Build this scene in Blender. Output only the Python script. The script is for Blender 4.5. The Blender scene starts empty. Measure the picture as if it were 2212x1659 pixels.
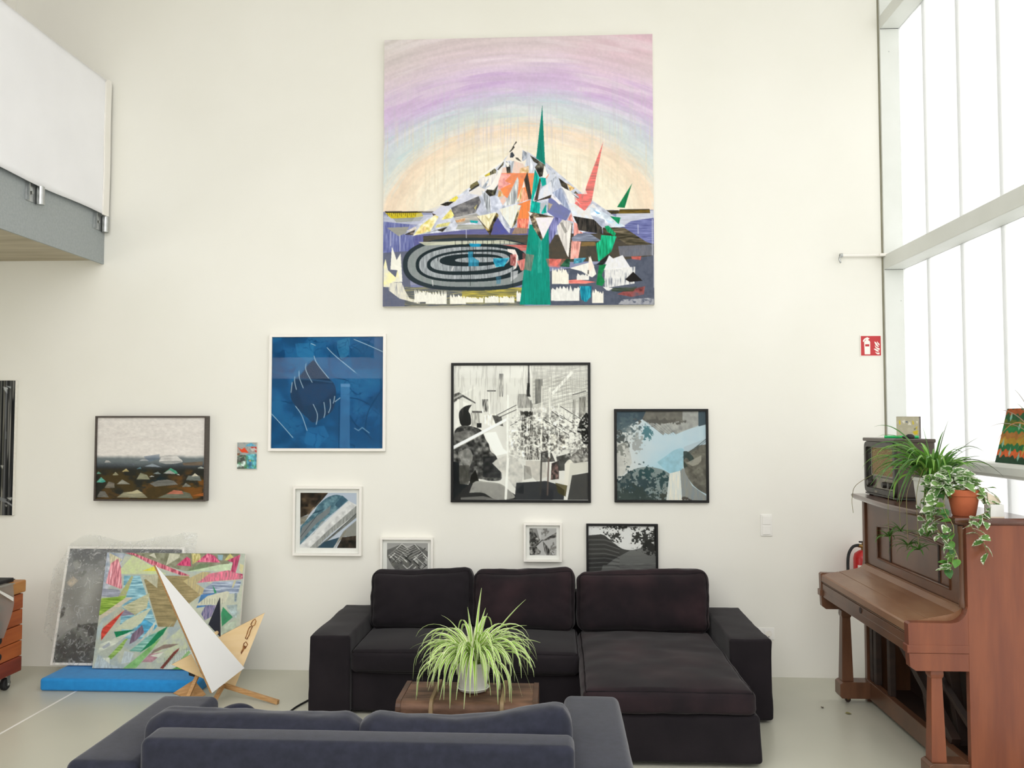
import bpy, bmesh, math, random
import numpy as np
from mathutils import Vector, Matrix, noise as mnoise
random.seed(7)
C = bpy.context.scene.collection
SC = bpy.context.scene
PI = math.pi
# ------------------------------------------------------------------ camera, sky, light, exposure
CAM = np.array([0.0, -6.12, 1.77])
FPX, CX, CY = 1850.0, 1106.0, 829.5
YAW, PITCH = math.atan(94 / FPX), math.atan(82.5 / FPX)
_cy, _sy, _cp, _sp = math.cos(YAW), math.sin(YAW), math.cos(PITCH), math.sin(PITCH)
FW = np.array([-_sy * _cp, _cy * _cp, _sp]); RI = np.array([_cy, _sy, 0.0]); UP = np.cross(RI, FW)
cd = bpy.data.cameras.new('camera'); cam = bpy.data.objects.new('camera', cd); C.objects.link(cam)
cd.sensor_fit = 'HORIZONTAL'; cd.sensor_width = 36; cd.lens = FPX * 36 / 2212; cd.clip_start = .05
cam.matrix_world = Matrix(((RI[0], UP[0], -FW[0], CAM[0]), (RI[1], UP[1], -FW[1], CAM[1]), (RI[2], UP[2], -FW[2], CAM[2]), (0, 0, 0, 1)))
SC.camera = cam
w = bpy.data.worlds.new('overcast_sky'); SC.world = w; w.use_nodes = True
bg = w.node_tree.nodes['Background']; bg.inputs[0].default_value = (1.0, 0.98, 0.985, 1); bg.inputs[1].default_value = 4.3

def area(name, loc, rot, sx, sy, power, col, portal=False):
    l = bpy.data.lights.new(name, 'AREA'); l.shape = 'RECTANGLE'; l.size = sx; l.size_y = sy; l.energy = power; l.color = col
    o = bpy.data.objects.new(name, l); C.objects.link(o); o.location = loc; o.rotation_euler = rot
    l.cycles.is_portal = portal
    return o
area('daylight_portal', (2.62, -4.9, 2.65), (0, PI / 2, 0), 5.2, 9.9, 1, (1, 1, 1), True)
area('skylight_portal', (-.5, -6.7, 5.39), (0, 0, 0), 7.0, 4.2, 1, (1, 1, 1), True)
area('rear_portal', (-1.5, -9.98, 3.85), (PI / 2, 0, 0), 8.8, 2.5, 1, (1, 1, 1), True)
area('left_portal', (-6.62, -4.25, 1.5), (0, -PI / 2, 0), 1.4, 2.7, 1, (1, 1, 1), True)
SC.view_settings.view_transform = 'Standard'; SC.view_settings.look = 'None'
SC.view_settings.gamma = 1; SC.view_settings.use_curve_mapping = False
SC.view_settings.exposure = -0.12

# ------------------------------------------------------------------ helpers
def ray(px, py): return FW + RI * (px - CX) / FPX - UP * (py - CY) / FPX
def onY(px, py, y=0.0):
    d = ray(px, py); return Vector(CAM + d * ((y - CAM[1]) / d[1]))
def onX(px, py, x):
    d = ray(px, py); return Vector(CAM + d * ((x - CAM[0]) / d[0]))
def onZ(px, py, z):
    d = ray(px, py); return Vector(CAM + d * ((z - CAM[2]) / d[2]))
def lin(c):
    if isinstance(c, str):
        c = c.lstrip('#'); c = [int(c[i:i + 2], 16) / 255 for i in (0, 2, 4)]
    return tuple((x / 12.92 if x <= .04045 else ((x + .055) / 1.055) ** 2.4) for x in c[:3])

def mat(name, col, rough=.6, col2=None, scale=8, stretch=(1, 1, 1), bump=0, bscale=200, spec=.5, metal=0, sheen=0, coat=0, lo=.35, hi=.65, detail=4):
    m = bpy.data.materials.new(name); m.use_nodes = True; nt = m.node_tree; N = nt.nodes; L = nt.links
    b = N['Principled BSDF']; c = lin(col)
    b.inputs['Base Color'].default_value = (*c, 1); b.inputs['Roughness'].default_value = rough
    b.inputs['Metallic'].default_value = metal; b.inputs['Specular IOR Level'].default_value = spec
    if sheen: b.inputs['Sheen Weight'].default_value = sheen; b.inputs['Sheen Roughness'].default_value = .4
    if coat: b.inputs['Coat Weight'].default_value = coat; b.inputs['Coat Roughness'].default_value = .15
    tc = N.new('ShaderNodeTexCoord'); mp = N.new('ShaderNodeMapping'); L.new(tc.outputs['Object'], mp.inputs[0]); mp.inputs['Scale'].default_value = stretch
    if col2:
        n = N.new('ShaderNodeTexNoise'); n.inputs['Scale'].default_value = scale; n.inputs['Detail'].default_value = detail; L.new(mp.outputs[0], n.inputs[0])
        r = N.new('ShaderNodeValToRGB'); r.color_ramp.elements[0].position = lo; r.color_ramp.elements[1].position = hi
        r.color_ramp.elements[0].color = (*c, 1); r.color_ramp.elements[1].color = (*lin(col2), 1)
        L.new(n.outputs[0], r.inputs[0]); L.new(r.outputs[0], b.inputs['Base Color'])
    if bump:
        n2 = N.new('ShaderNodeTexNoise'); n2.inputs['Scale'].default_value = bscale; n2.inputs['Detail'].default_value = 2; L.new(mp.outputs[0], n2.inputs[0])
        bp = N.new('ShaderNodeBump'); bp.inputs['Strength'].default_value = bump; bp.inputs['Distance'].default_value = .002
        L.new(n2.outputs[0], bp.inputs['Height']); L.new(bp.outputs[0], b.inputs['Normal'])
    return m

def attr_mat(name, rough=.5, spec=.4, translucent=0.0, bump=0):
    m = bpy.data.materials.new(name); m.use_nodes = True; nt = m.node_tree; N = nt.nodes; L = nt.links
    b = N['Principled BSDF']; b.inputs['Roughness'].default_value = rough; b.inputs['Specular IOR Level'].default_value = spec
    a = N.new('ShaderNodeAttribute'); a.attribute_name = 'Col'; L.new(a.outputs['Color'], b.inputs['Base Color'])
    if bump:
        tc = N.new('ShaderNodeTexCoord'); n2 = N.new('ShaderNodeTexNoise'); n2.inputs['Scale'].default_value = 350; L.new(tc.outputs['Object'], n2.inputs[0])
        bp = N.new('ShaderNodeBump'); bp.inputs['Strength'].default_value = bump; bp.inputs['Distance'].default_value = .001
        L.new(n2.outputs[0], bp.inputs['Height']); L.new(bp.outputs[0], b.inputs['Normal'])
    if translucent:
        t = N.new('ShaderNodeBsdfTranslucent'); L.new(a.outputs['Color'], t.inputs[0]); mx = N.new('ShaderNodeMixShader'); mx.inputs[0].default_value = translucent
        L.new(b.outputs[0], mx.inputs[1]); L.new(t.outputs[0], mx.inputs[2]); L.new(mx.outputs[0], N['Material Output'].inputs[0])
    return m

def clear_mat(name, tint, gloss_rough, trans=.85, diffuse=None, bump=0, bscale=60, fres=1.45, glint=0):
    """thin clear sheet: transparent (plus a little translucent body) under a Fresnel gloss"""
    m = bpy.data.materials.new(name); m.use_nodes = True; nt = m.node_tree; N = nt.nodes; L = nt.links
    N.remove(N['Principled BSDF']); out = N['Material Output']
    t = N.new('ShaderNodeBsdfTransparent'); t.inputs[0].default_value = (*lin(tint), 1)
    body = t
    if diffuse:
        d = N.new('ShaderNodeBsdfTranslucent'); d.inputs[0].default_value = (*lin(diffuse), 1)
        d2 = N.new('ShaderNodeBsdfDiffuse'); d2.inputs[0].default_value = (*lin(diffuse), 1)
        ma = N.new('ShaderNodeMixShader'); ma.inputs[0].default_value = .5; L.new(d.outputs[0], ma.inputs[1]); L.new(d2.outputs[0], ma.inputs[2])
        mb = N.new('ShaderNodeMixShader'); mb.inputs[0].default_value = trans
        if glint:  # noise streaks of white body colour paint glints on the creased film
            tcs = N.new('ShaderNodeTexCoord'); ns = N.new('ShaderNodeTexNoise'); ns.inputs['Scale'].default_value = 24; ns.inputs['Detail'].default_value = 6; ns.inputs['Distortion'].default_value = 1.5; L.new(tcs.outputs['Object'], ns.inputs[0])
            rs = N.new('ShaderNodeMapRange'); rs.inputs['From Min'].default_value = .53; rs.inputs['From Max'].default_value = .78; rs.inputs['To Min'].default_value = trans; rs.inputs['To Max'].default_value = trans - glint; L.new(ns.outputs[0], rs.inputs[0]); L.new(rs.outputs[0], mb.inputs[0])
        L.new(ma.outputs[0], mb.inputs[1]); L.new(t.outputs[0], mb.inputs[2]); body = mb
    g = N.new('ShaderNodeBsdfGlossy'); g.inputs['Roughness'].default_value = gloss_rough
    lw_ = N.new('ShaderNodeLayerWeight'); lw_.inputs[0].default_value = .5
    pw_ = N.new('ShaderNodeMath'); pw_.operation = 'POWER'; L.new(lw_.outputs['Facing'], pw_.inputs[0]); pw_.inputs[1].default_value = 5
    f = N.new('ShaderNodeMath'); f.operation = 'MULTIPLY_ADD'; L.new(pw_.outputs[0], f.inputs[0]); f0 = ((fres - 1) / (fres + 1)) ** 2; f.inputs[1].default_value = 1 - f0; f.inputs[2].default_value = f0
    mx = N.new('ShaderNodeMixShader'); L.new(f.outputs[0], mx.inputs[0]); L.new(body.outputs[0], mx.inputs[1]); L.new(g.outputs[0], mx.inputs[2]); L.new(mx.outputs[0], out.inputs[0])
    if bump:
        tc = N.new('ShaderNodeTexCoord'); v = N.new('ShaderNodeTexVoronoi'); v.inputs['Scale'].default_value = bscale; L.new(tc.outputs['Object'], v.inputs[0])
        bp = N.new('ShaderNodeBump'); bp.inputs['Strength'].default_value = bump; bp.inputs['Distance'].default_value = .004
        L.new(v.outputs['Distance'], bp.inputs['Height']); L.new(bp.outputs[0], g.inputs['Normal']); L.new(bp.outputs[0], lw_.inputs['Normal'])
    return m

def wloc(o):
    v = Vector((0, 0, 0))
    while o is not None: v = v + o.location; o = o.parent
    return v
def tag(o, label=None, cat=None, group=None, kind=None):
    if label: o['label'] = label
    if cat: o['category'] = cat
    if group: o['group'] = group
    if kind: o['kind'] = kind
    return o
def thing(name, label, cat, loc=(0, 0, 0), group=None):
    o = bpy.data.objects.new(name, None); C.objects.link(o); o.location = loc; o.empty_display_size = .05
    return tag(o, label, cat, group)
def link_mesh(name, me, m, parent=None, smooth=False):
    if parent is not None:
        off = wloc(parent); me.transform(Matrix.Translation(-off))
    if m is not None: me.materials.append(m)
    if smooth: me.shade_smooth()
    o = bpy.data.objects.new(name, me); C.objects.link(o)
    if parent is not None: o.parent = parent
    return o
def obj(name, bm, m, parent=None, smooth=False, label=None, bevel=0, origin=None):
    bmesh.ops.recalc_face_normals(bm, faces=bm.faces)
    if bevel:
        es = [e for e in bm.edges if len(e.link_faces) == 2 and e.calc_face_angle(0) > .5]
        bmesh.ops.bevel(bm, geom=es, offset=bevel, segments=2, profile=.5, affect='EDGES', clamp_overlap=True)
    me = bpy.data.meshes.new(name); bm.to_mesh(me); bm.free()
    if parent is None and origin is not None: me.transform(Matrix.Translation(-Vector(origin)))
    o = link_mesh(name, me, m, parent, smooth)
    if smooth == 'auto':
        me.shade_smooth()
        me.set_sharp_from_angle(angle=.7)
    if parent is None and origin is not None: o.location = origin
    if label: o['label'] = label
    return o
def NB(): return bmesh.new()
def box(bm, lo, hi, M=None):
    x0, y0, z0 = lo; x1, y1, z1 = hi
    vs = [bm.verts.new((M @ Vector(p)) if M else p) for p in ((x0, y0, z0), (x1, y0, z0), (x1, y1, z0), (x0, y1, z0), (x0, y0, z1), (x1, y0, z1), (x1, y1, z1), (x0, y1, z1))]
    for f in ((0, 3, 2, 1), (4, 5, 6, 7), (0, 1, 5, 4), (1, 2, 6, 5), (2, 3, 7, 6), (3, 0, 4, 7)): bm.faces.new([vs[i] for i in f])
    return bm
def B(lo, hi, M=None): return box(NB(), lo, hi, M)
def prism(bm, pts, vec):
    a = [bm.verts.new(Vector(p)) for p in pts]; b = [bm.verts.new(Vector(p) + Vector(vec)) for p in pts]
    bm.faces.new(a); bm.faces.new(b[::-1]); n = len(a)
    for i in range(n): bm.faces.new((a[i], b[i], b[(i + 1) % n], a[(i + 1) % n]))
    return bm
def loft(bm, rings, closed=True, caps=True):
    V = [[bm.verts.new(Vector(p)) for p in r] for r in rings]
    for a, b in zip(V, V[1:]):
        n = len(a)
        for i in range(n if closed else n - 1): bm.faces.new((a[i], a[(i + 1) % n], b[(i + 1) % n], b[i]))
    if caps: bm.faces.new(V[0][::-1]); bm.faces.new(V[-1])
    return bm
def tube(bm, pts, r, n=6, closed=False):
    P = [Vector(p) for p in pts]; rings = []; prev = None; k = len(P)
    for i, p in enumerate(P):
        t = (P[(i + 1) % k] - P[i - 1]) if closed else (P[min(i + 1, k - 1)] - P[max(i - 1, 0)])
        if t.length < 1e-9: t = Vector((0, 0, 1))
        t.normalize()
        if prev is None:
            u = t.orthogonal().normalized()
        else:
            u = prev - t * prev.dot(t); u = u.normalized() if u.length > 1e-6 else t.orthogonal().normalized()
        prev = u; v = t.cross(u); rr = r[i] if isinstance(r, (list, tuple)) else r
        rings.append([p + (u * math.cos(2 * PI * j / n) + v * math.sin(2 * PI * j / n)) * rr for j in range(n)])
    if closed: 
        V = [[bm.verts.new(q) for q in rg] for rg in rings]
        for a in range(k):
            A, Bq = V[a], V[(a + 1) % k]
            for i in range(n): bm.faces.new((A[i], A[(i + 1) % n], Bq[(i + 1) % n], Bq[i]))
        return bm
    return loft(bm, rings)
def lathe(bm, prof, c, n=28, axis='z'):
    rings = []
    for r, z in prof:
        rg = []
        for j in range(n):
            a = 2 * PI * j / n; x, y = max(r, 1e-4) * math.cos(a), max(r, 1e-4) * math.sin(a)
            rg.append({'z': (c[0] + x, c[1] + y, c[2] + z), 'y': (c[0] + x, c[1] + z, c[2] + y), 'x': (c[0] + z, c[1] + x, c[2] + y)}[axis])
        rings.append(rg)
    return loft(bm, rings)
def spline(pts, n=8):
    P = [Vector(p) for p in pts]; out = []
    for i in range(len(P) - 1):
        p0, p1, p2, p3 = P[max(i - 1, 0)], P[i], P[i + 1], P[min(i + 2, len(P) - 1)]
        for k in range(n):
            t = k / n
            out.append(.5 * ((2 * p1) + (p2 - p0) * t + (2 * p0 - 5 * p1 + 4 * p2 - p3) * t * t + (3 * p1 - p0 - 3 * p2 + p3) * t ** 3))
    out.append(P[-1]); return out
def smooth01(t): t = max(0, min(1, t)); return t * t * (3 - 2 * t)

def soft_map(p, h, r, puff, wr, seed, extra=None):
    """p on the surface of the box |p|<=h  ->  rounded, puffed, wrinkled"""
    q = Vector([max(-(h[i] - r), min(h[i] - r, p[i])) for i in range(3)])
    d = Vector(p) - q
    n = d.normalized() if d.length > 1e-9 else Vector((0, 0, 1))
    o = q + n * r
    u = [p[i] / h[i] for i in range(3)]
    for i in range(3):
        if puff[i]:
            a, b = [k for k in range(3) if k != i]
            o[i] += puff[i] * u[i] * (1 - u[a] ** 4) * (1 - u[b] ** 4)
    if wr:
        s = Vector((seed * 3.1, seed * 1.7, seed))
        o += n * (wr * (mnoise.noise(o * 7 + s) * .9 + mnoise.noise(o * 17 + s) * .35))
    if extra: o = extra(o, u, n)
    return o
def soft_box(bm, h, r, puff=(0, 0, 0), n=18, wr=0, seed=0, M=None, extra=None):
    ax = []
    for i in range(3):
        inner = max(2, int(n * min(1, h[i] / max(h)) + .5)); c = h[i] - r
        e = [h[i] * 1.0 - r * (1 - math.sin(PI / 2 * k / 4)) for k in range(5)]
        e = [c + r * math.tan(PI / 4 * k / 4) for k in range(5)]
        mid = [-c + 2 * c * k / inner for k in range(inner + 1)]
        ax.append([-x for x in e[:0:-1]] + mid + e[1:])
    vd = {}
    def V(i, j, k):
        key = (i, j, k)
        if key not in vd:
            q = soft_map((ax[0][i], ax[1][j], ax[2][k]), h, r, puff, wr, seed, extra)
            vd[key] = bm.verts.new((M @ q) if M else q)
        return vd[key]
    nx, ny, nz = [len(a) - 1 for a in ax]
    for i in range(nx):
        for j in range(ny):
            bm.faces.new((V(i, j, 0), V(i, j + 1, 0), V(i + 1, j + 1, 0), V(i + 1, j, 0))); bm.faces.new((V(i, j, nz), V(i + 1, j, nz), V(i + 1, j + 1, nz), V(i, j + 1, nz)))
        for k in range(nz):
            bm.faces.new((V(i, 0, k), V(i + 1, 0, k), V(i + 1, 0, k + 1), V(i, 0, k + 1))); bm.faces.new((V(i, ny, k), V(i, ny, k + 1), V(i + 1, ny, k + 1), V(i + 1, ny, k)))
    for j in range(ny):
        for k in range(nz):
            bm.faces.new((V(0, j, k), V(0, j, k + 1), V(0, j + 1, k + 1), V(0, j + 1, k))); bm.faces.new((V(nx, j, k), V(nx, j + 1, k), V(nx, j + 1, k + 1), V(nx, j, k + 1)))
    return bm
def seam(h, r, puff, wr, seed, axis, sgn, M=None, rad=.0045, extra=None, n=26):
    """piping along the edge of the face  axis=sgn  of a soft box"""
    a, b = [k for k in range(3) if k != axis]; pts = []
    for s in range(4):
        for k in range(n):
            t = -1 + 2 * k / n; p = [0, 0, 0]; p[axis] = sgn * h[axis]
            ua, ub = ((t, -1), (1, t), (-t, 1), (-1, -t))[s]
            # round the corner a little so the cord does not spike
            p[a] = ua * h[a]; p[b] = ub * h[b]
            q = soft_map(p, h, r, puff, wr, seed, extra); pts.append((M @ q) if M else q)
    return tube(NB(), pts, rad, 5, closed=True)
def grid_mesh(name, cols, P, ex, ey, m, parent=None):
    """flat coloured picture: cols H x W x 3 (linear), P top-left, ex to the right, ey downwards"""
    H, W = cols.shape[:2]
    u = np.linspace(0, 1, W); v = np.linspace(0, 1, H); U, Vv = np.meshgrid(u, v)
    P, ex, ey = [np.array(q, dtype=float) for q in (P, ex, ey)]
    co = P + U[..., None] * ex + Vv[..., None] * ey
    idx = np.arange(W * H).reshape(H, W)
    f = np.stack([idx[:-1, :-1], idx[1:, :-1], idx[1:, 1:], idx[:-1, 1:]], -1).reshape(-1, 4)
    me = bpy.data.meshes.new(name); me.from_pydata(co.reshape(-1, 3), [], f)
    a = me.color_attributes.new('Col', 'FLOAT_COLOR', 'POINT')
    a.data.foreach_set('color', np.concatenate([cols.reshape(-1, 3), np.ones((W * H, 1))], 1).astype(np.float32).ravel())
    return link_mesh(name, me, m, parent)
# ------------------------------------------------------------------ pictures: painted by code into colour grids
def hexs(c):
    if not isinstance(c, str): return np.array(c, float)
    c = c.lstrip('#'); return np.array([int(c[i:i + 2], 16) / 255 for i in (0, 2, 4)])
def up(g, H, W):
    h, w = g.shape; y = np.linspace(0, h - 1.001, H); x = np.linspace(0, w - 1.001, W)
    yi = y.astype(int); xi = x.astype(int); fy = (y - yi)[:, None]; fx = (x - xi)[None]
    fy = fy * fy * (3 - 2 * fy); fx = fx * fx * (3 - 2 * fx)
    return (g[yi][:, xi] * (1 - fx) + g[yi][:, xi + 1] * fx) * (1 - fy) + (g[yi + 1][:, xi] * (1 - fx) + g[yi + 1][:, xi + 1] * fx) * fy
def fbm(H, W, ny, nx, seed, octv=4, gain=.55):
    rs = np.random.RandomState(seed); o = np.zeros((H, W)); a = 1; t = 0
    for k in range(octv):
        gy, gx = min(ny * 2 ** k, H) + 2, min(nx * 2 ** k, W) + 2
        o += a * up(rs.rand(gy, gx), H, W); t += a; a *= gain
    return o / t
ZR = {}
class Art:
    SS = 2
    def __init__(s, W, H, corners, base='#ffffff', seed=1):
        s.W, s.H = W * s.SS, H * s.SS; s.seed = seed
        s.a = np.ones((s.H, s.W, 3)) * hexs(base); s.z = (0, 0, 1)
        A = []; b = []
        for (x, y), (u, v) in zip(corners, ((0, 0), (1, 0), (1, 1), (0, 1))):
            A += [[x, y, 1, 0, 0, 0, -u * x, -u * y], [0, 0, 0, x, y, 1, -v * x, -v * y]]; b += [u, v]
        s.h = np.append(np.linalg.solve(np.array(A, float), np.array(b, float)), 1).reshape(3, 3)
        s.Y, s.X = np.mgrid[0:s.H, 0:s.W] + .5
    def at(s, ox, oy, sc): s.z = (ox, oy, sc); return s
    def T(s, pts):
        p = np.array(pts, float).reshape(-1, 2); p = p / s.z[2] + np.array(s.z[:2])
        q = np.c_[p, np.ones(len(p))] @ s.h.T; return q[:, :2] / q[:, 2:] * np.array([s.W, s.H])
    def bb(s, q, m=0):
        x0, y0 = np.floor(q.min(0) - m).astype(int); x1, y1 = np.ceil(q.max(0) + m).astype(int) + 1
        return max(x0, 0), max(y0, 0), min(x1, s.W), min(y1, s.H)
    def mask(s, pts, raw=False):
        q = np.array(pts, float).reshape(-1, 2) if raw else s.T(pts)
        x0, y0, x1, y1 = s.bb(q)
        if x1 <= x0 or y1 <= y0: return None
        X = s.X[y0:y1, x0:x1]; Y = s.Y[y0:y1, x0:x1]; m = np.zeros(X.shape, bool); n = len(q)
        for i in range(n):
            (xa, ya), (xb, yb) = q[i], q[(i + 1) % n]
            if ya == yb: continue
            c = ((ya > Y) != (yb > Y)) & (X < (xb - xa) * (Y - ya) / (yb - ya) + xa); m ^= c
        return (slice(y0, y1), slice(x0, x1)), m.astype(float)
    def put(s, sl, m, col, a=1.0, tex=0.0, mode='v', col2=None, rough=0):
        h, w = m.shape; s.seed += 1; c = np.ones((h, w, 3)) * hexs(col)
        sc = max(h, w)
        if tex or col2 is not None or rough:
            ny, nx = {'v': (max(2, h // 45), max(3, w // 4)), 'h': (max(3, h // 4), max(2, w // 45)), 'b': (max(2, h // 18), max(2, w // 18))}[mode]
            n = fbm(h, w, ny, nx, s.seed, 3); n = (n - n.mean()) / (n.std() + 1e-6)
            if col2 is not None:
                k = np.clip(.5 + n * .3, 0, 1)[..., None]; c = c * (1 - k) + hexs(col2) * k
            c = c * (1 + .7 * tex * n[..., None])
            if rough: m = m * np.clip(1 - rough * np.clip(n, 0, 2.5), 0, 1)
        k = (m * a)[..., None]; s.a[sl] = s.a[sl] * (1 - k) + np.clip(c, 0, 1) * k
    def poly(s, col, pts, a=1.0, tex=0.0, mode='v', col2=None, rough=0):
        r = s.mask(pts)
        if r: s.put(*r, col, a, tex, mode, col2, rough)
        return s
    def line(s, col, pts, w, a=1.0, soft=1.0):
        q = s.T(pts); w = w / s.z[2] * s.px(); x0, y0, x1, y1 = s.bb(q, w + 2)
        if x1 <= x0 or y1 <= y0: return s
        X = s.X[y0:y1, x0:x1]; Y = s.Y[y0:y1, x0:x1]; d = np.full(X.shape, 1e9)
        for (xa, ya), (xb, yb) in zip(q, q[1:]):
            L = (xb - xa) ** 2 + (yb - ya) ** 2 + 1e-9; t = np.clip(((X - xa) * (xb - xa) + (Y - ya) * (yb - ya)) / L, 0, 1)
            d = np.minimum(d, np.hypot(X - xa - t * (xb - xa), Y - ya - t * (yb - ya)))
        m = np.clip((w / 2 - d) / soft + .5, 0, 1); s.put((slice(y0, y1), slice(x0, x1)), m, col, a); return s
    def px(s):
        q = s.h @ np.array([[1000, 800, 1], [1001, 800, 1]]).T; q = q / q[2]; return max(abs(q[0, 1] - q[0, 0]), 1e-6) * s.W if False else s.W / s.span
    span = 100.0
    def curve(s, pts, n=10):
        P = np.array(pts, float).reshape(-1, 2); out = []
        for i in range(len(P) - 1):
            p0, p1, p2, p3 = P[max(i - 1, 0)], P[i], P[i + 1], P[min(i + 2, len(P) - 1)]
            for k in range(n):
                t = k / n; out.append(.5 * (2 * p1 + (p2 - p0) * t + (2 * p0 - 5 * p1 + 4 * p2 - p3) * t * t + (3 * p1 - p0 - 3 * p2 + p3) * t ** 3))
        out.append(P[-1]); return np.array(out)
    def field(s, m, col, a=1.0): k = (np.clip(m, 0, 1) * a)[..., None]; s.a = s.a * (1 - k) + hexs(col) * k; return s
    def n(s, ny, nx, seed, o=4): return fbm(s.H, s.W, ny, nx, seed, o)
    def out(s):
        a = np.clip(s.a, 0, 1); S = s.SS; a = a.reshape(s.H // S, S, s.W // S, S, 3).mean((1, 3))
        return np.where(a <= .04045, a / 12.92, ((a + .055) / 1.055) ** 2.4)
def new(W, H, corners, base, seed=1, zone=(0, 0, 1)):
    A = Art(W, H, [(zone[0] + x / zone[2], zone[1] + y / zone[2]) for x, y in corners], base, seed)
    A.span = np.hypot(*(np.array(corners[1], float) - corners[0])) / zone[2]; A.z = zone; return A
def sst(x, a, b): t = np.clip((x - a) / (b - a), 0, 1); return t * t * (3 - 2 * t)

def art_mountain():
    ZA = (800, 50, 2.592); A = new(580, 586, ((70, 97), (1577, 58), (1595, 1577), (77, 1590)), '#efe9da', 3, ZA)
    gx = 70 + A.X / A.W * 1510; gy = 80 + A.Y / A.H * 1500
    wob = (A.n(5, 5, 11) - .5) * 80
    rr = np.hypot((gx - 840) / 1.5, gy - 1100); tt = np.arctan2((gx - 840) / 1.5, 1100 - gy)
    def arcn(g):
        # brush noise bent along the arcs
        return g[np.clip(rr / 1200 * A.H, 0, A.H - 1).astype(int), np.clip((tt / PI * .5 + .5) * A.W, 0, A.W - 1).astype(int)]
    def ab(ny, nx, sd, o=3): return arcn(A.n(ny, nx, sd, o))
    th = np.arctan2(gx - 840, 1100 - gy)
    r = np.hypot((gx - 840) / 1.5, gy - 1100) + wob + (arcn(A.n(300, 40, 15, 3)) - .5) * 70
    st = [(0, '#f0ead8'), (380, '#efe8d4'), (440, '#eedfc8'), (492, '#ead6bf'), (530, '#dfdcd0'), (575, '#cfd8d6'), (640, '#cbd3da'), (690, '#cbc6dc'), (740, '#d2bedd'), (800, '#cdb5d6'), (850, '#d8c6dc'), (900, '#dfcedb'), (960, '#d9c9cf'), (1100, '#d8cdcb')]
    xs = [q[0] for q in st]; cs = np.array([hexs(q[1]) for q in st])
    A.a = np.stack([np.interp(r, xs, cs[:, k]) for k in range(3)], -1)
    tr = sst(gx, 900, 1580) * sst(-gy, -620, -80); A.field(tr * A.n(5, 5, 5) * 1.0, '#d9a3bd', .7)
    A.field(sst(-gx, -500, -70) * sst(-gy, -500, -80) * A.n(6, 6, 6), '#cfcbc6', .8)
    brush = ab(60, 34, 21); A.a *= (1 + (brush[..., None] - .5) * .10)
    A.field(sst(ab(34, 22, 23), .54, .7) * sst(-gy, -900, -500), '#f1eaee', .32)
    A.field(sst(ab(40, 20, 27), .54, .7) * sst(r, 690, 760) * sst(-r, -900, -840), '#b893cc', .3)
    A.field(sst(ab(40, 18, 29), .56, .7) * sst(r, 560, 600) * sst(-r, -690, -640), '#b5d8dc', .35)
    drip = sst(A.n(5, 150, 31, 2), .58, .7) * sst(gy, 480, 700) * sst(-gy, -1020, -900); A.field(drip, '#dfd3ba', .45)
    A.field(sst(A.n(4, 200, 33, 2), .6, .7) * sst(gy, 250, 500) * sst(-gy, -760, -600), '#c7c3cf', .35)
    A.at(1120, 420, 6.913)
    # ---- sea and ground bands (zone A)
    A.at(*ZA)
    A.poly('#9fa3bd', [72, 1062, 1586, 1046, 1596, 1600, 70, 1600], 1, .05, 'h', '#6d739b')
    A.poly('#c3c8d8', [78, 1080, 500, 1075, 400, 1140, 78, 1120], .8, .04, 'h'); A.poly('#c6cad8', [1380, 1062, 1588, 1050, 1590, 1110, 1370, 1150], .95, .03, 'h')
    A.poly('#5d6299', [1400, 1150, 1460, 1110, 1592, 1090, 1594, 1240, 1560, 1240], 1, .05, 'h', '#7a80b0')
    A.poly('#5b62a0', [78, 1115, 300, 1140, 300, 1270, 78, 1300], .9, .05, 'v', '#7f87b4')
    A.poly('#5b5a92', [250, 1150, 900, 1130, 900, 1220, 250, 1250], .7, .05, 'h')
    A.poly('#625a4c', [300, 1196, 460, 1186, 900, 1188, 1120, 1190, 1120, 1340, 300, 1340], 1, .1, 'h', '#3b3a36')
    A.poly('#5a5144', [1010, 1180, 1400, 1180, 1590, 1240, 1594, 1330, 1010, 1340], 1, .1, 'b', '#3c3a34')
    A.poly('#6c6f80', [78, 1290, 220, 1280, 240, 1600, 78, 1600], .85, .08, 'v', '#53596b')
    A.poly('#59606d', [200, 1480, 900, 1480, 860, 1600, 200, 1600], .9, .1, 'h', '#8a8660')
    A.poly('#656c7e', [1010, 1390, 1596, 1300, 1596, 1590, 1010, 1590], 1, .1, 'b', '#444a58')
    A.poly('#7b7a52', [520, 1500, 860, 1480, 860, 1560, 520, 1570], .8, .1, 'h', '#c9b640')
    A.poly('#8c95b1', [1390, 1250, 1590, 1240, 1592, 1300, 1400, 1310], .5, .06, 'v')
    A.poly('#e5d43a', [86, 1066, 290, 1066, 300, 1085, 250, 1094, 120, 1098], 1, .08, 'v', '#b3a11f'); A.poly('#3a3326', [84, 1058, 355, 1058, 350, 1066, 90, 1068], 1)
    for x in range(100, 260, 11): A.line('#413a22', [x, 1066, x + 1, 1074 + (x * 37 % 19)], 2.5, .8)
    A.poly('#8f948a', [130, 1098, 300, 1090, 280, 1112, 150, 1120], .8, .05, 'h')
    A.poly('#6d5a28', [1290, 1052, 1390, 1050, 1395, 1068, 1330, 1072], 1, .3, 'b', '#22201a'); A.poly('#a3842e', [1395, 1046, 1565, 1044, 1568, 1066, 1390, 1068], 1, .2, 'h', '#3a2f14')
    A.line('#1e1b14', [1400, 1047, 1562, 1045], 5)
    # ---- big translucent base of the mountain
    A.poly('#b9c0d2', [815, 690, 990, 790, 1180, 950, 1400, 1105, 1340, 1160, 1010, 1190, 880, 1150, 640, 1150, 260, 1190, 190, 1188, 400, 1040, 560, 920, 720, 800], 1, .06, 'b', '#d6d9e4')
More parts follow.
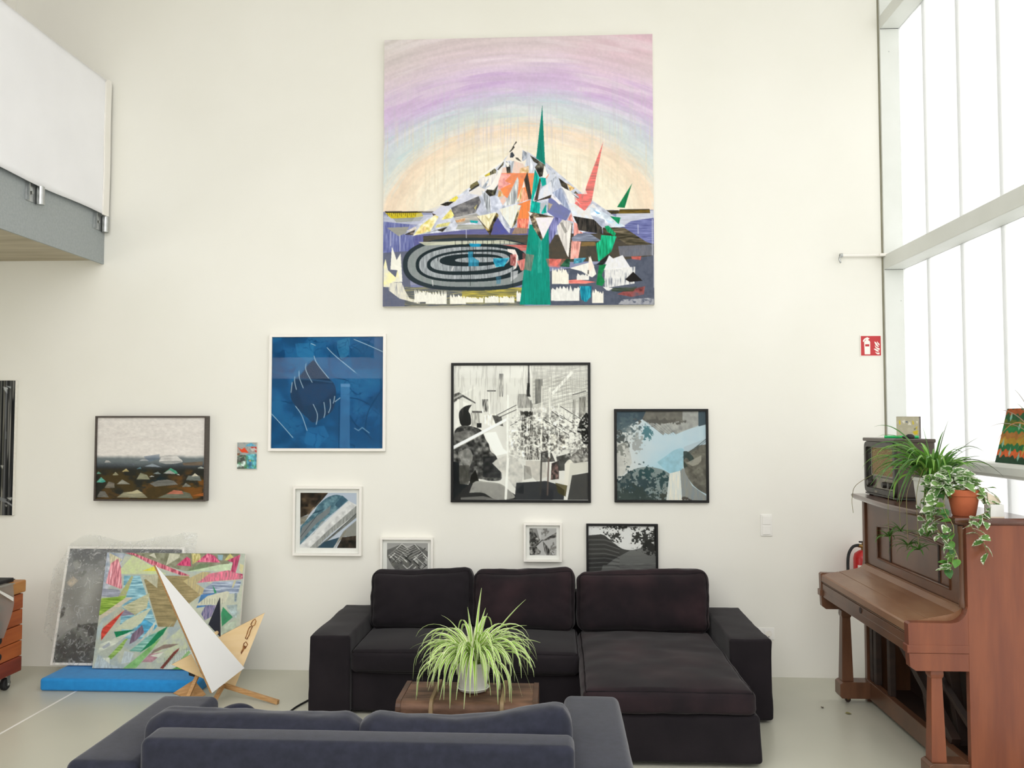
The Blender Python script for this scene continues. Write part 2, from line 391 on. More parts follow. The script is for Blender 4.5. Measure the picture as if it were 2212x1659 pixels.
    A.poly('#d9dce6', [815, 690, 900, 735, 960, 800, 1000, 850, 940, 900, 760, 920, 640, 960, 560, 930, 700, 830], 1, .05, 'b', '#c3c8d6')
    # ---- zone R: the middle of the mountain
    A.at(960, 300, 6.913)
    D = '#35322c'
    P = A.poly
    P('#efe6d8', [1065, 45, 1260, 240, 1200, 420, 1000, 350, 900, 340]); P('#dde0e8', [890, 340, 1000, 330, 1010, 600, 900, 620, 780, 480])
    P('#c5cad6', [1240, 200, 1350, 430, 1340, 520, 1230, 500, 1200, 420], 1, .06, 'v', '#dfe2ea')
    P(D, [1065, 45, 1080, 60, 1035, 110, 1045, 140, 990, 200, 958, 212, 1000, 160, 1020, 120], 1, .2); P('#3a3e46', [1010, 200, 1045, 255, 1020, 290, 975, 290, 985, 220], 1, .2)
    P('#8d96a3', [1165, 175, 1228, 215, 1230, 300, 1195, 330, 1155, 345], 1, .12, 'b', '#b2b8c4'); P('#4b4940', [1060, 285, 1095, 290, 1150, 350, 1110, 335, 1065, 310], .9, .2)
    P('#ecd8cb', [1040, 340, 1170, 380, 1240, 520, 850, 520, 870, 440, 990, 420], 1, .04, 'v', '#e6c3b5'); P('#d9ad66', [1130, 450, 1260, 410, 1260, 520, 1120, 520], .8, .06, 'b', '#e4c7a4')
    P('#9ba3ae', [960, 350, 1040, 340, 1010, 540, 990, 610, 985, 420], 1, .1, 'v', '#c9ced6'); P(D, [925, 345, 985, 410, 985, 540, 945, 600, 915, 400], 1, .2, 'b', '#4a483f')
    P('#f0efe9', [905, 355, 960, 370, 970, 420, 930, 430])
    P('#f2efe6', [500, 590, 880, 330, 890, 345, 600, 580]); P(D, [885, 340, 880, 400, 800, 480, 790, 470, 850, 390], 1, .2, 'b', '#615c46')
    P('#c9b53e', [600, 555, 690, 500, 690, 560, 630, 600], 1, .1); P('#4a4636', [680, 505, 750, 450, 778, 480, 770, 520, 680, 590], 1, .25, 'v', '#7d7862')
    P('#e2dfe0', [520, 610, 770, 520, 870, 410, 860, 500, 820, 620, 700, 700, 560, 740], 1, .04, 'v', '#efe9e2'); P('#8a929e', [660, 605, 655, 660, 605, 750, 550, 755], 1, .12, 'b', '#b4bbc6')
    P('#f3efe9', [850, 420, 845, 610, 740, 770, 610, 765, 700, 700, 800, 520], 1, .02); P(D, [810, 685, 760, 850, 680, 870, 610, 800, 640, 765, 740, 775], 1, .25, 'b', '#545340')
    P('#a39a63', [390, 700, 490, 635, 520, 690, 400, 760, 380, 740], 1, .2, 'h', '#4b4636'); P(D, [525, 685, 520, 710, 375, 800, 370, 780, 500, 690], 1)
    P('#e8e3de', [370, 815, 520, 720, 620, 770, 540, 860, 100, 1010, 0, 1080, 200, 900]); P('#cfd3e2', [350, 820, 520, 850, 120, 1030, 0, 1090, 0, 1060], 1, .04, 'b', '#e2e3ea')
    # salmon and orange
    P('#f0936a', [850, 520, 1340, 520, 1310, 900, 1200, 930, 1085, 900, 1110, 620, 1090, 580, 940, 900, 880, 840, 800, 700], 1, .05, 'b', '#ef8a52')
    P('#f1a0a2', [850, 525, 1000, 540, 900, 640, 1000, 680, 850, 750, 800, 780, 810, 640], .9, .05, 'b', '#f2b7b0'); P('#ee9d7c', [1180, 740, 1270, 910, 1110, 970, 1160, 760], 1, .05, 'v', '#f2b79b')
    P('#e7a95a', [820, 760, 895, 860, 870, 900, 790, 890], 1, .1, 'b', '#c9b79d'); P('#dfd3cf', [780, 880, 900, 860, 930, 920, 880, 1000, 760, 1000], 1, .05, 'b', '#e8bfae')
    P('#a9b0b6', [1095, 575, 1110, 640, 1090, 920, 1060, 980, 900, 1010, 940, 900], 1, .12, 'v', '#d4d5d2'); P(D, [1240, 500, 1310, 900, 1260, 915, 1190, 620], 1, .1, 'v', '#4c463f')
    P('#e9e4dc', [1190, 630, 1205, 730, 1160, 740]); P('#d9c06b', [1150, 745, 1165, 735, 1150, 900, 1120, 940, 1080, 960], .8, .15, 'v', '#e7e1d4')
    P('#c3cbe0', [690, 870, 800, 860, 880, 1010, 840, 1090, 690, 1100, 700, 1000], 1, .06, 'b', '#d7dbe8'); P('#8d949c', [560, 780, 640, 840, 680, 880, 690, 1110, 640, 1090], 1, .16, 'v', '#c2c6cc')
    P('#f29052', [1090, 990, 1290, 915, 1265, 1200, 1090, 1220, 1150, 1000], 1, .05, 'v', '#ec8448'); P('#e96f60', [1095, 1200, 1270, 1200, 1250, 1350, 1090, 1340], 1, .1, 'v', '#f0987c'); P('#c79b7c', [1060, 1330, 1250, 1340, 1240, 1420, 1010, 1430], .8, .08, 'v', '#8a7450')
    # left: black slab, yellows
    P('#33302a', [105, 1040, 515, 865, 550, 950, 470, 1110, 150, 1190], 1, .3, 'b', '#55524a'); P('#6f6b5e', [160, 1130, 480, 1060, 470, 1115, 150, 1190], .7, .3, 'v'); P('#b8a83c', [445, 1040, 495, 985, 470, 1070], .9, .1)
    P('#a9aaa8', [150, 1195, 480, 1120, 560, 1180, 500, 1240, 200, 1290], 1, .1, 'h', '#c1b9ae'); P('#d8a06c', [170, 1230, 320, 1190, 310, 1240, 190, 1260], .8, .1); P('#1fa3a8', [385, 1225, 510, 1235, 500, 1270, 400, 1260], 1, .08)
    P('#a8aaa0', [210, 1290, 640, 1290, 600, 1360, 180, 1360], .9, .06, 'h')
    # hanging triangles
    P('#4a412f', [485, 1165, 660, 1360, 780, 1110, 820, 1140, 690, 1450], 1, .3, 'b', '#8a7844'); P('#e8dfb2', [490, 1165, 780, 1108, 665, 1360], 1, .05, 'v', '#f0ead0'); P('#c9bd86', [600, 1150, 670, 1200, 740, 1130, 668, 1250], .8)
    P('#605f9a', [740, 1290, 800, 1180, 900, 1330, 960, 1430, 710, 1440], 1, .06, 'b', '#4d5194'); P('#d5d8e4', [780, 1080, 830, 1070, 930, 1330, 990, 1350, 980, 1420, 900, 1330], .9, .05, 'v')
    P('#4a4534', [1010, 1350, 1100, 1065, 1125, 1075, 1075, 1270], 1, .35, 'b', '#8f8360'); P('#f3eedd', [825, 1060, 1085, 985, 1145, 1010, 1100, 1075, 1010, 1350, 870, 1150], 1, .03, 'v', '#e2e8e4')
    # ---- right flank (zone R)
    P('#3a372f', [1270, 245, 1505, 400, 1480, 560, 1420, 580, 1350, 430, 1390, 380, 1330, 350], 1, .35, 'b', '#57544a'); P('#f1efe8', [1490, 400, 1550, 560, 1500, 595, 1465, 570]); P('#ef8a5a', [1515, 590, 1565, 520, 1540, 620], 1)
    P(D, [1350, 430, 1450, 560, 1420, 580], 1); P('#4d4b46', [1605, 510, 1655, 530, 1600, 545])
    P('#dfe3ea', [1510, 420, 1680, 560, 1620, 760, 1500, 640, 1560, 540], .9, .03, 'v', '#c2c8d6'); P('#a1a9b8', [1675, 560, 1640, 740, 1610, 740, 1580, 640], 1, .1, 'v', '#c5cbd7'); P('#c3cad9', [1690, 560, 1760, 700, 1640, 790, 1640, 720], 1, .04)
    P('#3f3a30', [1705, 590, 1830, 680, 1860, 785, 1750, 715], 1, .3, 'b'); P('#c99b51', [1830, 670, 1950, 745, 1880, 790, 1850, 720], 1, .15, 'b', '#e0c08a'); P('#5b5444', [1930, 820, 1960, 785, 2000, 830], 1)
    P('#8d99bb', [1740, 735, 1890, 1090, 1840, 1060, 1610, 810], 1, .06, 'v', '#b3bed4'); P('#efeeea', [1750, 720, 1900, 800, 2050, 1000, 1870, 970, 1800, 800], 1, .03); P(D, [1900, 820, 2030, 910, 2000, 905], 1)
    P('#7d83ae', [1560, 870, 1840, 1050, 1890, 1090, 1830, 1220, 1640, 1170, 1540, 1100], 1, .06, 'b', '#6a70a4'); P('#b9a888', [1550, 960, 1620, 985, 1560, 1080], .8, .1); P('#ece9ee', [1600, 840, 1745, 975, 1720, 990, 1600, 880], 1)
    P('#5e6199', [1560, 1330, 1640, 1170, 1830, 1220, 1690, 1300, 1680, 1400, 1570, 1590], 1, .08, 'v', '#8d8fc0')
    # green spire
    P('#0f7a6b', [1475, 0, 1505, 400, 1368, 285, 1405, 0], 1, .08, 'v', '#12867a')
    P('#12a093', [1350, 460, 1420, 585, 1400, 700, 1330, 900, 1320, 960, 1300, 900, 1330, 620], 1, .1, 'v', '#18bdb0'); P('#10a79a', [1425, 585, 1515, 590, 1520, 690, 1460, 720], 1, .05)
    P('#3d332c', [1420, 590, 1440, 620, 1430, 720, 1395, 920, 1345, 930], 1, .1, 'v', '#57473a'); P('#ecebee', [1590, 640, 1615, 835, 1400, 925, 1440, 760, 1580, 650], 1, .02, 'v', '#d5dcea'); P('#443b33', [1600, 840, 1590, 890, 1390, 935, 1330, 990, 1350, 940], 1, .3)
    P('#0d9d92', [1300, 930, 1520, 985, 1530, 1110, 1460, 1130, 1430, 1040, 1430, 1150, 1285, 1100], 1, .1, 'v', '#17b5a6'); P('#b9bec6', [1430, 970, 1530, 960, 1440, 1130], 1)
    # spire base down the canvas (zone A)
    A.at(*ZA)
    P('#0e9a86', [893, 1130, 1000, 1130, 1003, 1320, 1014, 1577, 842, 1577, 870, 1330], 1, .12, 'v', '#0a8775'); P('#57cdbb', [935, 1200, 955, 1200, 960, 1400, 930, 1400], .35, .3, 'v', None, .6)
    P('#3f7f70', [930, 1400, 1010, 1370, 1010, 1480, 920, 1480], .35, .2, 'b')
    A.at(960, 300, 6.913)
    P('#574c3e', [1255, 1090, 1640, 1170, 1455, 1530, 1330, 1330], 1, .35, 'b', '#8b7d68'); P('#f2eeee', [1360, 1185, 1640, 1175, 1480, 1500], 1, .02, 'b', '#e8e2ea'); P('#f1e9e2', [1250, 1090, 1325, 1120, 1285, 1160])
    # ---- zone P : right side
    A.at(1120, 420, 6.913)
    P('#ece9e6', [740, 130, 850, 150, 985, 250, 1110, 140, 1190, 215, 1080, 310, 1130, 380, 815, 325], 1, .03, 'b', '#dbe2ec'); P('#cfdcec', [1070, 190, 1210, 240, 1380, 330, 1600, 480, 1480, 495, 1080, 310], 1, .05, 'b', '#eaf0f4'); P('#6fb4e6', [1120, 235, 1230, 290, 1180, 300], .9, .1)
    P('#d8776e', [835, 45, 1000, 60, 985, 245, 850, 150], .4, .2); 
    P('#e88d86', [1105, 0, 1080, 140, 985, 250, 840, 140, 870, 110, 940, 170, 900, 40, 850, 0], 1, .12, 'v', '#d8625f'); P('#7cb6e8', [870, 85, 940, 110, 940, 170], 1)
    P('#2c2b2a', [820, 330, 1130, 380, 1250, 490, 1260, 600, 900, 540, 870, 430], 1, .25, 'v', '#3f3a34'); P('#aab2c8', [1080, 310, 1290, 380, 1300, 500, 1240, 490, 1130, 380], 1, .06, 'b', '#c4c9d8'); P('#e9ecf0', [1290, 370, 1600, 485, 1410, 495], 1, .04, 'b', '#bcd6ea')
    P('#45412f', [1260, 500, 1580, 500, 1960, 740, 1640, 760, 1460, 640, 1270, 610], 1, .3, 'h', '#5d5546'); P('#e8948c', [830, 420, 880, 440, 900, 540, 970, 580, 830, 640], 1, .1, 'v', '#f0b0a6'); P('#e08c84', [730, 390, 790, 280, 830, 420], 1, .1, 'v', '#f0c4be')
    P('#e79a90', [800, 690, 940, 710, 900, 960, 780, 970], 1, .12, 'v', '#efb4a8'); P('#6d7588', [800, 650, 890, 590, 1070, 590, 1250, 700, 810, 705], 1, .1, 'h', '#868da0'); P('#a4824e', [950, 715, 1150, 715, 1160, 770, 940, 780], .9, .1, 'h', '#6b5a36')
    P('#cfcac6', [585, 480, 660, 380, 800, 430, 750, 950, 600, 600], 1, .05, 'v', '#e5e1dc'); P('#8e8b86', [620, 430, 660, 420, 735, 560, 700, 590], .8, .05); P('#4a4038', [800, 430, 812, 440, 770, 960, 745, 950], 1); P('#efece6', [740, 560, 800, 430, 755, 940, 735, 900], 1)
    P('#0f8a58', [1290, 480, 1350, 470, 1460, 590, 1440, 630, 1330, 560], 1, .12, 'v', '#17a56c'); P('#119a68', [1240, 610, 1470, 630, 1390, 860, 1200, 1010, 1160, 740, 1230, 690], 1, .12, 'v', '#1fb487'); P('#0e7f50', [1370, 330, 1530, 350, 1500, 450], 1, .1, 'v', '#158f63'); P('#117448', [1640, 0, 1580, 205, 1475, 195, 1600, 0], 1, .08)
    P('#e8726a', [430, 965, 660, 970, 590, 1080, 480, 1060, 410, 1110], 1, .12, 'b', '#ee8d80'); P('#1d4d35', [650, 970, 780, 970, 770, 1090, 620, 1080], 1, .2, 'b', '#2d5c46'); P('#3f89ab', [840, 960, 1020, 950, 960, 1020, 830, 1040], 1, .15, 'b', '#5ca7b8')
    P('#eceae2', [775, 1105, 1060, 1020, 1080, 920, 1170, 1190, 1110, 1240, 1060, 1220, 950, 1150], 1, .02, 'v', '#f2ece4'); P('#f2e4d8', [1060, 930, 1140, 1080, 1080, 1150, 1050, 1130]); P('#2b2622', [1042, 1135, 1058, 1130, 1055, 1210, 1040, 1210])
    P('#1c1c1b', [1170, 1050, 1350, 905, 1400, 920, 1260, 1060], .9); P('#ebebea', [1260, 1130, 1360, 910, 1420, 960, 1560, 910, 1690, 1110, 1500, 1120], 1, .03, 'v', '#dfe0e6'); P('#e8e8e6', [1290, 1120, 1750, 1080, 1740, 1330, 1300, 1400], 1, .03, 'v', None, .35)
    P('#1f1c1c', [1600, 1270, 1720, 1155, 1860, 1290, 1670, 1310], 1); P('#128a4e', [1210, 1060, 1320, 1045, 1250, 1210, 1300, 1300, 1260, 1370, 1170, 1350], 1, .15, 'b', '#1d6f42'); P('#d86a62', [620, 1300, 880, 1270, 1170, 1310, 1000, 1335, 640, 1330], 1, .12, 'h', '#e58a7f')
    P('#0d80a0', [920, 1370, 1100, 1370, 1090, 1530, 1020, 1610, 950, 1570], 1, .15, 'v', '#2b96a8'); P('#b8524c', [1600, 1440, 1900, 1370, 1880, 1490, 1700, 1530, 1480, 1490], .8, .25, 'b', '#8e4a44', .3); P('#23402c', [1400, 1400, 1780, 1380, 1720, 1450, 1400, 1450], .8, .2, 'h', '#4a4a30', .3); P('#d5665c', [1690, 930, 1840, 925, 1830, 980, 1700, 970], .9, .2, 'h', None, .3)
    def spikes(x0, x1, yb, yt, col='#f0efe6', seed=0, wav=22):
        rs = np.random.RandomState(seed); pts = [x0, yb]; x = x0
        while x < x1:
            pts += [x, yt + rs.rand() * (yb - yt) * .35, x + wav * .35, yt - rs.rand() * (yb - yt) * .25]; x += wav * (.5 + rs.rand())
        pts += [x1, yt + (yb - yt) * .2, x1, yb]; P(col, pts, 1, .02, 'v')
    spikes(510, 760, 1340, 1130, '#f0ecde', 1, 40); spikes(500, 920, 1590, 1400, '#e9e9e4', 2, 60); spikes(1110, 1280, 1620, 1450, '#eeebe0', 3, 40); spikes(880, 1060, 1280, 1200, '#eae8e2', 8, 40)
    P('#e5e5e4', [1270, 1380, 1420, 1400, 1360, 1440, 1320, 1430]); P('#cfcfd2', [1560, 1570, 2030, 1540, 2030, 1640, 1500, 1640], .7, .1, 'b', None, .5)
    # ---- ovals (zone Q)
    A.at(830, 420, 6.913)
    cur = A.curve
    def oval(col, x0, x1, y0, y1, e, tilt=0, a=1, tex=.0, col2=None):
        cx, cy = (x0 + x1) / 2, (y0 + y1) / 2; t = np.linspace(0, 2 * PI, 80, endpoint=False); c, s_ = np.cos(t), np.sin(t)
        x = cx + (x1 - x0) / 2 * np.sign(c) * abs(c) ** (2 / e); y = cy + (y1 - y0) / 2 * np.sign(s_) * abs(s_) ** (2 / 2.3) - tilt * c
        P(col, np.c_[x, y].ravel(), a, tex, 'v', col2)
    K = '#1d2a2e'
    oval('#2b363c', 292, 2330, 655, 1440, 3.0, 10); oval('#9aa0a2', 365, 2270, 700, 1385, 2.9, 10, 1, .06, '#7b8583'); P('#e5e3cf', [520, 720, 1800, 690, 2050, 740, 1800, 740, 620, 770], .8, .04, 'h', '#c9ccae')
    oval(K, 485, 2150, 748, 1310, 2.7, 30); oval('#8f979b', 535, 2020, 790, 1270, 2.6, 30, 1, .06, '#a8aeb2')
    oval(K, 650, 2000, 835, 1205, 2.5, 40); oval('#8b9398', 705, 1880, 870, 1150, 2.4, 40, 1, .05, '#a9b0b4')
    oval(K, 840, 1790, 895, 1080, 2.4, 12); oval('#8e969a', 1070, 1760, 945, 1022, 2.4, 8, 1, .05, '#a6adb0')
    P('#c9ccd0', [1900, 1160, 2010, 1140, 2000, 1230, 1900, 1310], .8); P('#d5d5d6', [1040, 1080, 1052, 1085, 1030, 1150, 1012, 1145]); P('#d5d5d6', [725, 1285, 745, 1285, 752, 1370, 738, 1370], .8)
    for x, ya, yb in ((1070, 700, 800), (1165, 700, 1240), (1180, 700, 760), (1260, 700, 800), (1285, 720, 1150), (1340, 700, 1160), (1360, 940, 1150), (1300, 1080, 1370), (1375, 700, 900), (1480, 700, 1010), (1550, 700, 1130), (1615, 700, 900), (1740, 700, 880), (1930, 1090, 1390), (810, 910, 1000), (1640, 700, 740), (1800, 700, 740), (1880, 700, 750)): A.line('#15191c', [x, ya, x + 2, yb], 7, .9)
    P('#1a94bf', [1275, 740, 1460, 745, 1440, 790, 1300, 790], .9, .1, 'h'); P('#2a93b8', [1265, 860, 1340, 860, 1330, 940, 1430, 1000, 1420, 1080, 1270, 1080], .75, .12, 'v'); P('#1790c0', [1640, 960, 1880, 955, 1800, 1080, 1680, 1090, 1640, 1010], .9, .15, 'b', '#3aa9bb')
    P('#3a7fa0', [1680, 1230, 1760, 1230, 1750, 1340, 1690, 1340], .5, .1)
    P('#efe5df', [1850, 820, 1960, 830, 2010, 930, 1980, 1110, 1950, 1120, 1980, 960, 1920, 890, 1850, 860], 1, .03)
    P('#e2736b', [1780, 760, 2330, 760, 2340, 800, 2060, 850, 1990, 800], .85, .15, 'h', '#d55f58', .25); P('#e8827a', [1990, 1000, 2330, 900, 2330, 1130, 2050, 1140], .85, .12, 'v', '#ef9a90'); P('#c7544f', [1890, 900, 1990, 900, 1970, 1080, 1890, 1060], .7, .15, 'v', '#e29690')
    # left yellow / grey facets
    P('#c9cce0', [500, 300, 830, 180, 1060, 20, 1420, 20, 1500, 260, 1160, 330, 720, 480, 440, 640, 330, 560], .35)
    P('#e6d658', [960, 110, 1080, 30, 1110, 60, 1060, 120], 1, .1); P('#2e2a24', [840, 165, 930, 125, 1050, 115, 950, 190], 1, .3); P('#dcdcea', [710, 300, 850, 190, 960, 180, 860, 320, 780, 340], 1, .04, 'v', '#c6c9dc'); P('#4a3b3c', [720, 290, 780, 310, 740, 330], 1)
    P('#e9d96f', [860, 390, 1000, 230, 1050, 320, 1020, 360], 1, .08, 'b', '#f0e69a'); P('#efe07a', [440, 630, 560, 470, 760, 320, 820, 340, 700, 560], 1, .06, 'b', '#f3ead0'); P('#ecc98a', [540, 560, 620, 470, 640, 540, 570, 600], .7, .1)
    P('#d5cf86', [770, 510, 800, 460, 1000, 420, 960, 480], 1, .06); P('#37342e', [600, 600, 960, 490, 1030, 415, 880, 570, 800, 545], 1, .2); P('#d7d0c8', [340, 560, 470, 490, 500, 520, 440, 560], 1, .05); P('#4d4540', [310, 610, 480, 530, 440, 620], 1, .3, 'b', '#6f6660')
    P('#a7a79e', [50, 510, 380, 495, 330, 590, 230, 635], 1, .08, 'h', '#8c8c86')
    # white spiky drips along the lower edge
    P('#f0efe4', [110, 1130, 130, 790, 165, 880, 200, 990, 260, 890, 290, 1310, 220, 1320, 215, 1140]); P('#efeddc', [10, 1390, 10, 1080, 35, 970, 75, 1140, 190, 1245, 215, 1140, 260, 1310, 120, 1330, 100, 1390], 1, .03, 'b', '#f1ecb0')
    P('#e9e6d6', [90, 1330, 280, 1320, 330, 1440, 400, 1560, 560, 1590, 550, 1640, 250, 1560, 90, 1440], 1, .03, 'v', None, .3)
    spikes(470, 640, 1610, 1450, '#f0efe4', 5, 30); spikes(640, 950, 1640, 1470, '#f0efe4', 6, 40); spikes(1000, 1240, 1640, 1520, '#f1efe2', 7, 40); spikes(1240, 1500, 1620, 1540, '#f0eee0', 9, 50); spikes(1515, 1730, 1620, 1530, '#f0efe4', 10, 45); spikes(1740, 1960, 1620, 1530, '#f0efe4', 11, 45); spikes(1990, 2060, 1600, 1460, '#ecece8', 12, 40)
    # spire over the ovals
    A.at(*ZA)
    P('#0e9a86', [893, 1130, 1000, 1130, 1003, 1320, 1014, 1577, 842, 1577, 870, 1330], .96, .14, 'v', '#0a8070')
    P('#5fd0bf', [945, 1180, 962, 1180, 966, 1400, 940, 1400], .5, .3, 'v', None, .7)
    A.at(960, 300, 6.913)
    P('#574c3e', [1255, 1090, 1640, 1170, 1455, 1530, 1330, 1330], 1, .3, 'b', '#8b7d68'); P('#f2eeee', [1360, 1185, 1640, 1175, 1480, 1500], 1, .02, 'b', '#e8e2ea'); P('#f1e9e2', [1250, 1090, 1325, 1120, 1285, 1160])
    A.at(*ZA)
    P('#d96e66', [1205, 940, 1240, 880, 1305, 662, 1240, 960, 1215, 1000], 0); P('#e58a83', [1190, 985, 1215, 900, 1303, 665, 1258, 900, 1240, 1000, 1205, 1050, 1150, 985], 1, .16, 'h', '#dc6c68'); P('#f0e0d8', [1185, 960, 1190, 895, 1215, 960], .8)
    P('#147a4c', [1466, 898, 1425, 1036, 1382, 1032], 1, .08, 'v')
    P('#0f8573', [960, 458, 970, 640, 978, 795, 928, 760, 942, 620], 1, .08, 'v', '#117e70')
    P('#d77069', [855, 1290, 920, 1300, 905, 1390, 860, 1380], .45, .2, 'v'); P('#c9685f', [985, 1320, 1100, 1322, 1060, 1370, 1000, 1365], .6, .15, 'b')
    for x, ya, yb in ((540, 1160, 1205), (118, 1170, 1250), (170, 1190, 1280), (1500, 1130, 1180), (1580, 1100, 1300), (1590, 1300, 1480)): A.line('#d9dbe6', [x, ya, x + 1, yb], 4, .7)
    A.a *= 1 + (A.n(120, 120, 77, 2)[..., None] - .5) * .05
    return A.out()

def voron(A, n, seed, wob=0):
    rs = np.random.RandomState(seed); p = rs.rand(n, 2) * [A.W, A.H]
    X = A.X + (A.n(12, 12, seed + 1) - .5) * wob; Y = A.Y + (A.n(12, 12, seed + 2) - .5) * wob
    d1 = np.full(X.shape, 1e9); d2 = d1.copy()
    for x, y in p:
        d = np.hypot(X - x, Y - y); m = d < d1; d2 = np.where(m, d1, np.minimum(d2, d)); d1 = np.where(m, d, d1)
    return d2 - d1
def leaves(A, x, y, rx, ry, seed, cell=7, thr=.5, fade=.25):
    """leafy mass: noise cut out, thinning towards the ellipse edge"""
    q = A.T([x, y, x + rx, y, x, y + ry]); a = np.hypot(*(q[1] - q[0])); b = np.hypot(*(q[2] - q[0]))
    r = np.hypot((A.X - q[0, 0]) / a, (A.Y - q[0, 1]) / b); n = A.n(max(3, int(A.H / cell / 2)), max(3, int(A.W / cell / 2)), seed, 4); n2 = A.n(8, 8, seed + 9)
    return sst(n * .6 + n2 * .4 + (1 - r) * fade, thr, thr + .035)

def art_blue():
    A = new(250, 250, ((105, 100), (1555, 92), (1550, 1568), (90, 1570)), '#1d5c90', 4, (570, 710, 6.033))
    n = A.n(4, 4, 2); A.field(sst(n, .3, .7), '#26709f', .6); A.field(sst(-n, -.5, -.3), '#15466f', .6); P = A.poly
    P('#2f86b8', [400, 180, 650, 180, 640, 400, 560, 430, 430, 340], .45); P('#3a8bb0', [950, 150, 1120, 100, 1100, 330, 1000, 400, 950, 250], .45); P('#12466f', [1110, 260, 1300, 150, 1500, 200, 1540, 520, 1150, 530], .45); P('#3f5f8c', [1180, 110, 1555, 100, 1550, 280, 1350, 150], .5)
    P('#114a78', [100, 1110, 370, 1420, 300, 1500, 90, 1530], .5); P('#164f80', [1120, 1140, 1550, 1150, 1550, 1560, 1120, 1560], .45); P('#15476f', [1510, 110, 1555, 100, 1550, 1560, 1510, 1560], .5); P('#2877b0', [560, 1300, 780, 1260, 850, 1400, 700, 1560, 520, 1500], .5)
    v = voron(A, 110, 5, 40); A.field(sst(-v, -2.6, -.6) * sst(A.n(6, 6, 8), .35, .6), '#0d3c68', .75); v = voron(A, 420, 6, 30); A.field(sst(-v, -1.6, -.3) * sst(A.n(5, 5, 18), .4, .65), '#12406c', .5)
    egg = A.curve([640, 400, 560, 480, 480, 590, 400, 650, 345, 760, 345, 880, 370, 950, 430, 1030, 560, 1160, 640, 1225, 760, 1170, 880, 1080, 930, 960, 935, 800, 900, 700, 820, 620, 720, 480, 640, 400]); P('#28405f', egg.ravel(), .93, .06, 'b', '#1e3a58'); P('#30507a', [600, 720, 900, 715, 930, 800, 700, 1000, 500, 1000, 440, 800], .35)
    P('#17334f', [640, 410, 700, 470, 880, 690, 430, 700, 480, 590, 570, 470], .5)
    for pts in ([650, 350, 690, 450, 840, 640], [545, 450, 545, 540, 625, 695], [455, 550, 460, 640, 510, 770], [400, 620, 398, 690, 420, 790], [410, 1010, 490, 1130, 560, 1330], [640, 985, 695, 1120, 680, 1250], [780, 960, 795, 1080, 780, 1160], [860, 920, 865, 1020, 840, 1095], [920, 880, 910, 940, 900, 970], [1170, 130, 1350, 205, 1550, 295], [820, 240, 930, 350, 1190, 565], [95, 1110, 250, 1280, 375, 1425], [610, 185, 665, 208], [365, 700, 350, 830], [925, 950, 990, 900]):
        A.line('#b9d3e0', A.curve(pts).ravel(), 9, .85)
    A.line('#4f8fb8', [1190, 565, 1400, 710], 5, .5); A.line('#4a7ca8', [100, 550, 400, 640, 880, 690], 22, .35)
    P('#5a8fc0', [1000, 715, 1117, 715, 1117, 1560, 985, 1560], .45); P('#86abd4', [1000, 715, 1117, 715, 1117, 755, 1000, 755], .45); A.line('#0d3358', [978, 1000, 975, 1560], 9, .7)  # pale rectangle: window reflection in the glass, painted into the print
    for pts in ([1120, 1140, 1200, 1260, 1330, 1360, 1400, 1440], [1540, 780, 1380, 1030, 1330, 1190, 1320, 1360], [950, 270, 1000, 400, 1100, 350], [850, 340, 850, 500, 900, 620, 1060, 660], [1120, 900, 1240, 920, 1370, 990]): A.line('#0f3a62', A.curve(pts).ravel(), 14, .7)
    A.line('#b8d8e6', [1180, 1300, 1230, 1330, 1280, 1290, 1370, 1360], 12, .5); A.a *= .97 + .06 * A.n(90, 90, 9, 2)[..., None]; return A.out()

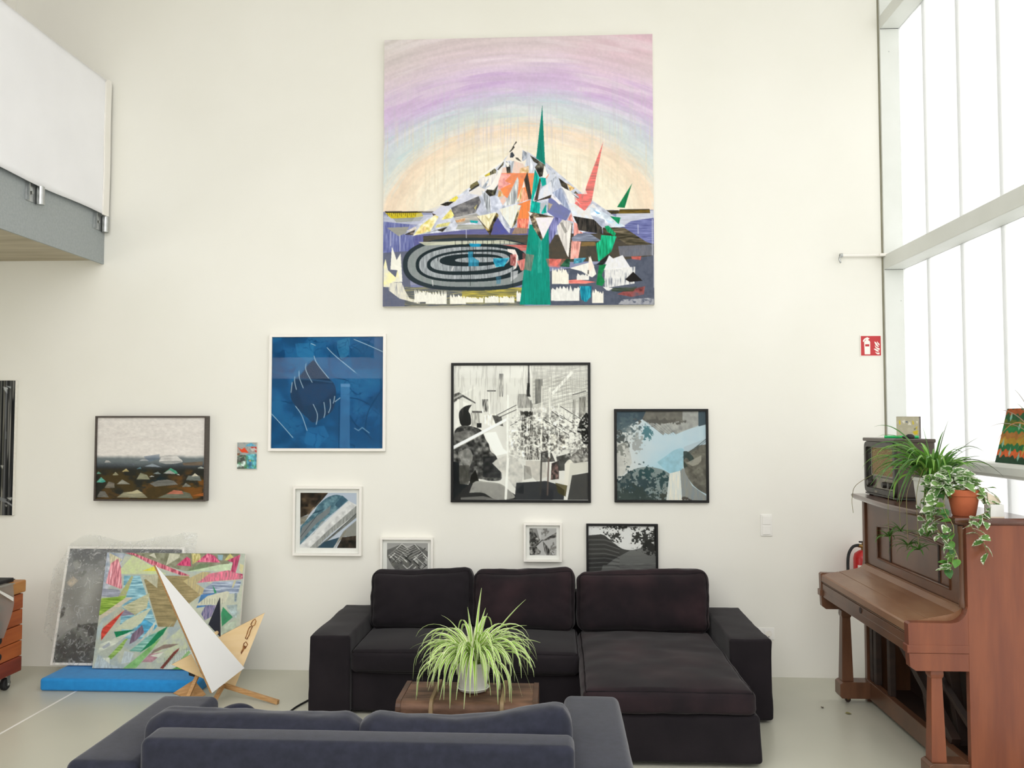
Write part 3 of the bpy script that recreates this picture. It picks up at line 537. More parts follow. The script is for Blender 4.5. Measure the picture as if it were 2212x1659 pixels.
def art_bw():
    A = new(300, 300, ((102, 97), (1556, 97), (1557, 1560), (97, 1555)), '#dcdad3', 5, (960, 770, 5.027)); P = A.poly
    A.a *= (.93 + .14 * A.n(6, 6, 3)[..., None]); G = ['#2c2d2d', '#565654', '#8d8b86', '#b9b6af', '#f0eee8']
    P('#b5b3ab', [960, 100, 1556, 100, 1556, 560, 960, 560], .5, .12, 'h'); 
    for k in range(26):
        x = 975 + k * 23; A.line('#77756f', [x, 110 + (k * 53 % 160), x + 6, 330 + (k * 97 % 230)], 4, .35)
    for k in range(9): A.line('#f3f1ea', [960, 300 + k * 40, 1556, 100 + k * 38], 5, .6)
    for k in range(9): A.line('#6b6964', [1180, 250 + k * 38, 1556, 140 + k * 40], 3.5, .45)
    P(G[2], [985, 250, 1065, 250, 1065, 500, 985, 520], .7, .3, 'v', G[0]); P(G[1], [595, 190, 640, 190, 640, 440, 600, 440], .7, .3, 'v', G[3]); P('#3a3a38', [905, 100, 925, 100, 928, 400, 905, 400], .8); P('#2c2c2b', [898, 290, 930, 290, 925, 400, 938, 440, 890, 440], .9); P(G[2], [800, 410, 880, 410, 960, 520, 960, 560, 790, 560], .7, .2, 'v')
    P(G[1], [410, 465, 480, 465, 480, 600, 410, 610], .8, .3, 'v', G[3]); P(G[0], [465, 370, 560, 372, 560, 380, 465, 380]); P('#4b4a48', [105, 410, 160, 390, 340, 500, 340, 515, 200, 440, 105, 500], .9, .2); P('#e9e7e0', [105, 520, 150, 460, 290, 530, 180, 600, 160, 760, 105, 780], .9)
    # seated dark figure mass on the left
    P('#2d2d2d', A.curve([300, 525, 230, 540, 170, 590, 160, 660, 190, 750, 285, 740, 285, 640, 265, 590, 300, 525]).ravel()); P('#b1afa8', [290, 610, 380, 610, 390, 760, 290, 760], .9, .15); P('#2f2f2f', [355, 725, 405, 725, 405, 775, 355, 775]); P('#565452', [300, 590, 410, 595, 410, 615, 300, 612], .9)
    P('#454544', A.curve([190, 750, 300, 760, 400, 800, 470, 900, 500, 1020, 560, 1080, 600, 1180, 620, 1330, 500, 1350, 380, 1330, 250, 1360, 100, 1380, 100, 860, 190, 750]).ravel(), 1, .2, 'b', '#6d6c69'); P('#8e8c88', [110, 830, 250, 800, 290, 860, 180, 930, 105, 900], .6, .1, 'b'); P('#a5a39e', A.curve([150, 1040, 260, 1000, 310, 1090, 260, 1210, 180, 1130, 150, 1040]).ravel(), .6, .1, 'b'); P('#2e2f31', [420, 1090, 560, 1080, 610, 1200, 615, 1320, 420, 1310], .7, .1, 'b')
    P('#1e2226', [97, 1140, 160, 1150, 165, 1380, 270, 1390, 250, 1555, 97, 1555], .95); P('#55544f', [165, 1180, 270, 1180, 270, 1385, 165, 1385], .8, .1); P('#22211f', [290, 1290, 340, 1230, 375, 1350, 270, 1390], .95)
    P('#4a4a49', [270, 1380, 420, 1370, 600, 1390, 770, 1500, 770, 1555, 97, 1555], 1, .15, 'h', '#2d2d2e'); P('#b0aea8', A.curve([270, 1480, 330, 1360, 450, 1360, 600, 1380, 690, 1440, 760, 1530, 560, 1550, 420, 1480, 270, 1480]).ravel(), .95, .12, 'b', '#8b8984'); P('#8f8d88', [180, 1530, 420, 1515, 600, 1555, 180, 1555], .7)
    # bright middle
    P('#eeece6', [420, 830, 560, 820, 640, 1000, 700, 1050, 560, 1080, 500, 980, 450, 900], .95); P('#d2d0c9', A.curve([520, 1160, 600, 1100, 730, 1080, 850, 1200, 830, 1400, 770, 1430, 690, 1330, 600, 1240, 520, 1160]).ravel(), .95, .1, 'b', '#bab7b0'); P('#26262a', [780, 1450, 860, 1380, 860, 1490, 790, 1480], .9); P('#c9c6be', [700, 800, 840, 800, 870, 1100, 700, 1060], .8, .15, 'b', '#eae8e0')
    P('#e6e3da', [430, 640, 560, 620, 620, 700, 500, 760, 420, 720], .95, .1); P('#3a3937', [520, 640, 620, 650, 640, 760, 560, 740], .8, .3, 'b'); P('#4a4845', [820, 590, 960, 600, 960, 960, 850, 960, 830, 700], .85, .5, 'v', '#a9a69e'); P('#2d2c2a', [830, 600, 960, 610, 950, 660, 830, 640], .8)
    P('#6a6863', [960, 560, 1180, 540, 1280, 700, 1330, 880, 1080, 1000, 960, 900], .45, .4, 'b', '#d8d5cc'); P('#54504d', [1000, 820, 1300, 860, 1320, 1000, 1060, 1050], .7, .4, 'b', '#a7a39a'); P('#353432', [830, 870, 1030, 850, 1040, 960, 840, 970], .7, .5, 'v', '#8d8a84'); P('#d0cdc4', [1150, 880, 1210, 870, 1190, 940, 1150, 950], .9)
    P('#5d5b57', [870, 980, 960, 960, 1030, 1000, 1030, 1120, 870, 1120], .8, .3, 'v', '#a09d96'); P('#c9c5bd', [880, 1130, 1100, 1130, 1120, 1300, 1000, 1350, 880, 1250], .85, .08, 'b', '#b5b0a8'); P('#3a3937', [1050, 1040, 1150, 1020, 1200, 1140, 1050, 1150], .8, .3, 'b')
    P('#3d3836', [1160, 1160, 1240, 1130, 1240, 1330, 1150, 1340], .9, .2, 'b', '#6a5450'); P('#4a4a48', [1210, 1090, 1360, 1050, 1380, 1150, 1300, 1240, 1240, 1240], .9, .15, 'b'); P('#ddd9ce', A.curve([1300, 1170, 1350, 1120, 1430, 1140, 1370, 1240, 1330, 1420, 1290, 1430, 1300, 1300, 1300, 1170]).ravel()); P('#cfccc2', A.curve([1360, 1160, 1520, 1130, 1540, 1250, 1420, 1280, 1350, 1420, 1330, 1480, 1340, 1360, 1360, 1160]).ravel()); P('#6f6d69', [1350, 1100, 1450, 1010, 1556, 960, 1556, 1140, 1400, 1160], .95, .15, 'b', '#9b9892'); P('#dbd8ce', [1225, 1350, 1285, 1330, 1285, 1370, 1230, 1370])
    P('#232323', A.curve([1440, 760, 1500, 650, 1556, 640, 1556, 960, 1500, 940, 1480, 860, 1440, 820, 1440, 760]).ravel(), .97, .1); P('#a8a59e', [1330, 960, 1480, 900, 1470, 980, 1360, 1000], .8, .2); P('#4c4b49', [1380, 1290, 1556, 1260, 1557, 1555, 1330, 1555], .9, .08, 'b', '#3a3a3a')
    P('#3b3d40', [780, 1370, 1100, 1350, 1200, 1380, 1300, 1450, 1290, 1555, 760, 1555], .9, .12, 'h', '#2b2d31'); P('#585032', [1200, 1370, 1330, 1400, 1310, 1520, 1230, 1480], .8, .15, 'b', '#474228'); P('#34353a', [1040, 1440, 1180, 1440, 1180, 1555, 1040, 1555], .6)
    P('#9a978e', [860, 1180, 930, 1200, 950, 1320, 860, 1340], .5, .3, 'v', '#5c5a56')
    # poles, rails, struts
    A.line('#f4f2ea', [97, 990, 690, 680], 32, 1); A.line('#c7c5bd', [97, 1012, 690, 698], 8, .7); A.line('#efede6', [685, 430, 690, 1100, 665, 1540], 26, .9); A.line('#cfcdc6', [697, 560, 697, 1100], 6, .7); A.line('#e9e6dd', [1058, 330, 1050, 1050], 16, .85); A.line('#4b4946', [1052, 1050, 1040, 1500], 18, .85); A.line('#eeece4', [1145, 350, 1135, 1100], 22, .9); A.line('#6a5d58', [1130, 1100, 1115, 1500], 18, .8); A.line('#efede5', [1240, 520, 1230, 1060], 11, .9); A.line('#eceae2', [790, 540, 795, 900], 13, .8); A.line('#3c3b39', [940, 480, 940, 1080], 9, .7); A.line('#e7e5dc', [720, 560, 720, 1050], 7, .8)
    for pts in ([570, 640, 780, 530], [590, 665, 780, 580], [1260, 545, 1490, 690], [1250, 640, 1440, 760], [1165, 600, 1300, 690], [1165, 740, 1340, 850], [1250, 740, 1420, 840], [720, 750, 790, 710], [1080, 690, 1200, 760]): A.line('#3a3937', pts, 9, .8); A.line('#f2f0e8', [pts[0], pts[1] - 9, pts[2], pts[3] - 9], 6, .8)
    A.line('#f2f0e9', [1180, 400, 1380, 180], 30, .8); A.line('#efeee7', [1180, 440, 1556, 380], 14, .7); A.line('#4a4947', [1390, 420, 1530, 380], 12, .7); A.line('#e8e6de', [97, 460, 330, 340], 20, .6); A.line('#efede5', [490, 400, 490, 620], 16, .8); P('#77746e', [1460, 450, 1530, 440, 1530, 620, 1460, 680], .7, .3, 'v'); P('#7c7a74', [1390, 470, 1420, 470, 1410, 780, 1385, 790], .6, .3, 'v')
    hc = sst(A.n(60, 60, 41, 3), .5, .62) * sst(A.Y / A.H, .3, .42) * sst(-A.Y / A.H, -.75, -.6) * sst(A.X / A.W, .38, .5); A.field(hc, '#4a4845', .5); A.field(sst(A.n(70, 70, 43, 3), .55, .62) * sst(A.Y / A.H, .3, .42) * sst(-A.Y / A.H, -.75, -.6) * sst(A.X / A.W, .35, .5), '#f0eee6', .7)
    A.field(sst(A.n(8, 110, 47, 3), .56, .64) * sst(-A.Y / A.H, -.5, -.2), '#a9a69f', .4)
    A.a = (A.a - .5) * 1.22 + .49
    return A.out()

def art_sky():
    A = new(205, 205, ((155, 130), (1550, 130), (1557, 1522), (165, 1522)), '#c5d5dc', 6, (1310, 870, 7.213)); P = A.poly; n = A.n(4, 4, 1)
    A.field(sst(n, .3, .7), '#b5d0dc', .7); A.field(sst(-A.X / A.W, -.45, -.05), '#d9d8d3', .9); A.field(sst(A.Y / A.H, .4, .75) * sst(-abs(A.X / A.W - .55), -.22, -.08), '#9fcfdd', .5)
    P('#8d8a83', [400, 130, 1435, 130, 1435, 350, 1090, 490, 1040, 460, 970, 495, 910, 470, 890, 510, 640, 310], .85, .05, 'b', '#a9a59c'); P('#6b675f', [480, 130, 1190, 130, 1190, 280, 900, 330, 600, 290], .85, .06, 'b'); P('#3f4f58', [1435, 130, 1550, 130, 1550, 340, 1435, 370], .95); P('#a4a49f', [1190, 130, 1430, 130, 1430, 370, 1190, 440], .5)
    for k in range(6): A.line('#5c6468', [520 + k * 70, 220 + k * 8, 890 + k * 40, 500], 4, .6)
    P('#435560', [155, 130, 620, 130, 560, 260, 330, 360, 200, 430, 155, 420], .95, .08, 'b', '#34444f')
    A.field(leaves(A, 300, 330, 330, 260, 21, 6, .62), '#53646a', .9); A.field(leaves(A, 640, 460, 120, 130, 22, 6, .6), '#4f7a82', .95); A.field(leaves(A, 400, 470, 200, 160, 24, 6, .62), '#8a9290', .8); A.field(leaves(A, 220, 620, 140, 260, 23, 6, .6), '#4b5150', .95); A.field(leaves(A, 470, 640, 160, 150, 25, 5, .64), '#9a9b97', .8); A.field(leaves(A, 760, 290, 380, 80, 26, 6, .62), '#5a5852', .9); A.field(leaves(A, 1050, 290, 200, 80, 27, 6, .62), '#5e5b54', .9)
    P('#b9b5aa', [165, 640, 330, 620, 380, 800, 400, 940, 340, 1040, 170, 1250], .5, .08, 'b')
    P('#86b8c8', A.curve([790, 930, 920, 840, 1060, 740, 1200, 720, 1210, 900, 1160, 1060, 990, 1090, 790, 930]).ravel(), .55, .06, 'b')
    arch = A.curve([165, 1260, 330, 1100, 500, 1020, 680, 1005, 860, 1040, 985, 1105]); P('#8e9793', list(arch.ravel()) + [935, 1522, 165, 1522], .95, .08, 'b', '#74807f'); P('#55605f', [165, 1260, 300, 1120, 420, 1060, 330, 1300, 165, 1400], .8, .06)
    A.field(leaves(A, 430, 1330, 400, 270, 31, 6, .58), '#2f4247', .95); A.field(leaves(A, 640, 1110, 220, 120, 32, 7, .6), '#2c4a4d', .95); A.field(leaves(A, 880, 1220, 130, 120, 33, 7, .6), '#2c4548', .95); A.field(leaves(A, 500, 1490, 480, 170, 34, 6, .55), '#36423f', .9); A.field(leaves(A, 860, 1450, 120, 110, 35, 6, .58), '#3c4039', .9)
    P('#dfe4e0', [985, 1105, 1150, 1060, 1180, 1522, 935, 1522], .97, .03, 'v', '#e6dfcf'); P('#9f9d93', [1150, 1060, 1200, 1020, 1230, 1080, 1330, 1290, 1550, 1450, 1557, 1522, 1180, 1522], .97, .05, 'v', '#7f868a')
    P('#5c574c', A.curve([1200, 910, 1205, 1000, 1240, 1110, 1330, 1260, 1440, 1360, 1557, 1425]).ravel().tolist() + [1557, 650, 1430, 660, 1260, 760], .93, .08, 'b', '#6e695d'); P('#b5c4cc', [1205, 690, 1550, 560, 1550, 650, 1440, 665, 1220, 800], .9); A.line('#3a4648', [1195, 850, 1550, 570], 9); A.line('#4a5658', [1230, 850, 1550, 600], 6); P('#34423f', A.curve([1200, 760, 1260, 760, 1340, 830, 1360, 890, 1320, 940, 1250, 860, 1200, 900]).ravel(), .9, .1); P('#a8a497', [1250, 940, 1400, 860, 1480, 820, 1480, 900, 1430, 960, 1340, 990], .8); P('#39413a', [1200, 900, 1270, 990, 1210, 1020], .9); A.field(leaves(A, 1430, 1100, 140, 130, 36, 6, .63), '#3d3f37', .8); A.field(leaves(A, 1240, 1500, 90, 40, 37, 5, .6), '#4a433c', .9)
    P('#b7cbd6', [1195, 440, 1440, 380, 1440, 600, 1195, 580], .4); return A.out()

def art_dunes():
    A = new(240, 184, ((120, 100), (1478, 100), (1460, 1130), (97, 1130)), '#e0dcd6', 7, (190, 885, 5.82)); P = A.poly; v = A.Y / A.H
    A.a *= .97 + .06 * A.n(14, 4, 2)[..., None]; A.field(sst(A.n(18, 4, 3, 3), .5, .7) * sst(-v, -.45, -.2), '#d3cdc8', .5)
    hz = .465 + (A.n(2, 6, 5) - .5) * .05; g = sst(v, hz - .01, hz + .05); A.field(g, '#6d7678'); A.field(sst(v, hz + .06, hz + .16), '#3c4247'); A.field(sst(v, .58, .66), '#2b2c26')
    A.field(sst(A.n(7, 6, 6), .45, .62) * sst(v, .6, .7), '#4a3d22', .9); A.field(sst(A.n(9, 6, 8), .5, .65) * sst(v, .6, .75) * sst(A.X / A.W, .5, .9), '#7a4f22', .9); A.field(sst(A.n(9, 6, 12), .55, .68) * sst(v, .66, .8), '#5c4526', .8); A.field(sst(A.n(8, 7, 13), .52, .62) * sst(v, .55, .7) * sst(-abs(A.X / A.W - .52), -.2, -.05), '#1c2a30', .9); P('#5f7087', [700, 590, 900, 560, 900, 620, 760, 660], .5)
    P('#75604a', [1190, 670, 1440, 650, 1440, 700, 1200, 700], .7, .1, 'h')
    def tent(col, pts, sh=None):
        P(col, pts, 1, .08, 'h')
        if sh: P(sh, pts[:2] + [(pts[0] + pts[-2]) / 2, (pts[1] + pts[-1]) / 2 - 8] + pts[-2:], .7)
    tent('#c9c8c4', A.curve([890, 655, 930, 590, 1000, 572, 1090, 572, 1150, 610, 1180, 660, 1000, 685, 890, 655]).ravel().tolist()); P('#8e918f', [890, 650, 1175, 640, 1180, 665, 1000, 685, 900, 670], .7)
    for c, p in (('#a9a9a5', [205, 668, 225, 640, 260, 642, 290, 668]), ('#a5a8aa', [640, 645, 680, 625, 740, 628, 768, 645]), ('#5f6470', [535, 695, 565, 680, 585, 698]), ('#87929a', [705, 715, 810, 680, 930, 725]), ('#5f7f88', [610, 748, 660, 722, 672, 745]), ('#b3a473', [425, 782, 480, 742, 515, 778]), ('#9a977a', [305, 828, 345, 785, 388, 825]), ('#6aa08e', [105, 810, 130, 780, 168, 808]), ('#62a896', [105, 915, 165, 850, 222, 905, 180, 920]), ('#8a8a72', [610, 878, 660, 795, 740, 820, 778, 878]), ('#7b8684', [815, 808, 880, 780, 918, 810]), ('#c1c3bd', [765, 848, 800, 830, 838, 842]), ('#4f9a7c', [950, 800, 1040, 735, 1110, 770, 1130, 805]), ('#a3a49f', [948, 802, 1020, 758, 1060, 780, 1100, 808]), ('#d5d6d0', [1110, 815, 1140, 808, 1155, 825]), ('#6c726c', [1230, 885, 1260, 830, 1400, 830, 1425, 895]), ('#cfc9b4', [1298, 838, 1345, 798, 1390, 835]), ('#777266', [205, 988, 260, 905, 330, 925, 333, 985]), ('#8c8c80', [360, 940, 430, 880, 530, 938]), ('#6f6f69', [775, 930, 880, 890, 1000, 880, 1080, 895, 1130, 940, 840, 968]), ('#7c7d72', [1180, 970, 1230, 920, 1300, 965]), ('#6f6d66', [110, 1100, 150, 1030, 210, 1028, 262, 1105]), ('#8f8c74', [360, 1105, 450, 1040, 560, 1030, 620, 1005, 690, 1050, 750, 1108]), ('#6c7060', [870, 1110, 1010, 1050, 1130, 1010, 1280, 1050, 1320, 1115]), ('#b5705a', [985, 1060, 1080, 1010, 1180, 1020, 1200, 1060]), ('#9a5a2a', [1300, 1080, 1455, 1040, 1455, 1085]), ('#a9b0a8', [1370, 735, 1420, 715, 1460, 730, 1460, 742])): tent(c, p)
    P('#c4bc98', [470, 1050, 560, 1030, 620, 1007, 690, 1052, 560, 1060], .8); P('#2f8f86', [150, 900, 215, 895, 222, 908, 180, 920], .6); A.a *= .95 + .1 * A.n(60, 40, 9, 2)[..., None]; return A.out()

def art_tiny():
    A = new(44, 60, ((1875, 408), (2120, 408), (2122, 745), (1875, 745)), '#a7aaa6', 8, (190, 885, 5.82)); P = A.poly
    A.field(sst(A.n(5, 5, 2), .45, .6), '#8a9a9c', .8); P('#5fa9c8', [1985, 440, 2050, 415, 2110, 455, 1990, 460], .9, .1); P('#a6a39c', [1875, 470, 2120, 470, 2120, 540, 1875, 540], .7, .1); P('#e0502f', [1880, 465, 1930, 500, 1965, 475, 2020, 540, 1930, 535]); P('#b9413a', [2040, 465, 2118, 465, 2120, 540, 2080, 510]); P('#c9c8c3', [2040, 490, 2090, 475, 2120, 505, 2060, 520], .9)
    P('#4f97c4', [1990, 560, 2120, 555, 2120, 745, 2000, 740], .9, .2, 'b', '#5fb0b5'); P('#5f6358', [1875, 560, 1990, 570, 2000, 740, 1875, 745], .9, .3, 'b', '#9fb0a8'); A.field(sst(A.n(9, 9, 4), .55, .65) * sst(A.Y / A.H, .45, .55), '#4f8f62', .7); P('#d8b46a', [2020, 640, 2045, 630, 2045, 655]); P('#3f4640', [1910, 610, 1960, 590, 1975, 640, 1930, 650], .8); P('#7f5a44', [1875, 545, 1920, 545, 1900, 575, 1875, 575], .9); return A.out()

def art_stripes():
    A = new(110, 230, ((-200, 822), (33.8, 822), (26, 1113), (-206, 1113)), '#17181a', 9)
    s = A.n(1, 70, 3, 3); A.field(sst(s, .52, .66), '#4a4b4b', .9); s = A.n(1, 50, 5, 2); A.field(sst(s, .66, .72), '#9b9a92', .8)
    for x, c, w_ in ((3, '#8f9088', 1.6), (9.5, '#a5a38f', 1.2), (14, '#6f7070', 3), (24, '#9b9b92', 1.0), (18, '#2a2b2b', 2)): A.line(c, [x, 815, x - 7.5, 1120], w_, .9)
    P = A.poly; P('#b9bdbd', [7, 836, 16, 838, 15, 852, 8, 842], .9); P('#a9aeb0', [13, 834, 24, 836, 22, 840], .9); P('#7f8486', [12, 850, 15, 850, 13, 950, 10, 950], .5); P('#c5c7bd', [1, 1006, 7, 1006, 4, 1013], .9); P('#b3b5b0', [14, 1075, 26, 1074, 22, 1081], .9); P('#9ea0a0', [10, 1080, 26, 1090, 26, 1094, 11, 1084], .8); P('#7a7d7e', [-4, 1072, 14, 1078, 12, 1086, -3, 1080], .8); P('#b0b0a8', [10, 1090, 15, 1090, 13, 1095], .8); P('#4d5f3a', [-40, 900, -1, 900, -3, 960, -40, 970], .7); P('#6a6e74', [-150, 850, -60, 880, -90, 980, -140, 1000], .6); return A.out()

def art_tower():
    A = new(150, 150, ((205, 150), (1008, 150), (1003, 950), (192, 950)), '#c3cbd6', 10, (615, 1040, 6.506)); P = A.poly
    A.field(sst(A.X / A.W - A.Y / A.H, -.2, .8), '#b4bfd0', .6)
    P('#d4d3d2', [192, 920, 200, 905, 890, 265, 1008, 330, 1008, 480, 330, 950, 192, 950], 1, .04, 'b', '#e2e1df'); P('#e3e2e0', [240, 870, 860, 290, 890, 330, 560, 640, 330, 840], .9)
    t = A.curve([205, 640, 300, 540, 400, 430, 450, 340, 560, 240, 650, 195, 730, 183, 810, 205, 885, 262]).ravel().tolist(); P('#4a6f80', t + [560, 540, 200, 900, 195, 780], 1, .08, 'b', '#6a8a94'); P('#2f4d5c', [400, 430, 560, 380, 480, 430, 370, 460], .9); P('#34566a', [690, 330, 800, 190, 870, 250, 760, 370], .7, .1); P('#8a8d8e', [230, 650, 560, 400, 640, 330, 620, 440, 430, 600, 200, 860, 197, 780], .9, .06, 'b', '#76797a'); A.line('#2a3238', [205, 790, 470, 440], 7, .8)
    P('#a3a5a3', [400, 740, 500, 570, 560, 550, 330, 800, 200, 900], .8, .05); P('#2e2721', [205, 150, 605, 150, 540, 230, 450, 330, 330, 460, 205, 510], 1, .25, 'b', '#45382a'); P('#7a6a58', [290, 470, 480, 270, 500, 250, 330, 470], .8, .3, 'b'); P('#a89f8c', [205, 510, 330, 470, 260, 590, 205, 620], .9, .3, 'b', '#6d6a5c')
    P('#8f908c', [330, 950, 600, 690, 1008, 330, 1008, 440, 640, 740, 420, 950], 1, .05, 'v', '#a5a6a2'); P('#767874', [420, 950, 650, 760, 1008, 440, 1008, 500, 560, 870, 480, 950], 1, .08, 'b'); A.line('#23282a', [600, 820, 1008, 440], 8, .8); P('#b3b2ac', [700, 900, 820, 700, 1008, 540, 1003, 770, 830, 780], 1, .2, 'v', '#6f6f68'); P('#39525f', [440, 950, 540, 860, 760, 790, 670, 950], 1, .1, 'b', '#2c4658'); P('#241f1b', [720, 950, 800, 790, 1000, 765, 1003, 950], 1, .25, 'b', '#3a3128'); A.line('#8f8168', [690, 950, 850, 700], 8, .8); A.line('#c3b9a4', [670, 950, 780, 790], 6, .7); return A.out()

def art_hatch():
    A = new(120, 120, ((1425, 875), (2003, 875), (2003, 1462), (1425, 1462)), '#a8a6a2', 11, (615, 1040, 6.506)); P = A.poly
    P('#7f7e7b', [1425, 980, 1560, 925, 1640, 895, 1730, 955, 1820, 895, 2003, 1000, 2003, 1060, 1720, 1462, 1500, 1200, 1425, 1060], .9, .25, 'b', '#55544f')
    rs = np.random.RandomState(4)
    for k in range(70):
        x = 1450 + rs.rand() * 520; y = 1000 + rs.rand() * 440; d = rs.choice([-1, 1]); L = 40 + rs.rand() * 120; c = rs.choice(['#2c2c2b', '#d8d6d0', '#6a6966', '#eceae4', '#454441'])
        if abs(x - 1715) < 300 - abs(y - 1080) * .6: A.line(c, [x, y, x + L * .75, y + d * L * .7], 6 + rs.rand() * 10, .8)
    for k in range(14): A.line('#e4e2dc' if k % 2 else '#5a5956', [1480 + k * 13, 1050 - k * 11, 1640 + k * 10, 1140 - k * 14], 6, .6); A.line('#e4e2dc' if k % 2 else '#5a5956', [1950 - k * 13, 1050 - k * 11, 1790 - k * 10, 1140 - k * 14], 6, .6)
    A.line('#f0eee8', [1450, 1060, 1640, 890], 8); A.line('#f0eee8', [1985, 1080, 1815, 895], 8); A.line('#f0eee8', [1640, 895, 1720, 960], 6); P('#8d8c89', [1430, 990, 1560, 925, 1560, 990, 1450, 1060], .7, .2, 'h', '#5b5a57'); P('#8d8c89', [1890, 930, 2000, 1000, 1985, 1060, 1880, 980], .7, .2, 'h', '#5b5a57'); return A.out()

def art_star():
    A = new(84, 84, ((215, 272), (600, 272), (600, 660), (215, 660)), '#b9b7b4', 12, (1110, 1100, 6.506)); P = A.poly
    P('#5d5b58', [215, 272, 310, 272, 370, 450, 320, 540, 215, 530], 1, .25, 'b', '#8c8a86'); P('#8f8d89', [265, 272, 320, 272, 365, 440, 350, 440], .9); P('#4d4b49', [395, 450, 600, 330, 600, 400, 440, 450], 1, .2, 'b', '#77746f'); P('#464441', [405, 455, 470, 530, 550, 660, 440, 660], 1, .3, 'v', '#8b8985'); P('#595754', [215, 540, 320, 540, 380, 600, 370, 640, 230, 660], 1, .3, 'b', '#8f8d88'); A.field(leaves(A, 450, 320, 70, 60, 5, 5, .6), '#77746f', .8); A.field(leaves(A, 560, 540, 60, 90, 6, 5, .6), '#77746f', .8); A.field(leaves(A, 280, 450, 80, 80, 7, 4, .6), '#33322f', .8); A.line('#2c2b29', [320, 520, 400, 440], 10); P('#cfcdca', [325, 285, 390, 300, 380, 430, 365, 430], .8); return A.out()

def art_roof():
    A = new(155, 155, ((1048, 235), (1985, 240), (1990, 1170), (1050, 1170)), '#e6e5e2', 13, (1110, 1100, 6.506)); P = A.poly
    A.field(sst(A.Y / A.H, .3, .6), '#6b6b69'); P('#e6e5e2', [1048, 235, 1985, 240, 1985, 540, 1048, 300])
    roof = A.curve([1280, 370, 1400, 470, 1520, 550, 1640, 570, 1760, 545, 1800, 515]).ravel().tolist(); P('#4c4b49', [1050, 370, 1230, 355] + roof + [1990, 600, 1990, 1170, 1050, 1170], 1, .12, 'h', '#343332'); P('#8e8e8a', [1400, 700, 1620, 580, 1820, 530, 1990, 640, 1990, 760, 1300, 780], .8, .1, 'h', '#6b6b68'); P('#7b7b78', [1250, 780, 1990, 740, 1990, 1170, 1150, 1170], .7, .1, 'h')
    for k in range(14): A.line('#8f8e8b' if k % 2 else '#232323', [1050, 400 + k * 32, 1280, 400 + k * 31, 1480, 480 + k * 26], 6, .7)
    A.field(leaves(A, 1400, 360, 150, 110, 5, 4, .6), '#2f2f2d', .95); A.field(leaves(A, 1450, 262, 300, 40, 6, 4, .58), '#2a2a28', .95); A.field(leaves(A, 1840, 380, 190, 170, 7, 4, .57), '#2b2b29', .95); A.field(leaves(A, 1900, 520, 110, 80, 8, 4, .5), '#1f1f1e', .95); P('#1f1f1e', [1960, 240, 1990, 240, 1990, 600, 1960, 560]); A.line('#3a3937', [1850, 575, 1985, 590], 8, .8); return A.out()

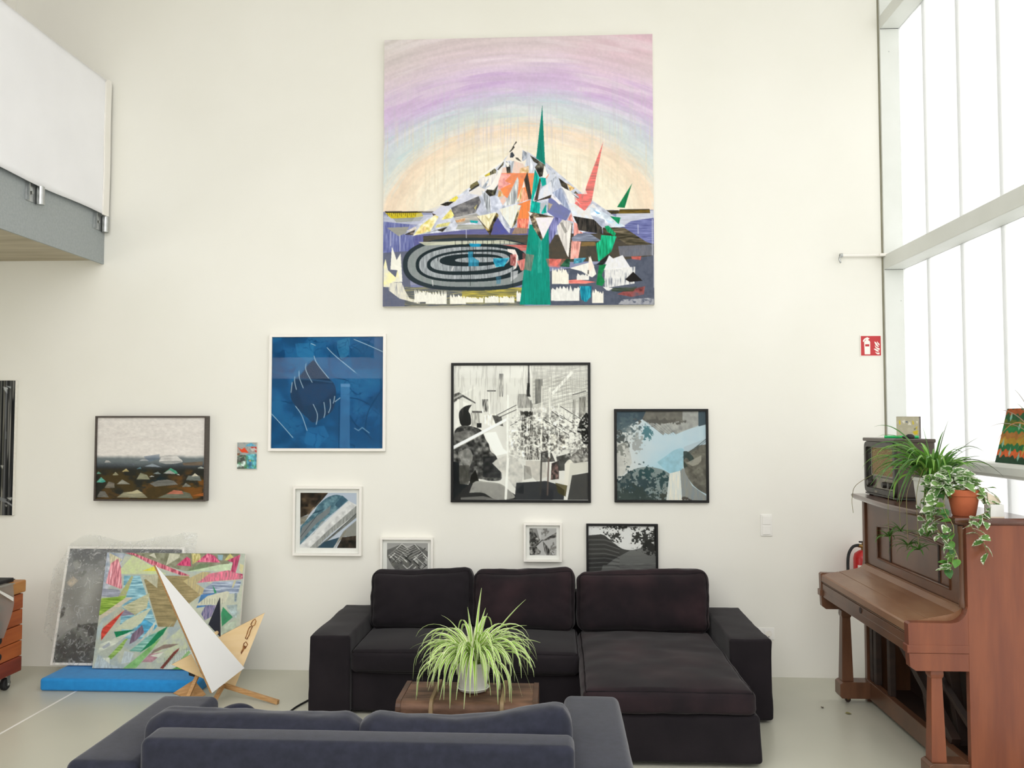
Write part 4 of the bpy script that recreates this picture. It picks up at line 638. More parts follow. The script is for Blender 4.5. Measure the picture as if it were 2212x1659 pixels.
def art_shards():
    A = new(300, 248, ((705, 315), (2150, 325), (2065, 1565), (530, 1550)), '#b7c0b2', 14, (90, 1130, 4.915)); P = A.poly
    A.field(sst(A.n(7, 7, 3), .4, .65), '#a3b4bd', .8); A.field(sst(A.n(8, 8, 5), .5, .7), '#c6cbb6', .8)
    P('#98a9c4', [705, 315, 900, 330, 850, 440, 880, 520, 640, 770, 640, 640], .9, .1, 'b', '#b3b6c2'); P('#c5bf9a', [730, 320, 870, 390, 740, 520], 1, .1, 'v', '#d5d0b5'); P('#7b7c62', [870, 320, 2100, 325, 1900, 500, 1520, 510, 1220, 430], 1, .06, 'b', '#8d8f7a'); P('#8d8058', [1090, 600, 1300, 560, 1560, 560, 1690, 760, 1500, 900, 1400, 1100, 1240, 1100], 1, .06, 'h', '#a08f66')
    P('#6fb0cc', [880, 560, 1050, 560, 1230, 1100, 1100, 1230, 900, 1230, 830, 1100, 870, 800], 1, .12, 'h', '#9cc6d0'); P('#3f9fd0', [1080, 1010, 1230, 1090, 1150, 1180, 990, 1150], .8, .15, 'h'); P('#9a9fb4', [650, 700, 820, 700, 900, 800, 640, 780], .9, .12, 'h')
    P('#b8415f', [890, 320, 980, 320, 1240, 420, 1580, 560, 1480, 555, 1180, 450, 1000, 350], 1, .16, 'v', '#d98b96'); P('#cfd8ad', [800, 540, 975, 345, 1330, 545], 1, .03, 'b', '#c5d59a'); P('#dedb55', [1070, 510, 1200, 460, 1220, 510], 1, .03); P('#d9798b', [690, 640, 745, 430, 820, 380, 850, 470, 860, 690, 845, 700], 1, .16, 'v', '#e2a0a8'); P('#bcbba2', [1060, 555, 1240, 550, 1230, 690], 1, .05, 'v'); P('#c2bfa0', [820, 780, 960, 560, 980, 570, 900, 770], 1, .12, 'h', '#9aa55a')
    P('#cfcebb', [1140, 345, 1200, 320, 1225, 380]); P('#c7c8b2', [1360, 325, 1470, 335, 1460, 370, 1320, 455], 1, .05, 'v'); P('#c92f66', [1430, 450, 1540, 360, 1575, 380, 1585, 460], 1, .1, 'v', '#d6587f'); P('#cf3a6d', [1630, 415, 1760, 325, 1830, 350, 1890, 420], 1, .12, 'v', '#dc7f97'); P('#c9b85a', [1590, 325, 1680, 330, 1690, 380, 1600, 440], .9, .12, 'v', '#d6cf9a'); P('#d9d58c', [1930, 400, 1990, 325, 2050, 390], .9, .12, 'v', '#c7c06a'); P('#8fb4c5', [1860, 340, 1920, 340, 1910, 400, 1870, 390], .9)
    P('#6f8461', [1540, 510, 1680, 430, 1790, 440, 1720, 500], 1, .06); P('#c3d8b4', [1540, 515, 1900, 440, 2030, 430, 2000, 500], 1, .05, 'b'); P('#a8375a', [1960, 400, 2100, 335, 2050, 530, 2125, 540, 2125, 590, 1980, 590, 2020, 420], 1, .12, 'v', '#c8557a'); P('#cf8592', [1640, 635, 1760, 540, 1980, 500, 2125, 560, 2110, 595, 1900, 610], 1, .15, 'v', '#da6a86'); P('#c7b993', [1500, 615, 1700, 520, 1800, 520, 1640, 640, 1760, 720, 1680, 760], 1, .12, 'v', '#b3a572'); P('#8597bb', [1820, 620, 2110, 610, 2080, 740, 1700, 770, 1720, 700], 1, .15, 'h', '#a9b4c2'); P('#d8cf9a', [2095, 430, 2135, 450, 2120, 540, 2090, 500], .9); P('#cfc690', [2010, 690, 2030, 620, 2060, 600, 2030, 680], .8)
    P('#2f8f62', [1810, 655, 1855, 735, 1830, 745]); P('#4f86bb', [1690, 760, 1830, 740, 1800, 870, 1640, 900], 1, .12, 'b', '#3c70b0'); P('#dcdcc6', [1630, 875, 1760, 770, 1960, 720, 1990, 730, 1950, 830, 1880, 860], 1, .05, 'v', '#c9cbb3')
    for k in range(9): A.line('#4d5548', [1700 + k * 27, 800, 1698 + k * 27, 855], 4, .6)
    P('#6a6f9f', [1740, 870, 1850, 870, 1800, 990, 1730, 1030, 1690, 960], 1, .15, 'v', '#8b7d9a'); P('#3f9468', [1900, 960, 1920, 885, 2025, 995, 1910, 1095], 1, .08, 'b', '#2f8a5a'); P('#b9c9b5', [1910, 1100, 2060, 1020, 2060, 1220, 1900, 1200], .9, .1, 'b'); P('#a9bdc0', [1950, 870, 2070, 860, 2060, 1000, 2020, 980], .9, .12, 'b'); P('#5c7390', [2040, 740, 2070, 740, 2060, 830, 2040, 830], .6, .2, 'h'); A.line('#51607a', [1900, 705, 2080, 700], 5, .7)
    P('#7aa832', [640, 800, 910, 770, 820, 880, 610, 985], 1, .12, 'h', '#9fbb55'); P('#d5d4c3', [900, 790, 975, 790, 700, 980, 610, 1035, 620, 985], 1, .08, 'h', '#c9b9a4'); P('#b5b88f', [860, 890, 1150, 740, 1120, 900, 990, 980], 1, .06, 'h', '#c5c3a2'); P('#8d7f96', [830, 930, 900, 920, 990, 970, 840, 990], .9, .12, 'h'); P('#d4dcc0', [780, 1130, 900, 1030, 1170, 895, 1060, 1060, 960, 1130], 1, .04, 'h', '#c6cdb0'); P('#c8372e', [632, 1250, 635, 1130, 895, 910, 760, 1090], 1, .08, 'h', '#d5493a'); P('#bfbda6', [640, 1110, 860, 900, 890, 920, 650, 1110], .9, .05)
    P('#b7c9cb', [590, 1110, 650, 1040, 650, 1120, 600, 1250], .9); P('#0f7a4d', [770, 1155, 990, 1130, 840, 1200, 800, 1240], 1, .06); P('#d8dfce', [830, 1200, 1000, 1140, 860, 1230, 780, 1290, 600, 1380, 620, 1290], .9, .08, 'h'); P('#7d6a80', [960, 1180, 1070, 1080, 1090, 1160, 1000, 1250, 930, 1290], 1, .15, 'v'); P('#ccd0c0', [1040, 1260, 1220, 1030, 1180, 1150, 1000, 1300], 1, .05); P('#1f8f5a', [1040, 1380, 1240, 1150, 1340, 1095, 1290, 1180, 1180, 1290], 1, .08, 'h', '#0f6f46'); P('#b5d2b0', [1290, 1180, 1405, 1030, 1200, 1330], .9); P('#7dba6a', [860, 1550, 1000, 1440, 1200, 1270, 1270, 1215, 1180, 1340, 1000, 1545], 1, .05, 'b', '#8cc27a'); P('#7fae4a', [690, 1440, 880, 1240, 920, 1220, 850, 1340, 740, 1450], 1, .1, 'h', '#9fc06a'); P('#58b3a0', [930, 1360, 1150, 1190, 1240, 1150, 1050, 1370], .8, .1, 'h', '#8cc5b8')
    P('#aab3ba', [640, 1320, 720, 1265, 730, 1300, 660, 1340], 1); P('#d9dfcf', [600, 1440, 720, 1430, 720, 1540, 600, 1530], 1, .05); P('#cfd8cc', [1170, 1370, 1480, 1110, 1560, 1330, 1300, 1480, 1180, 1490], 1, .08, 'b', '#b9c2a0'); P('#8d7b70', [1190, 1350, 1300, 1290, 1460, 1280, 1370, 1320, 1280, 1340, 1150, 1400], 1, .06, 'h'); P('#b98a94', [1060, 1480, 1150, 1390, 1300, 1370, 1170, 1480], 1, .1, 'b'); P('#dfe2d2', [1150, 1410, 1300, 1370, 1240, 1430], 1); P('#7a332c', [1255, 1545, 1400, 1370, 1460, 1325, 1455, 1350, 1290, 1550], 1, .05); P('#dfe5da', [1290, 1550, 1480, 1350, 1620, 1350, 1640, 1550], .8, .05)
    for k in range(14): A.line('#3d5a4a', [1300 + k * 18, 1540 - k * 10, 1305 + k * 18, 1430 - k * 8], 4, .6)
    A.a = A.a * .9 + .1 * hexs('#b5bbad'); P('#5fa04e', [1370, 1560, 1450, 1520, 1620, 1560], .9, .1); P('#8fbf7a', [1480, 1440, 1560, 1350, 1580, 1370, 1500, 1470], .9); P('#c3d0d2', [840, 1500, 880, 1360, 980, 1380, 940, 1480], .9, .05); P('#b0c0c8', [540, 1550, 600, 1400, 720, 1500, 860, 1550], .7, .1); A.a *= .96 + .08 * A.n(70, 90, 9, 2)[..., None]; return A.out()

def art_cloudy():
    A = new(190, 150, ((300, 240), (1500, 240), (1490, 1512), (133, 1512)), '#8d8e89', 15, (90, 1130, 4.915)); P = A.poly; v = A.Y / A.H
    A.field(sst(A.n(4, 4, 2), .35, .7), '#a9aaa4', .9); A.field(sst(-v, -.32, -.02), '#55585a', .9); A.field(sst(A.n(20, 12, 5), .5, .7) * sst(-v, -.5, -.1), '#9fa2a3', .6)
    P('#c6b7a2', [270, 600, 340, 530, 400, 580, 320, 650], .8, .1, 'b'); P('#6f716a', [385, 520, 460, 460, 490, 490, 410, 555], .8); P('#a6a79c', [330, 390, 380, 350, 430, 420, 370, 470], .5); P('#3d3f38', [220, 870, 270, 860, 250, 960, 205, 1000], .8, .3, 'b')
    a_ = A.curve([160, 1270, 280, 1150, 420, 1075, 560, 1040, 700, 1040]).ravel().tolist(); P('#3a3d36', a_ + [700, 1512, 133, 1512], 1, .2, 'b', '#5d615a'); A.field(leaves(A, 340, 1400, 300, 200, 7, 5, .55), '#1f221c', .95); A.field(leaves(A, 520, 1130, 120, 100, 8, 5, .6), '#22251f', .9); A.field(sst(A.n(60, 60, 11, 3), .58, .66) * sst(v, .75, .85), '#6a7064', .5); P('#a8aba6', [400, 1080, 520, 1120, 560, 1280, 480, 1260], .5, .1, 'b'); return A.out()

def art_block():
    A = new(40, 46, ((0, 0), (100, 0), (100, 115), (0, 115)), '#b9b49c', 16); P = A.poly; A.field(sst(A.n(6, 6, 2), .4, .7), '#c8c3ac', .8)
    for p in ([12, 22, 18, 20, 20, 42, 14, 44], [70, 22, 74, 24, 78, 40, 72, 44], [82, 60, 92, 50, 88, 70], [70, 80, 94, 72, 92, 95, 78, 96]): P('#d8c23a', p)
    for p in ([24, 24, 40, 20, 36, 40], [50, 44, 60, 26, 66, 46], [86, 26, 94, 24, 92, 40]): P('#e2dfd2', p)
    P('#5b6478', [40, 28, 50, 24, 50, 36]); P('#6b6f5c', [76, 66, 88, 58, 80, 72]); return A.out()

def art_waves():
    A = new(110, 90, ((0, 0), (150, 0), (150, 120), (0, 120)), '#2f4a38', 17); cols = ['#a2552e', '#2f5d3a', '#5d6a2c', '#2f7a45', '#a5703a', '#b08a35', '#2f7045', '#d8683a', '#2f4a38']
    for i, c in enumerate(cols):
        pts = [0, 120]; y = 13 * i
        for k in range(61): pts += [k * 2.5, y + 5 * abs(((k * 2.5 / 14 + i * .37) % 2) - 1) - 2 + 2 * math.sin(k * .9 + i)]
        A.poly(c, pts + [150, 120], 1, .06, 'b')
    for x, y in ((22, 20), (14, 78), (12, 100), (46, 96), (60, 40), (95, 75), (110, 25), (80, 105)): A.poly('#8fbfae', [x, y - 12, x + 5, y, x + 1, y + 9, x - 4, y + 2], .9)
    return A.out()
# ------------------------------------------------------------------ materials
M = {}
M['wall'] = mat('white_wall_paint', '#edece4', .85, '#eae9e0', 1.2, bump=.03, bscale=90, spec=.2)
M['floor'] = mat('polished_concrete', '#c9c8b8', .30, '#bcbcac', .9, bump=.02, bscale=30, spec=.5, lo=.3, hi=.75, detail=6)
M['joint'] = mat('pale_joint_filler', '#f1f0ea', .6, '#e8e7e0', 5)
M['ceiling'] = mat('ceiling_paint', '#e9e7e1', .9, '#e4e2dc', 1)
M['concrete'] = mat('raw_concrete', '#c6bda6', .85, '#b0a68f', 3, stretch=(.5, 3, 1), bump=.1, bscale=60)
M['galv'] = mat('galvanised_steel', '#a3a9aa', .5, '#9aa1a2', 60, metal=.25, bump=.04)
M['steel'] = mat('bright_steel', '#b9bbb9', .28, '#a8aaa9', 30, metal=.9)
M['sheet'] = mat('white_fabric_sheet', '#f3f3f5', .9, '#eeeef0', 2, bump=.05, bscale=500)
M['alu'] = mat('powder_coated_frame', '#dfe2dd', .45, '#d9dcd6', 3)
M['white_paint'] = mat('white_lacquer', '#f2efe8', .45, '#eeebe3', 4)
M['mat_board'] = mat('white_mat_board', '#f1efe9', .9, '#eeece5', 40)
M['black_frame'] = mat('black_stained_wood', '#151515', .5, '#1a1a1a', 30, stretch=(1, 1, 8), spec=.25)
M['dark_frame'] = mat('dark_brown_wood', '#4a4038', .5, '#3c342e', 20, stretch=(1, 1, 6))
M['canvas'] = mat('raw_canvas_edge', '#eeebe2', .9, '#e6e2d6', 60)
M['glass'] = clear_mat('picture_glass', '#fdfefe', .0, fres=1.2)
M['paint'] = attr_mat('painted_canvas', .75, .15, bump=.06)
M['print'] = attr_mat('photo_print', .8, .05)
M['black_fab'] = mat('black_cotton_cover', '#1e1b1e', .95, '#252124', 3.5, bump=.25, bscale=420, spec=.12, sheen=.12)
M['black_fab_worn'] = mat('faded_black_cotton', '#221d20', .95, '#35282b', 3.2, bump=.25, bscale=420, spec=.12, sheen=.12, lo=.4, hi=.7)
M['piping'] = mat('black_piping', '#1b181a', .9, '#211d20', 20, spec=.1)
M['slate_fab'] = mat('slate_blue_felt', '#282a34', .95, '#2e303c', 30, bump=.3, bscale=380, spec=.12, sheen=.3)
M['wood_piano'] = mat('mahogany_backlit', '#6a4630', .36, '#573825', 7, stretch=(3, .5, .45), spec=.5, coat=.12, detail=6)  # same wood as the near end; shade of the backlit front is in this tone
M['wood_lit'] = mat('mahogany_lit_side', '#824a31', .42, '#703d2a', 5, stretch=(3.5, 1, .35), spec=.4, coat=.1, detail=6)  # lit copy of the piano wood: light on the near end put into the colour
M['wood_dusty'] = mat('worn_lid_veneer', '#8f6a4c', .4, '#7a5033', 4, stretch=(2, .6, 1), spec=.5, coat=.15)
M['wood_dark'] = mat('dark_inner_wood', '#3b2a22', .6, '#2c201b', 6, stretch=(1, .5, 3))
M['brass'] = mat('aged_brass', '#9a7a45', .4, '#7d6238', 20, metal=.9)
M['trunk'] = mat('worn_trunk_leather', '#755744', .6, '#432f22', 9, stretch=(.6, 2, 2), bump=.25, bscale=60, spec=.3, detail=8)
M['trunk_dark'] = mat('trunk_edge_leather', '#5e3f2c', .55, '#47301f', 9, bump=.2, bscale=80)
M['strap'] = mat('wooden_slat_strap', '#97805f', .6, '#75603f', 12, stretch=(1, .3, 1))
M['pot_white'] = mat('white_glazed_pot', '#ebebe6', .3, '#e4e4de', 6, spec=.5)
M['terracotta'] = mat('terracotta', '#b5613d', .85, '#a35433', 9, bump=.08, bscale=160)
M['soil'] = mat('potting_soil', '#3a2c20', 1, '#55402c', 60, bump=.6, bscale=90)
M['leaf'] = attr_mat('leaf_blade', .42, .4, .3)
M['stem'] = mat('plant_stem', '#7f8a4e', .6, '#8f7a55', 20)
M['blue'] = mat('blue_foam_cover', '#1f88d0', .9, '#2390d8', 25, bump=.2, bscale=300, sheen=.2)
M['ply'] = mat('birch_plywood', '#ecd2a6', .55, '#e6c894', 5, stretch=(.6, .6, 4), detail=6)
M['ply_edge'] = mat('plywood_edge', '#c79d6b', .65, '#ad8352', 60, stretch=(.2, .2, 3))
M['stain'] = mat('scorched_wood', '#7a4a22', .7, '#b07c45', 40, lo=.4, hi=.6)
M['white_lam'] = mat('white_laminate', '#eeeeec', .35, '#ebebe9', 3)
M['navy'] = mat('navy_lacquer', '#161a2c', .4, '#1b2034', 5)
M['navy_fab'] = mat('navy_ribbed_cloth', '#20243a', .95, '#181b2c', 40, stretch=(6, 1, 1), sheen=.2)
M['orange_wood'] = mat('orange_pine', '#b8622c', .5, '#9c4a20', 4, stretch=(1, .5, 5), coat=.15, detail=6)
M['pale_wood'] = mat('pale_pine_top', '#c28a4e', .5, '#b57c42', 5, stretch=(1, 1, 4))
M['red_wood'] = mat('red_brown_plinth', '#8c3e28', .5, '#77301f', 5, stretch=(1, .5, 4))
M['rubber'] = mat('black_rubber', '#1d1d1e', .7, '#252526', 20)
M['red'] = mat('red_enamel', '#c41a1c', .3, '#bb1819', 4, spec=.5)
M['sign_red'] = mat('sign_red', '#bf2f33', .5, '#b92b30', 6)
M['sign_white'] = mat('sign_white', '#f1eee6', .5, '#ece9e1', 6)
M['plastic'] = mat('white_switch_plastic', '#f0efea', .35, '#edece6', 5)
M['shadow_gap'] = mat('grey_gap_shade', '#96937f', .9, '#8b8875', 8)
M['dark'] = mat('dark_hole', '#22201e', .8, '#1a1918', 10)
M['radio_wood'] = mat('dark_radio_walnut', '#4d4136', .42, '#3a312a', 6, stretch=(.6, .6, 5), coat=.2)
M['radio_face'] = mat('radio_bezel', '#38352f', .4, '#2c2a26', 8)
M['speaker'] = mat('woven_speaker_cloth', '#a08a64', .9, '#7f6a48', 160, bump=.6, bscale=220, lo=.45, hi=.55)
M['dial'] = mat('brushed_dial_plate', '#8c8574', .35, '#6f6a5e', 12, metal=.4)
M['green_plastic'] = mat('bright_green_plastic', '#12a658', .25, '#17b964', 10)
M['grey_block'] = mat('pale_grey_plaster', '#d3d3cf', .7, '#c6c6c2', 14)
M['cream_block'] = mat('cream_wood_wedge', '#d9cbb8', .6, '#cdbda8', 9)
M['cable'] = mat('black_cable', '#161616', .6, '#1c1c1c', 20)
M['bubble'] = clear_mat('bubble_wrap', '#fcfdfd', .15, .86, '#f2f3f2', .6, 90, 1.5, .62)
M['uglass'] = clear_mat('channel_glass', '#eaebea', .25, .5, '#eaebea')
M['film'] = clear_mat('grey_film', '#d9d6cc', .2, .35, '#cfccc4')

def S(name, bm, m, parent=None, label=None, **k):
    o = obj(name, bm, m, parent, **k); o['kind'] = 'structure'
    if label: o['label'] = label
    return o
# ------------------------------------------------------------------ the room
XL, XG, YR, ZC = -6.6, 2.31, -10.0, 5.4
S('floor', B((XL - .2, YR - .2, -.2), (3.0, .2, 0)), M['floor'], label='polished grey-green concrete floor')
fl = bpy.data.objects['floor']
p = onZ(0, 1583, 0); q = onZ(178, 1488, 0)
obj('joint', B((-3.165, -4.2, 0.0002), (-3.150, -.02, .0012)), M['joint'], fl)
S('wall_back', B((XL - .2, 0, 0), (XG - .012, .2, ZC)), M['wall'], label='tall white wall hung with pictures')
bm = NB(); box(bm, (XL - .2, YR, 0), (XL, 0, .8)); box(bm, (XL - .2, YR, 2.2), (XL, 0, ZC)); box(bm, (XL - .2, -2.9, .8), (XL, 0, 2.2)); box(bm, (XL - .2, YR, .8), (XL, -5.6, 2.2))  # unseen opening added to brighten the wall below the gallery
S('wall_left', bm, M['wall'], label='white wall at the far side of the gallery')
bm = NB(); box(bm, (XL, YR - .2, 0), (2.9, YR, 2.6)); box(bm, (XL, YR - .2, 5.1), (2.9, YR, ZC)); box(bm, (XL, YR - .2, 2.6), (-5.9, YR, 5.1)); 
S('wall_rear', bm, M['wall'], label='white wall behind the viewer with a wide opening')
bm = NB(); box(bm, (XL, -4.6, ZC), (3.0, .2, ZC + .2)); box(bm, (XL, YR - .2, ZC), (3.0, -8.8, ZC + .2)); box(bm, (XL, -8.8, ZC), (-4.0, -4.6, ZC + .2)); 
S('ceiling', bm, M['ceiling'], label='white ceiling with a skylight opening')
S('trim_1', B((-4.5, -.12, 3.3), (-4.05, -.001, ZC)), M['white_paint'], label='white pier on the upper gallery against the back wall')
# glazed wall: post, transoms, channel-glass panes
win = S('window_1', B((XG, -.02, 0), (XG + .145, .2, ZC)), M['alu'], label='translucent channel-glass window wall', bevel=.003)
def tr(z0, z1, x0=XG, x1=XG + .145, nm='transom', bev=.004, y1=-.0205): return obj(nm, B((x0, YR, z0), (x1, y1, z1)), M['alu'], win, bevel=bev)
tr(1.478, 1.556, bev=.02); tr(2.842, 2.945); tr(4.566, 4.662)
tr(5.25, 5.39); obj('sill', B((XG, YR, 0), (XG + .145, -.0205, .12)), M['alu'], win, bevel=.004)
for z in (1.35, 2.84, 4.564): obj('cover_joint', B((XG + .001, -.0212, z), (XG + .14, -.0195, z + .0035)), M['dark'], win)
for x, z in ((2.37, 4.4), (2.38, 2.97), (2.42, 2.62)): obj('screw', lathe(NB(), ((0, -.002), (.004, -.002), (.004, .0)), (x, -.02, z), 8, 'y'), M['steel'], win)
y = .06; k = 0
for zz0, zz1 in ((.12, 1.478), (1.556, 2.842), (2.945, 4.566), (4.662, 5.25)):
    y = .066
    while y > YR:
        y1 = y - .470
        bm = NB(); box(bm, (XG + .128, y1 + .004, zz0), (XG + .136, y - .004, zz1)); box(bm, (XG + .136, y1 + .004, zz0), (XG + .20, y1 + .020, zz1)); box(bm, (XG + .136, y - .020, zz0), (XG + .20, y - .004, zz1))
        obj('pane', bm, M['uglass'], win); y = y1
S('trim_2', B((XG - .0112, -.0012, 0), (XG - .0005, .19, ZC)), M['shadow_gap'], label='grey strip painted as the shadow gap between white wall and window post')  # solid strip, its grey stands in for the shade inside the gap
# rod with a hook fixed beside the transom
rod = thing('window_rod', 'thin white rod with a hooked end on the wall at the transom', 'rod', (2.0, -.03, 2.93))
obj('bar', tube(NB(), [(2.0, -.03, 2.941), (2.36, -.03, 2.941)], .009, 8), M['white_paint'], rod, smooth='auto')
obj('hook', tube(NB(), spline([(2.012, -.035, 2.941), (1.995, -.045, 2.93), (1.992, -.05, 2.905), (2.0, -.05, 2.885)], 4), .006, 6), M['steel'], rod, smooth=True)
obj('collar', tube(NB(), [(2.0, -.03, 2.941), (2.018, -.03, 2.941)], .016, 10), M['steel'], rod)
obj('bracket', B((2.27, -.05, 2.932), (2.33, -.001, 2.952)), M['white_paint'], rod, bevel=.002)

# balcony / gallery on the left
bal = S('trim_3', B((XL, -9.5, 2.965), (-3.345, -.0005, 3.33)), M['concrete'], label='concrete gallery slab above the left side')
obj('edge_plate', B((-3.345, -9.5, 2.935), (-3.33, -.0005, 3.5)), M['galv'], bal); obj('parapet', B((-3.43, -9.5, 3.33), (-3.346, -.0005, 4.28)), M['white_paint'], bal)
def cloth_sheet():
    bm = NB(); W_, H_ = 60, 24; V = []
    for s in (0, 1):
        for j in range(H_ + 1):
            for i in range(W_ + 1):
                yy = -.03 - i * .12; zz = 3.284 + 1.02 * j / H_ + (.006 * math.sin(i * .7) if j in (0,) else 0)
                x = -3.292 + .006 * mnoise.noise(Vector((yy * 1.2, zz * 1.3, 3))) + .004 * math.sin(yy * 2.3) - (.03 if j == H_ else 0) - .004 * s
                V.append(bm.verts.new((x, yy, zz)))
    n = (W_ + 1) * (H_ + 1)
    for j in range(H_):
        for i in range(W_):
            a = j * (W_ + 1) + i; bm.faces.new((V[a], V[a + 1], V[a + W_ + 2], V[a + W_ + 1])); bm.faces.new((V[n + a], V[n + a + W_ + 1], V[n + a + W_ + 2], V[n + a + 1]))
    for i in range(W_):
        bm.faces.new((V[i], V[n + i], V[n + i + 1], V[i + 1])); a = H_ * (W_ + 1) + i; bm.faces.new((V[a], V[a + 1], V[n + a + 1], V[n + a]))
    return bm
sh = thing('fabric_sheet', 'large white fabric sheet hung over the gallery railing', 'sheet', (-3.3, -.03, 3.284))
obj('cloth', cloth_sheet(), M['sheet'], sh, smooth=True)
obj('hem', loft(NB(), [[(-3.2925, -.105 + .003 * math.sin(z * 11), z), (-3.2825, -.105 + .003 * math.sin(z * 11), z), (-3.2825, -.0285 + .003 * math.sin(z * 9), z), (-3.2925, -.0285, z)] for z in [3.280 + .98 * k / 14 for k in range(15)]] + [[(-3.284, -.09, 4.285), (-3.277, -.09, 4.285), (-3.277, -.045, 4.285), (-3.284, -.045, 4.285)]]), M['white_paint'], sh)
for yy, n_ in ((-.88, 'second steel clamp in from the wall under the fabric sheet'), (-.085, 'steel clamp at the sheet corner next to the back wall')):
    cl = thing('rail_clamp', n_, 'clamp', (-3.33, yy, 3.21), 'steel clamps along the gallery edge')
    z0, z1 = 3.165, 3.282
    obj('plate', B((-3.3298, yy - .07, z0 + .005), (-3.325, yy + .03, z1)), M['steel'], cl, bevel=.001)
    obj('flange', B((-3.325, yy - .07, z0 + .005), (-3.302, yy - .065, z1)), M['steel'], cl)
    obj('tube', lathe(NB(), ((.02, z0), (.024, z0), (.024, z1), (.02, z1)), (-3.303, yy + .045, 0), 18), M['steel'], cl, smooth='auto')
    obj('bolt', lathe(NB(), ((0, .016), (.010, .015), (.012, 0)), (-3.325, yy - .025, z0 + .06), 8, 'x'), M['steel'], cl)

# ------------------------------------------------------------------ pictures on the wall
def rect(px, y):
    P = [onY(a, b, y) for a, b in px]; return (P[0].x + P[3].x) / 2, (P[1].x + P[2].x) / 2, (P[2].z + P[3].z) / 2, (P[0].z + P[1].z) / 2
def ring_bm(x0, x1, z0, z1, w_, yf, yb):
    bm = NB(); O = [(x0, z0), (x1, z0), (x1, z1), (x0, z1)]; I = [(x0 + w_, z0 + w_), (x1 - w_, z0 + w_), (x1 - w_, z1 - w_), (x0 + w_, z1 - w_)]
    V = {}
    for nm, L in (('o', O), ('i', I)):
        for k, (x, z) in enumerate(L): V[nm, k, 0] = bm.verts.new((x, yf, z)); V[nm, k, 1] = bm.verts.new((x, yb, z))
    for k in range(4):
        j = (k + 1) % 4
        bm.faces.new((V['o', k, 0], V['o', j, 0], V['i', j, 0], V['i', k, 0])); bm.faces.new((V['o', k, 1], V['i', k, 1], V['i', j, 1], V['o', j, 1]))
        bm.faces.new((V['o', k, 0], V['o', k, 1], V['o', j, 1], V['o', j, 0])); bm.faces.new((V['i', k, 0], V['i', j, 0], V['i', j, 1], V['i', k, 1]))
    return bm
def picture(label, px, depth, fw, fm, art, matw=None, glass=True, recess=.012, pm='print', cat='picture'):
    x0, x1, z0, z1 = rect(px, -depth); t = thing('framed_picture', label, cat, ((x0 + x1) / 2, 0, z0), 'pictures on the tall white wall')
    obj('frame', ring_bm(x0, x1, z0, z1, fw, -depth, -.001), fm, t, bevel=.0012)
    a0, a1, b0, b1 = x0 + fw, x1 - fw, z0 + fw, z1 - fw; yp = -depth + recess
    obj('backing', B((a0 + .0005, yp + .003, b0 + .0005), (a1 - .0005, -.002, b1 - .0005)), M['mat_board'], t)
    if matw:
        l, r_, tp, bt = matw
        I = [(a0 + l, b0 + bt), (a1 - r_, b0 + bt), (a1 - r_, b1 - tp), (a0 + l, b1 - tp)]; bm = NB(); O = [(a0, b0), (a1, b0), (a1, b1), (a0, b1)]
        vo = [bm.verts.new((x, yp, z)) for x, z in O]; vi = [bm.verts.new((x, yp, z)) for x, z in I]; vj = [bm.verts.new((x, yp + .003, z)) for x, z in I]
        for k in range(4): j = (k + 1) % 4; bm.faces.new((vo[k], vo[j], vi[j], vi[k])); bm.faces.new((vi[k], vi[j], vj[j], vj[k]))
        obj('mat', bm, M['mat_board'], t); a0, a1, b0, b1 = I[0][0] - .001, I[1][0] + .001, I[0][1] - .001, I[2][1] + .001
    grid_mesh('print', art, (a0, yp + .0025, b1), (a1 - a0, 0, 0), (0, 0, b0 - b1), M[pm], t)
    if glass: obj('glass', B((x0 + fw, -depth + .004, z0 + fw), (x1 - fw, -depth + .006, z1 - fw)), M['glass'], t)
    return t
def canvas_pic(label, px, depth, art, pm='paint', side='canvas'):
    x0, x1, z0, z1 = rect(px, -depth); t = thing('canvas_painting', label, 'painting', ((x0 + x1) / 2, 0, z0), 'pictures on the tall white wall')
    obj('stretcher', B((x0, -depth + .0008, z0), (x1, -.001, z1)), M[side], t, bevel=.003)
    grid_mesh('painted_face', art, (x0 + .001, -depth, z1 - .001), (x1 - x0 - .002, 0, 0), (0, 0, z0 - z1 + .002), M[pm], t); return t
canvas_pic('huge square painting of a shard mountain under a pastel rainbow sky', ((827, 87), (1409, 72.5), (1414.5, 658), (829.5, 663)), .045, art_mountain())
canvas_pic('black canvas with fine vertical grey stripes at the left edge', ((-200, 822), (33.8, 822), (26, 1113), (-206, 1113)), .035, art_stripes())
canvas_pic('tiny unframed red and blue canvas right of the landscape', ((512, 955.5), (554.3, 955.5), (555, 1013), (512, 1013)), .02, art_tiny())
picture('dark framed landscape painting of pale tents on a brown plain', ((206.3, 898.4), (445.5, 898.7), (442.6, 1082.6), (201, 1082.6)), .07, .012, M['dark_frame'], art_dunes(), None, False, .012, 'paint', 'painting')
picture('white framed deep blue photograph with a dark leaf shape', ((581.6, 722.4), (832.7, 720.8), (832.7, 975), (578.3, 974.4)), .035, .020, M['white_paint'], art_blue())
picture('white framed photograph of a slanting blue and grey tower', ((633.4, 1052), (781.8, 1050.8), (778.7, 1201.4), (631, 1200.6)), .045, .016, M['white_paint'], art_tower(), (.029, .026, .030, .036), True, .03)
picture('white framed grey lattice print half hidden behind the black sofa', ((821, 1161.4), (934.7, 1163), (934.7, 1277), (821, 1277)), .045, .014, M['white_paint'], art_hatch(), (.029, .026, .026, .030), True, .03)
picture('large black framed monochrome collage of street and railings', ((974.3, 783.5), (1275.3, 783.5), (1276.7, 1086.3), (973.5, 1085.3)), .03, .018, M['black_frame'], art_bw())
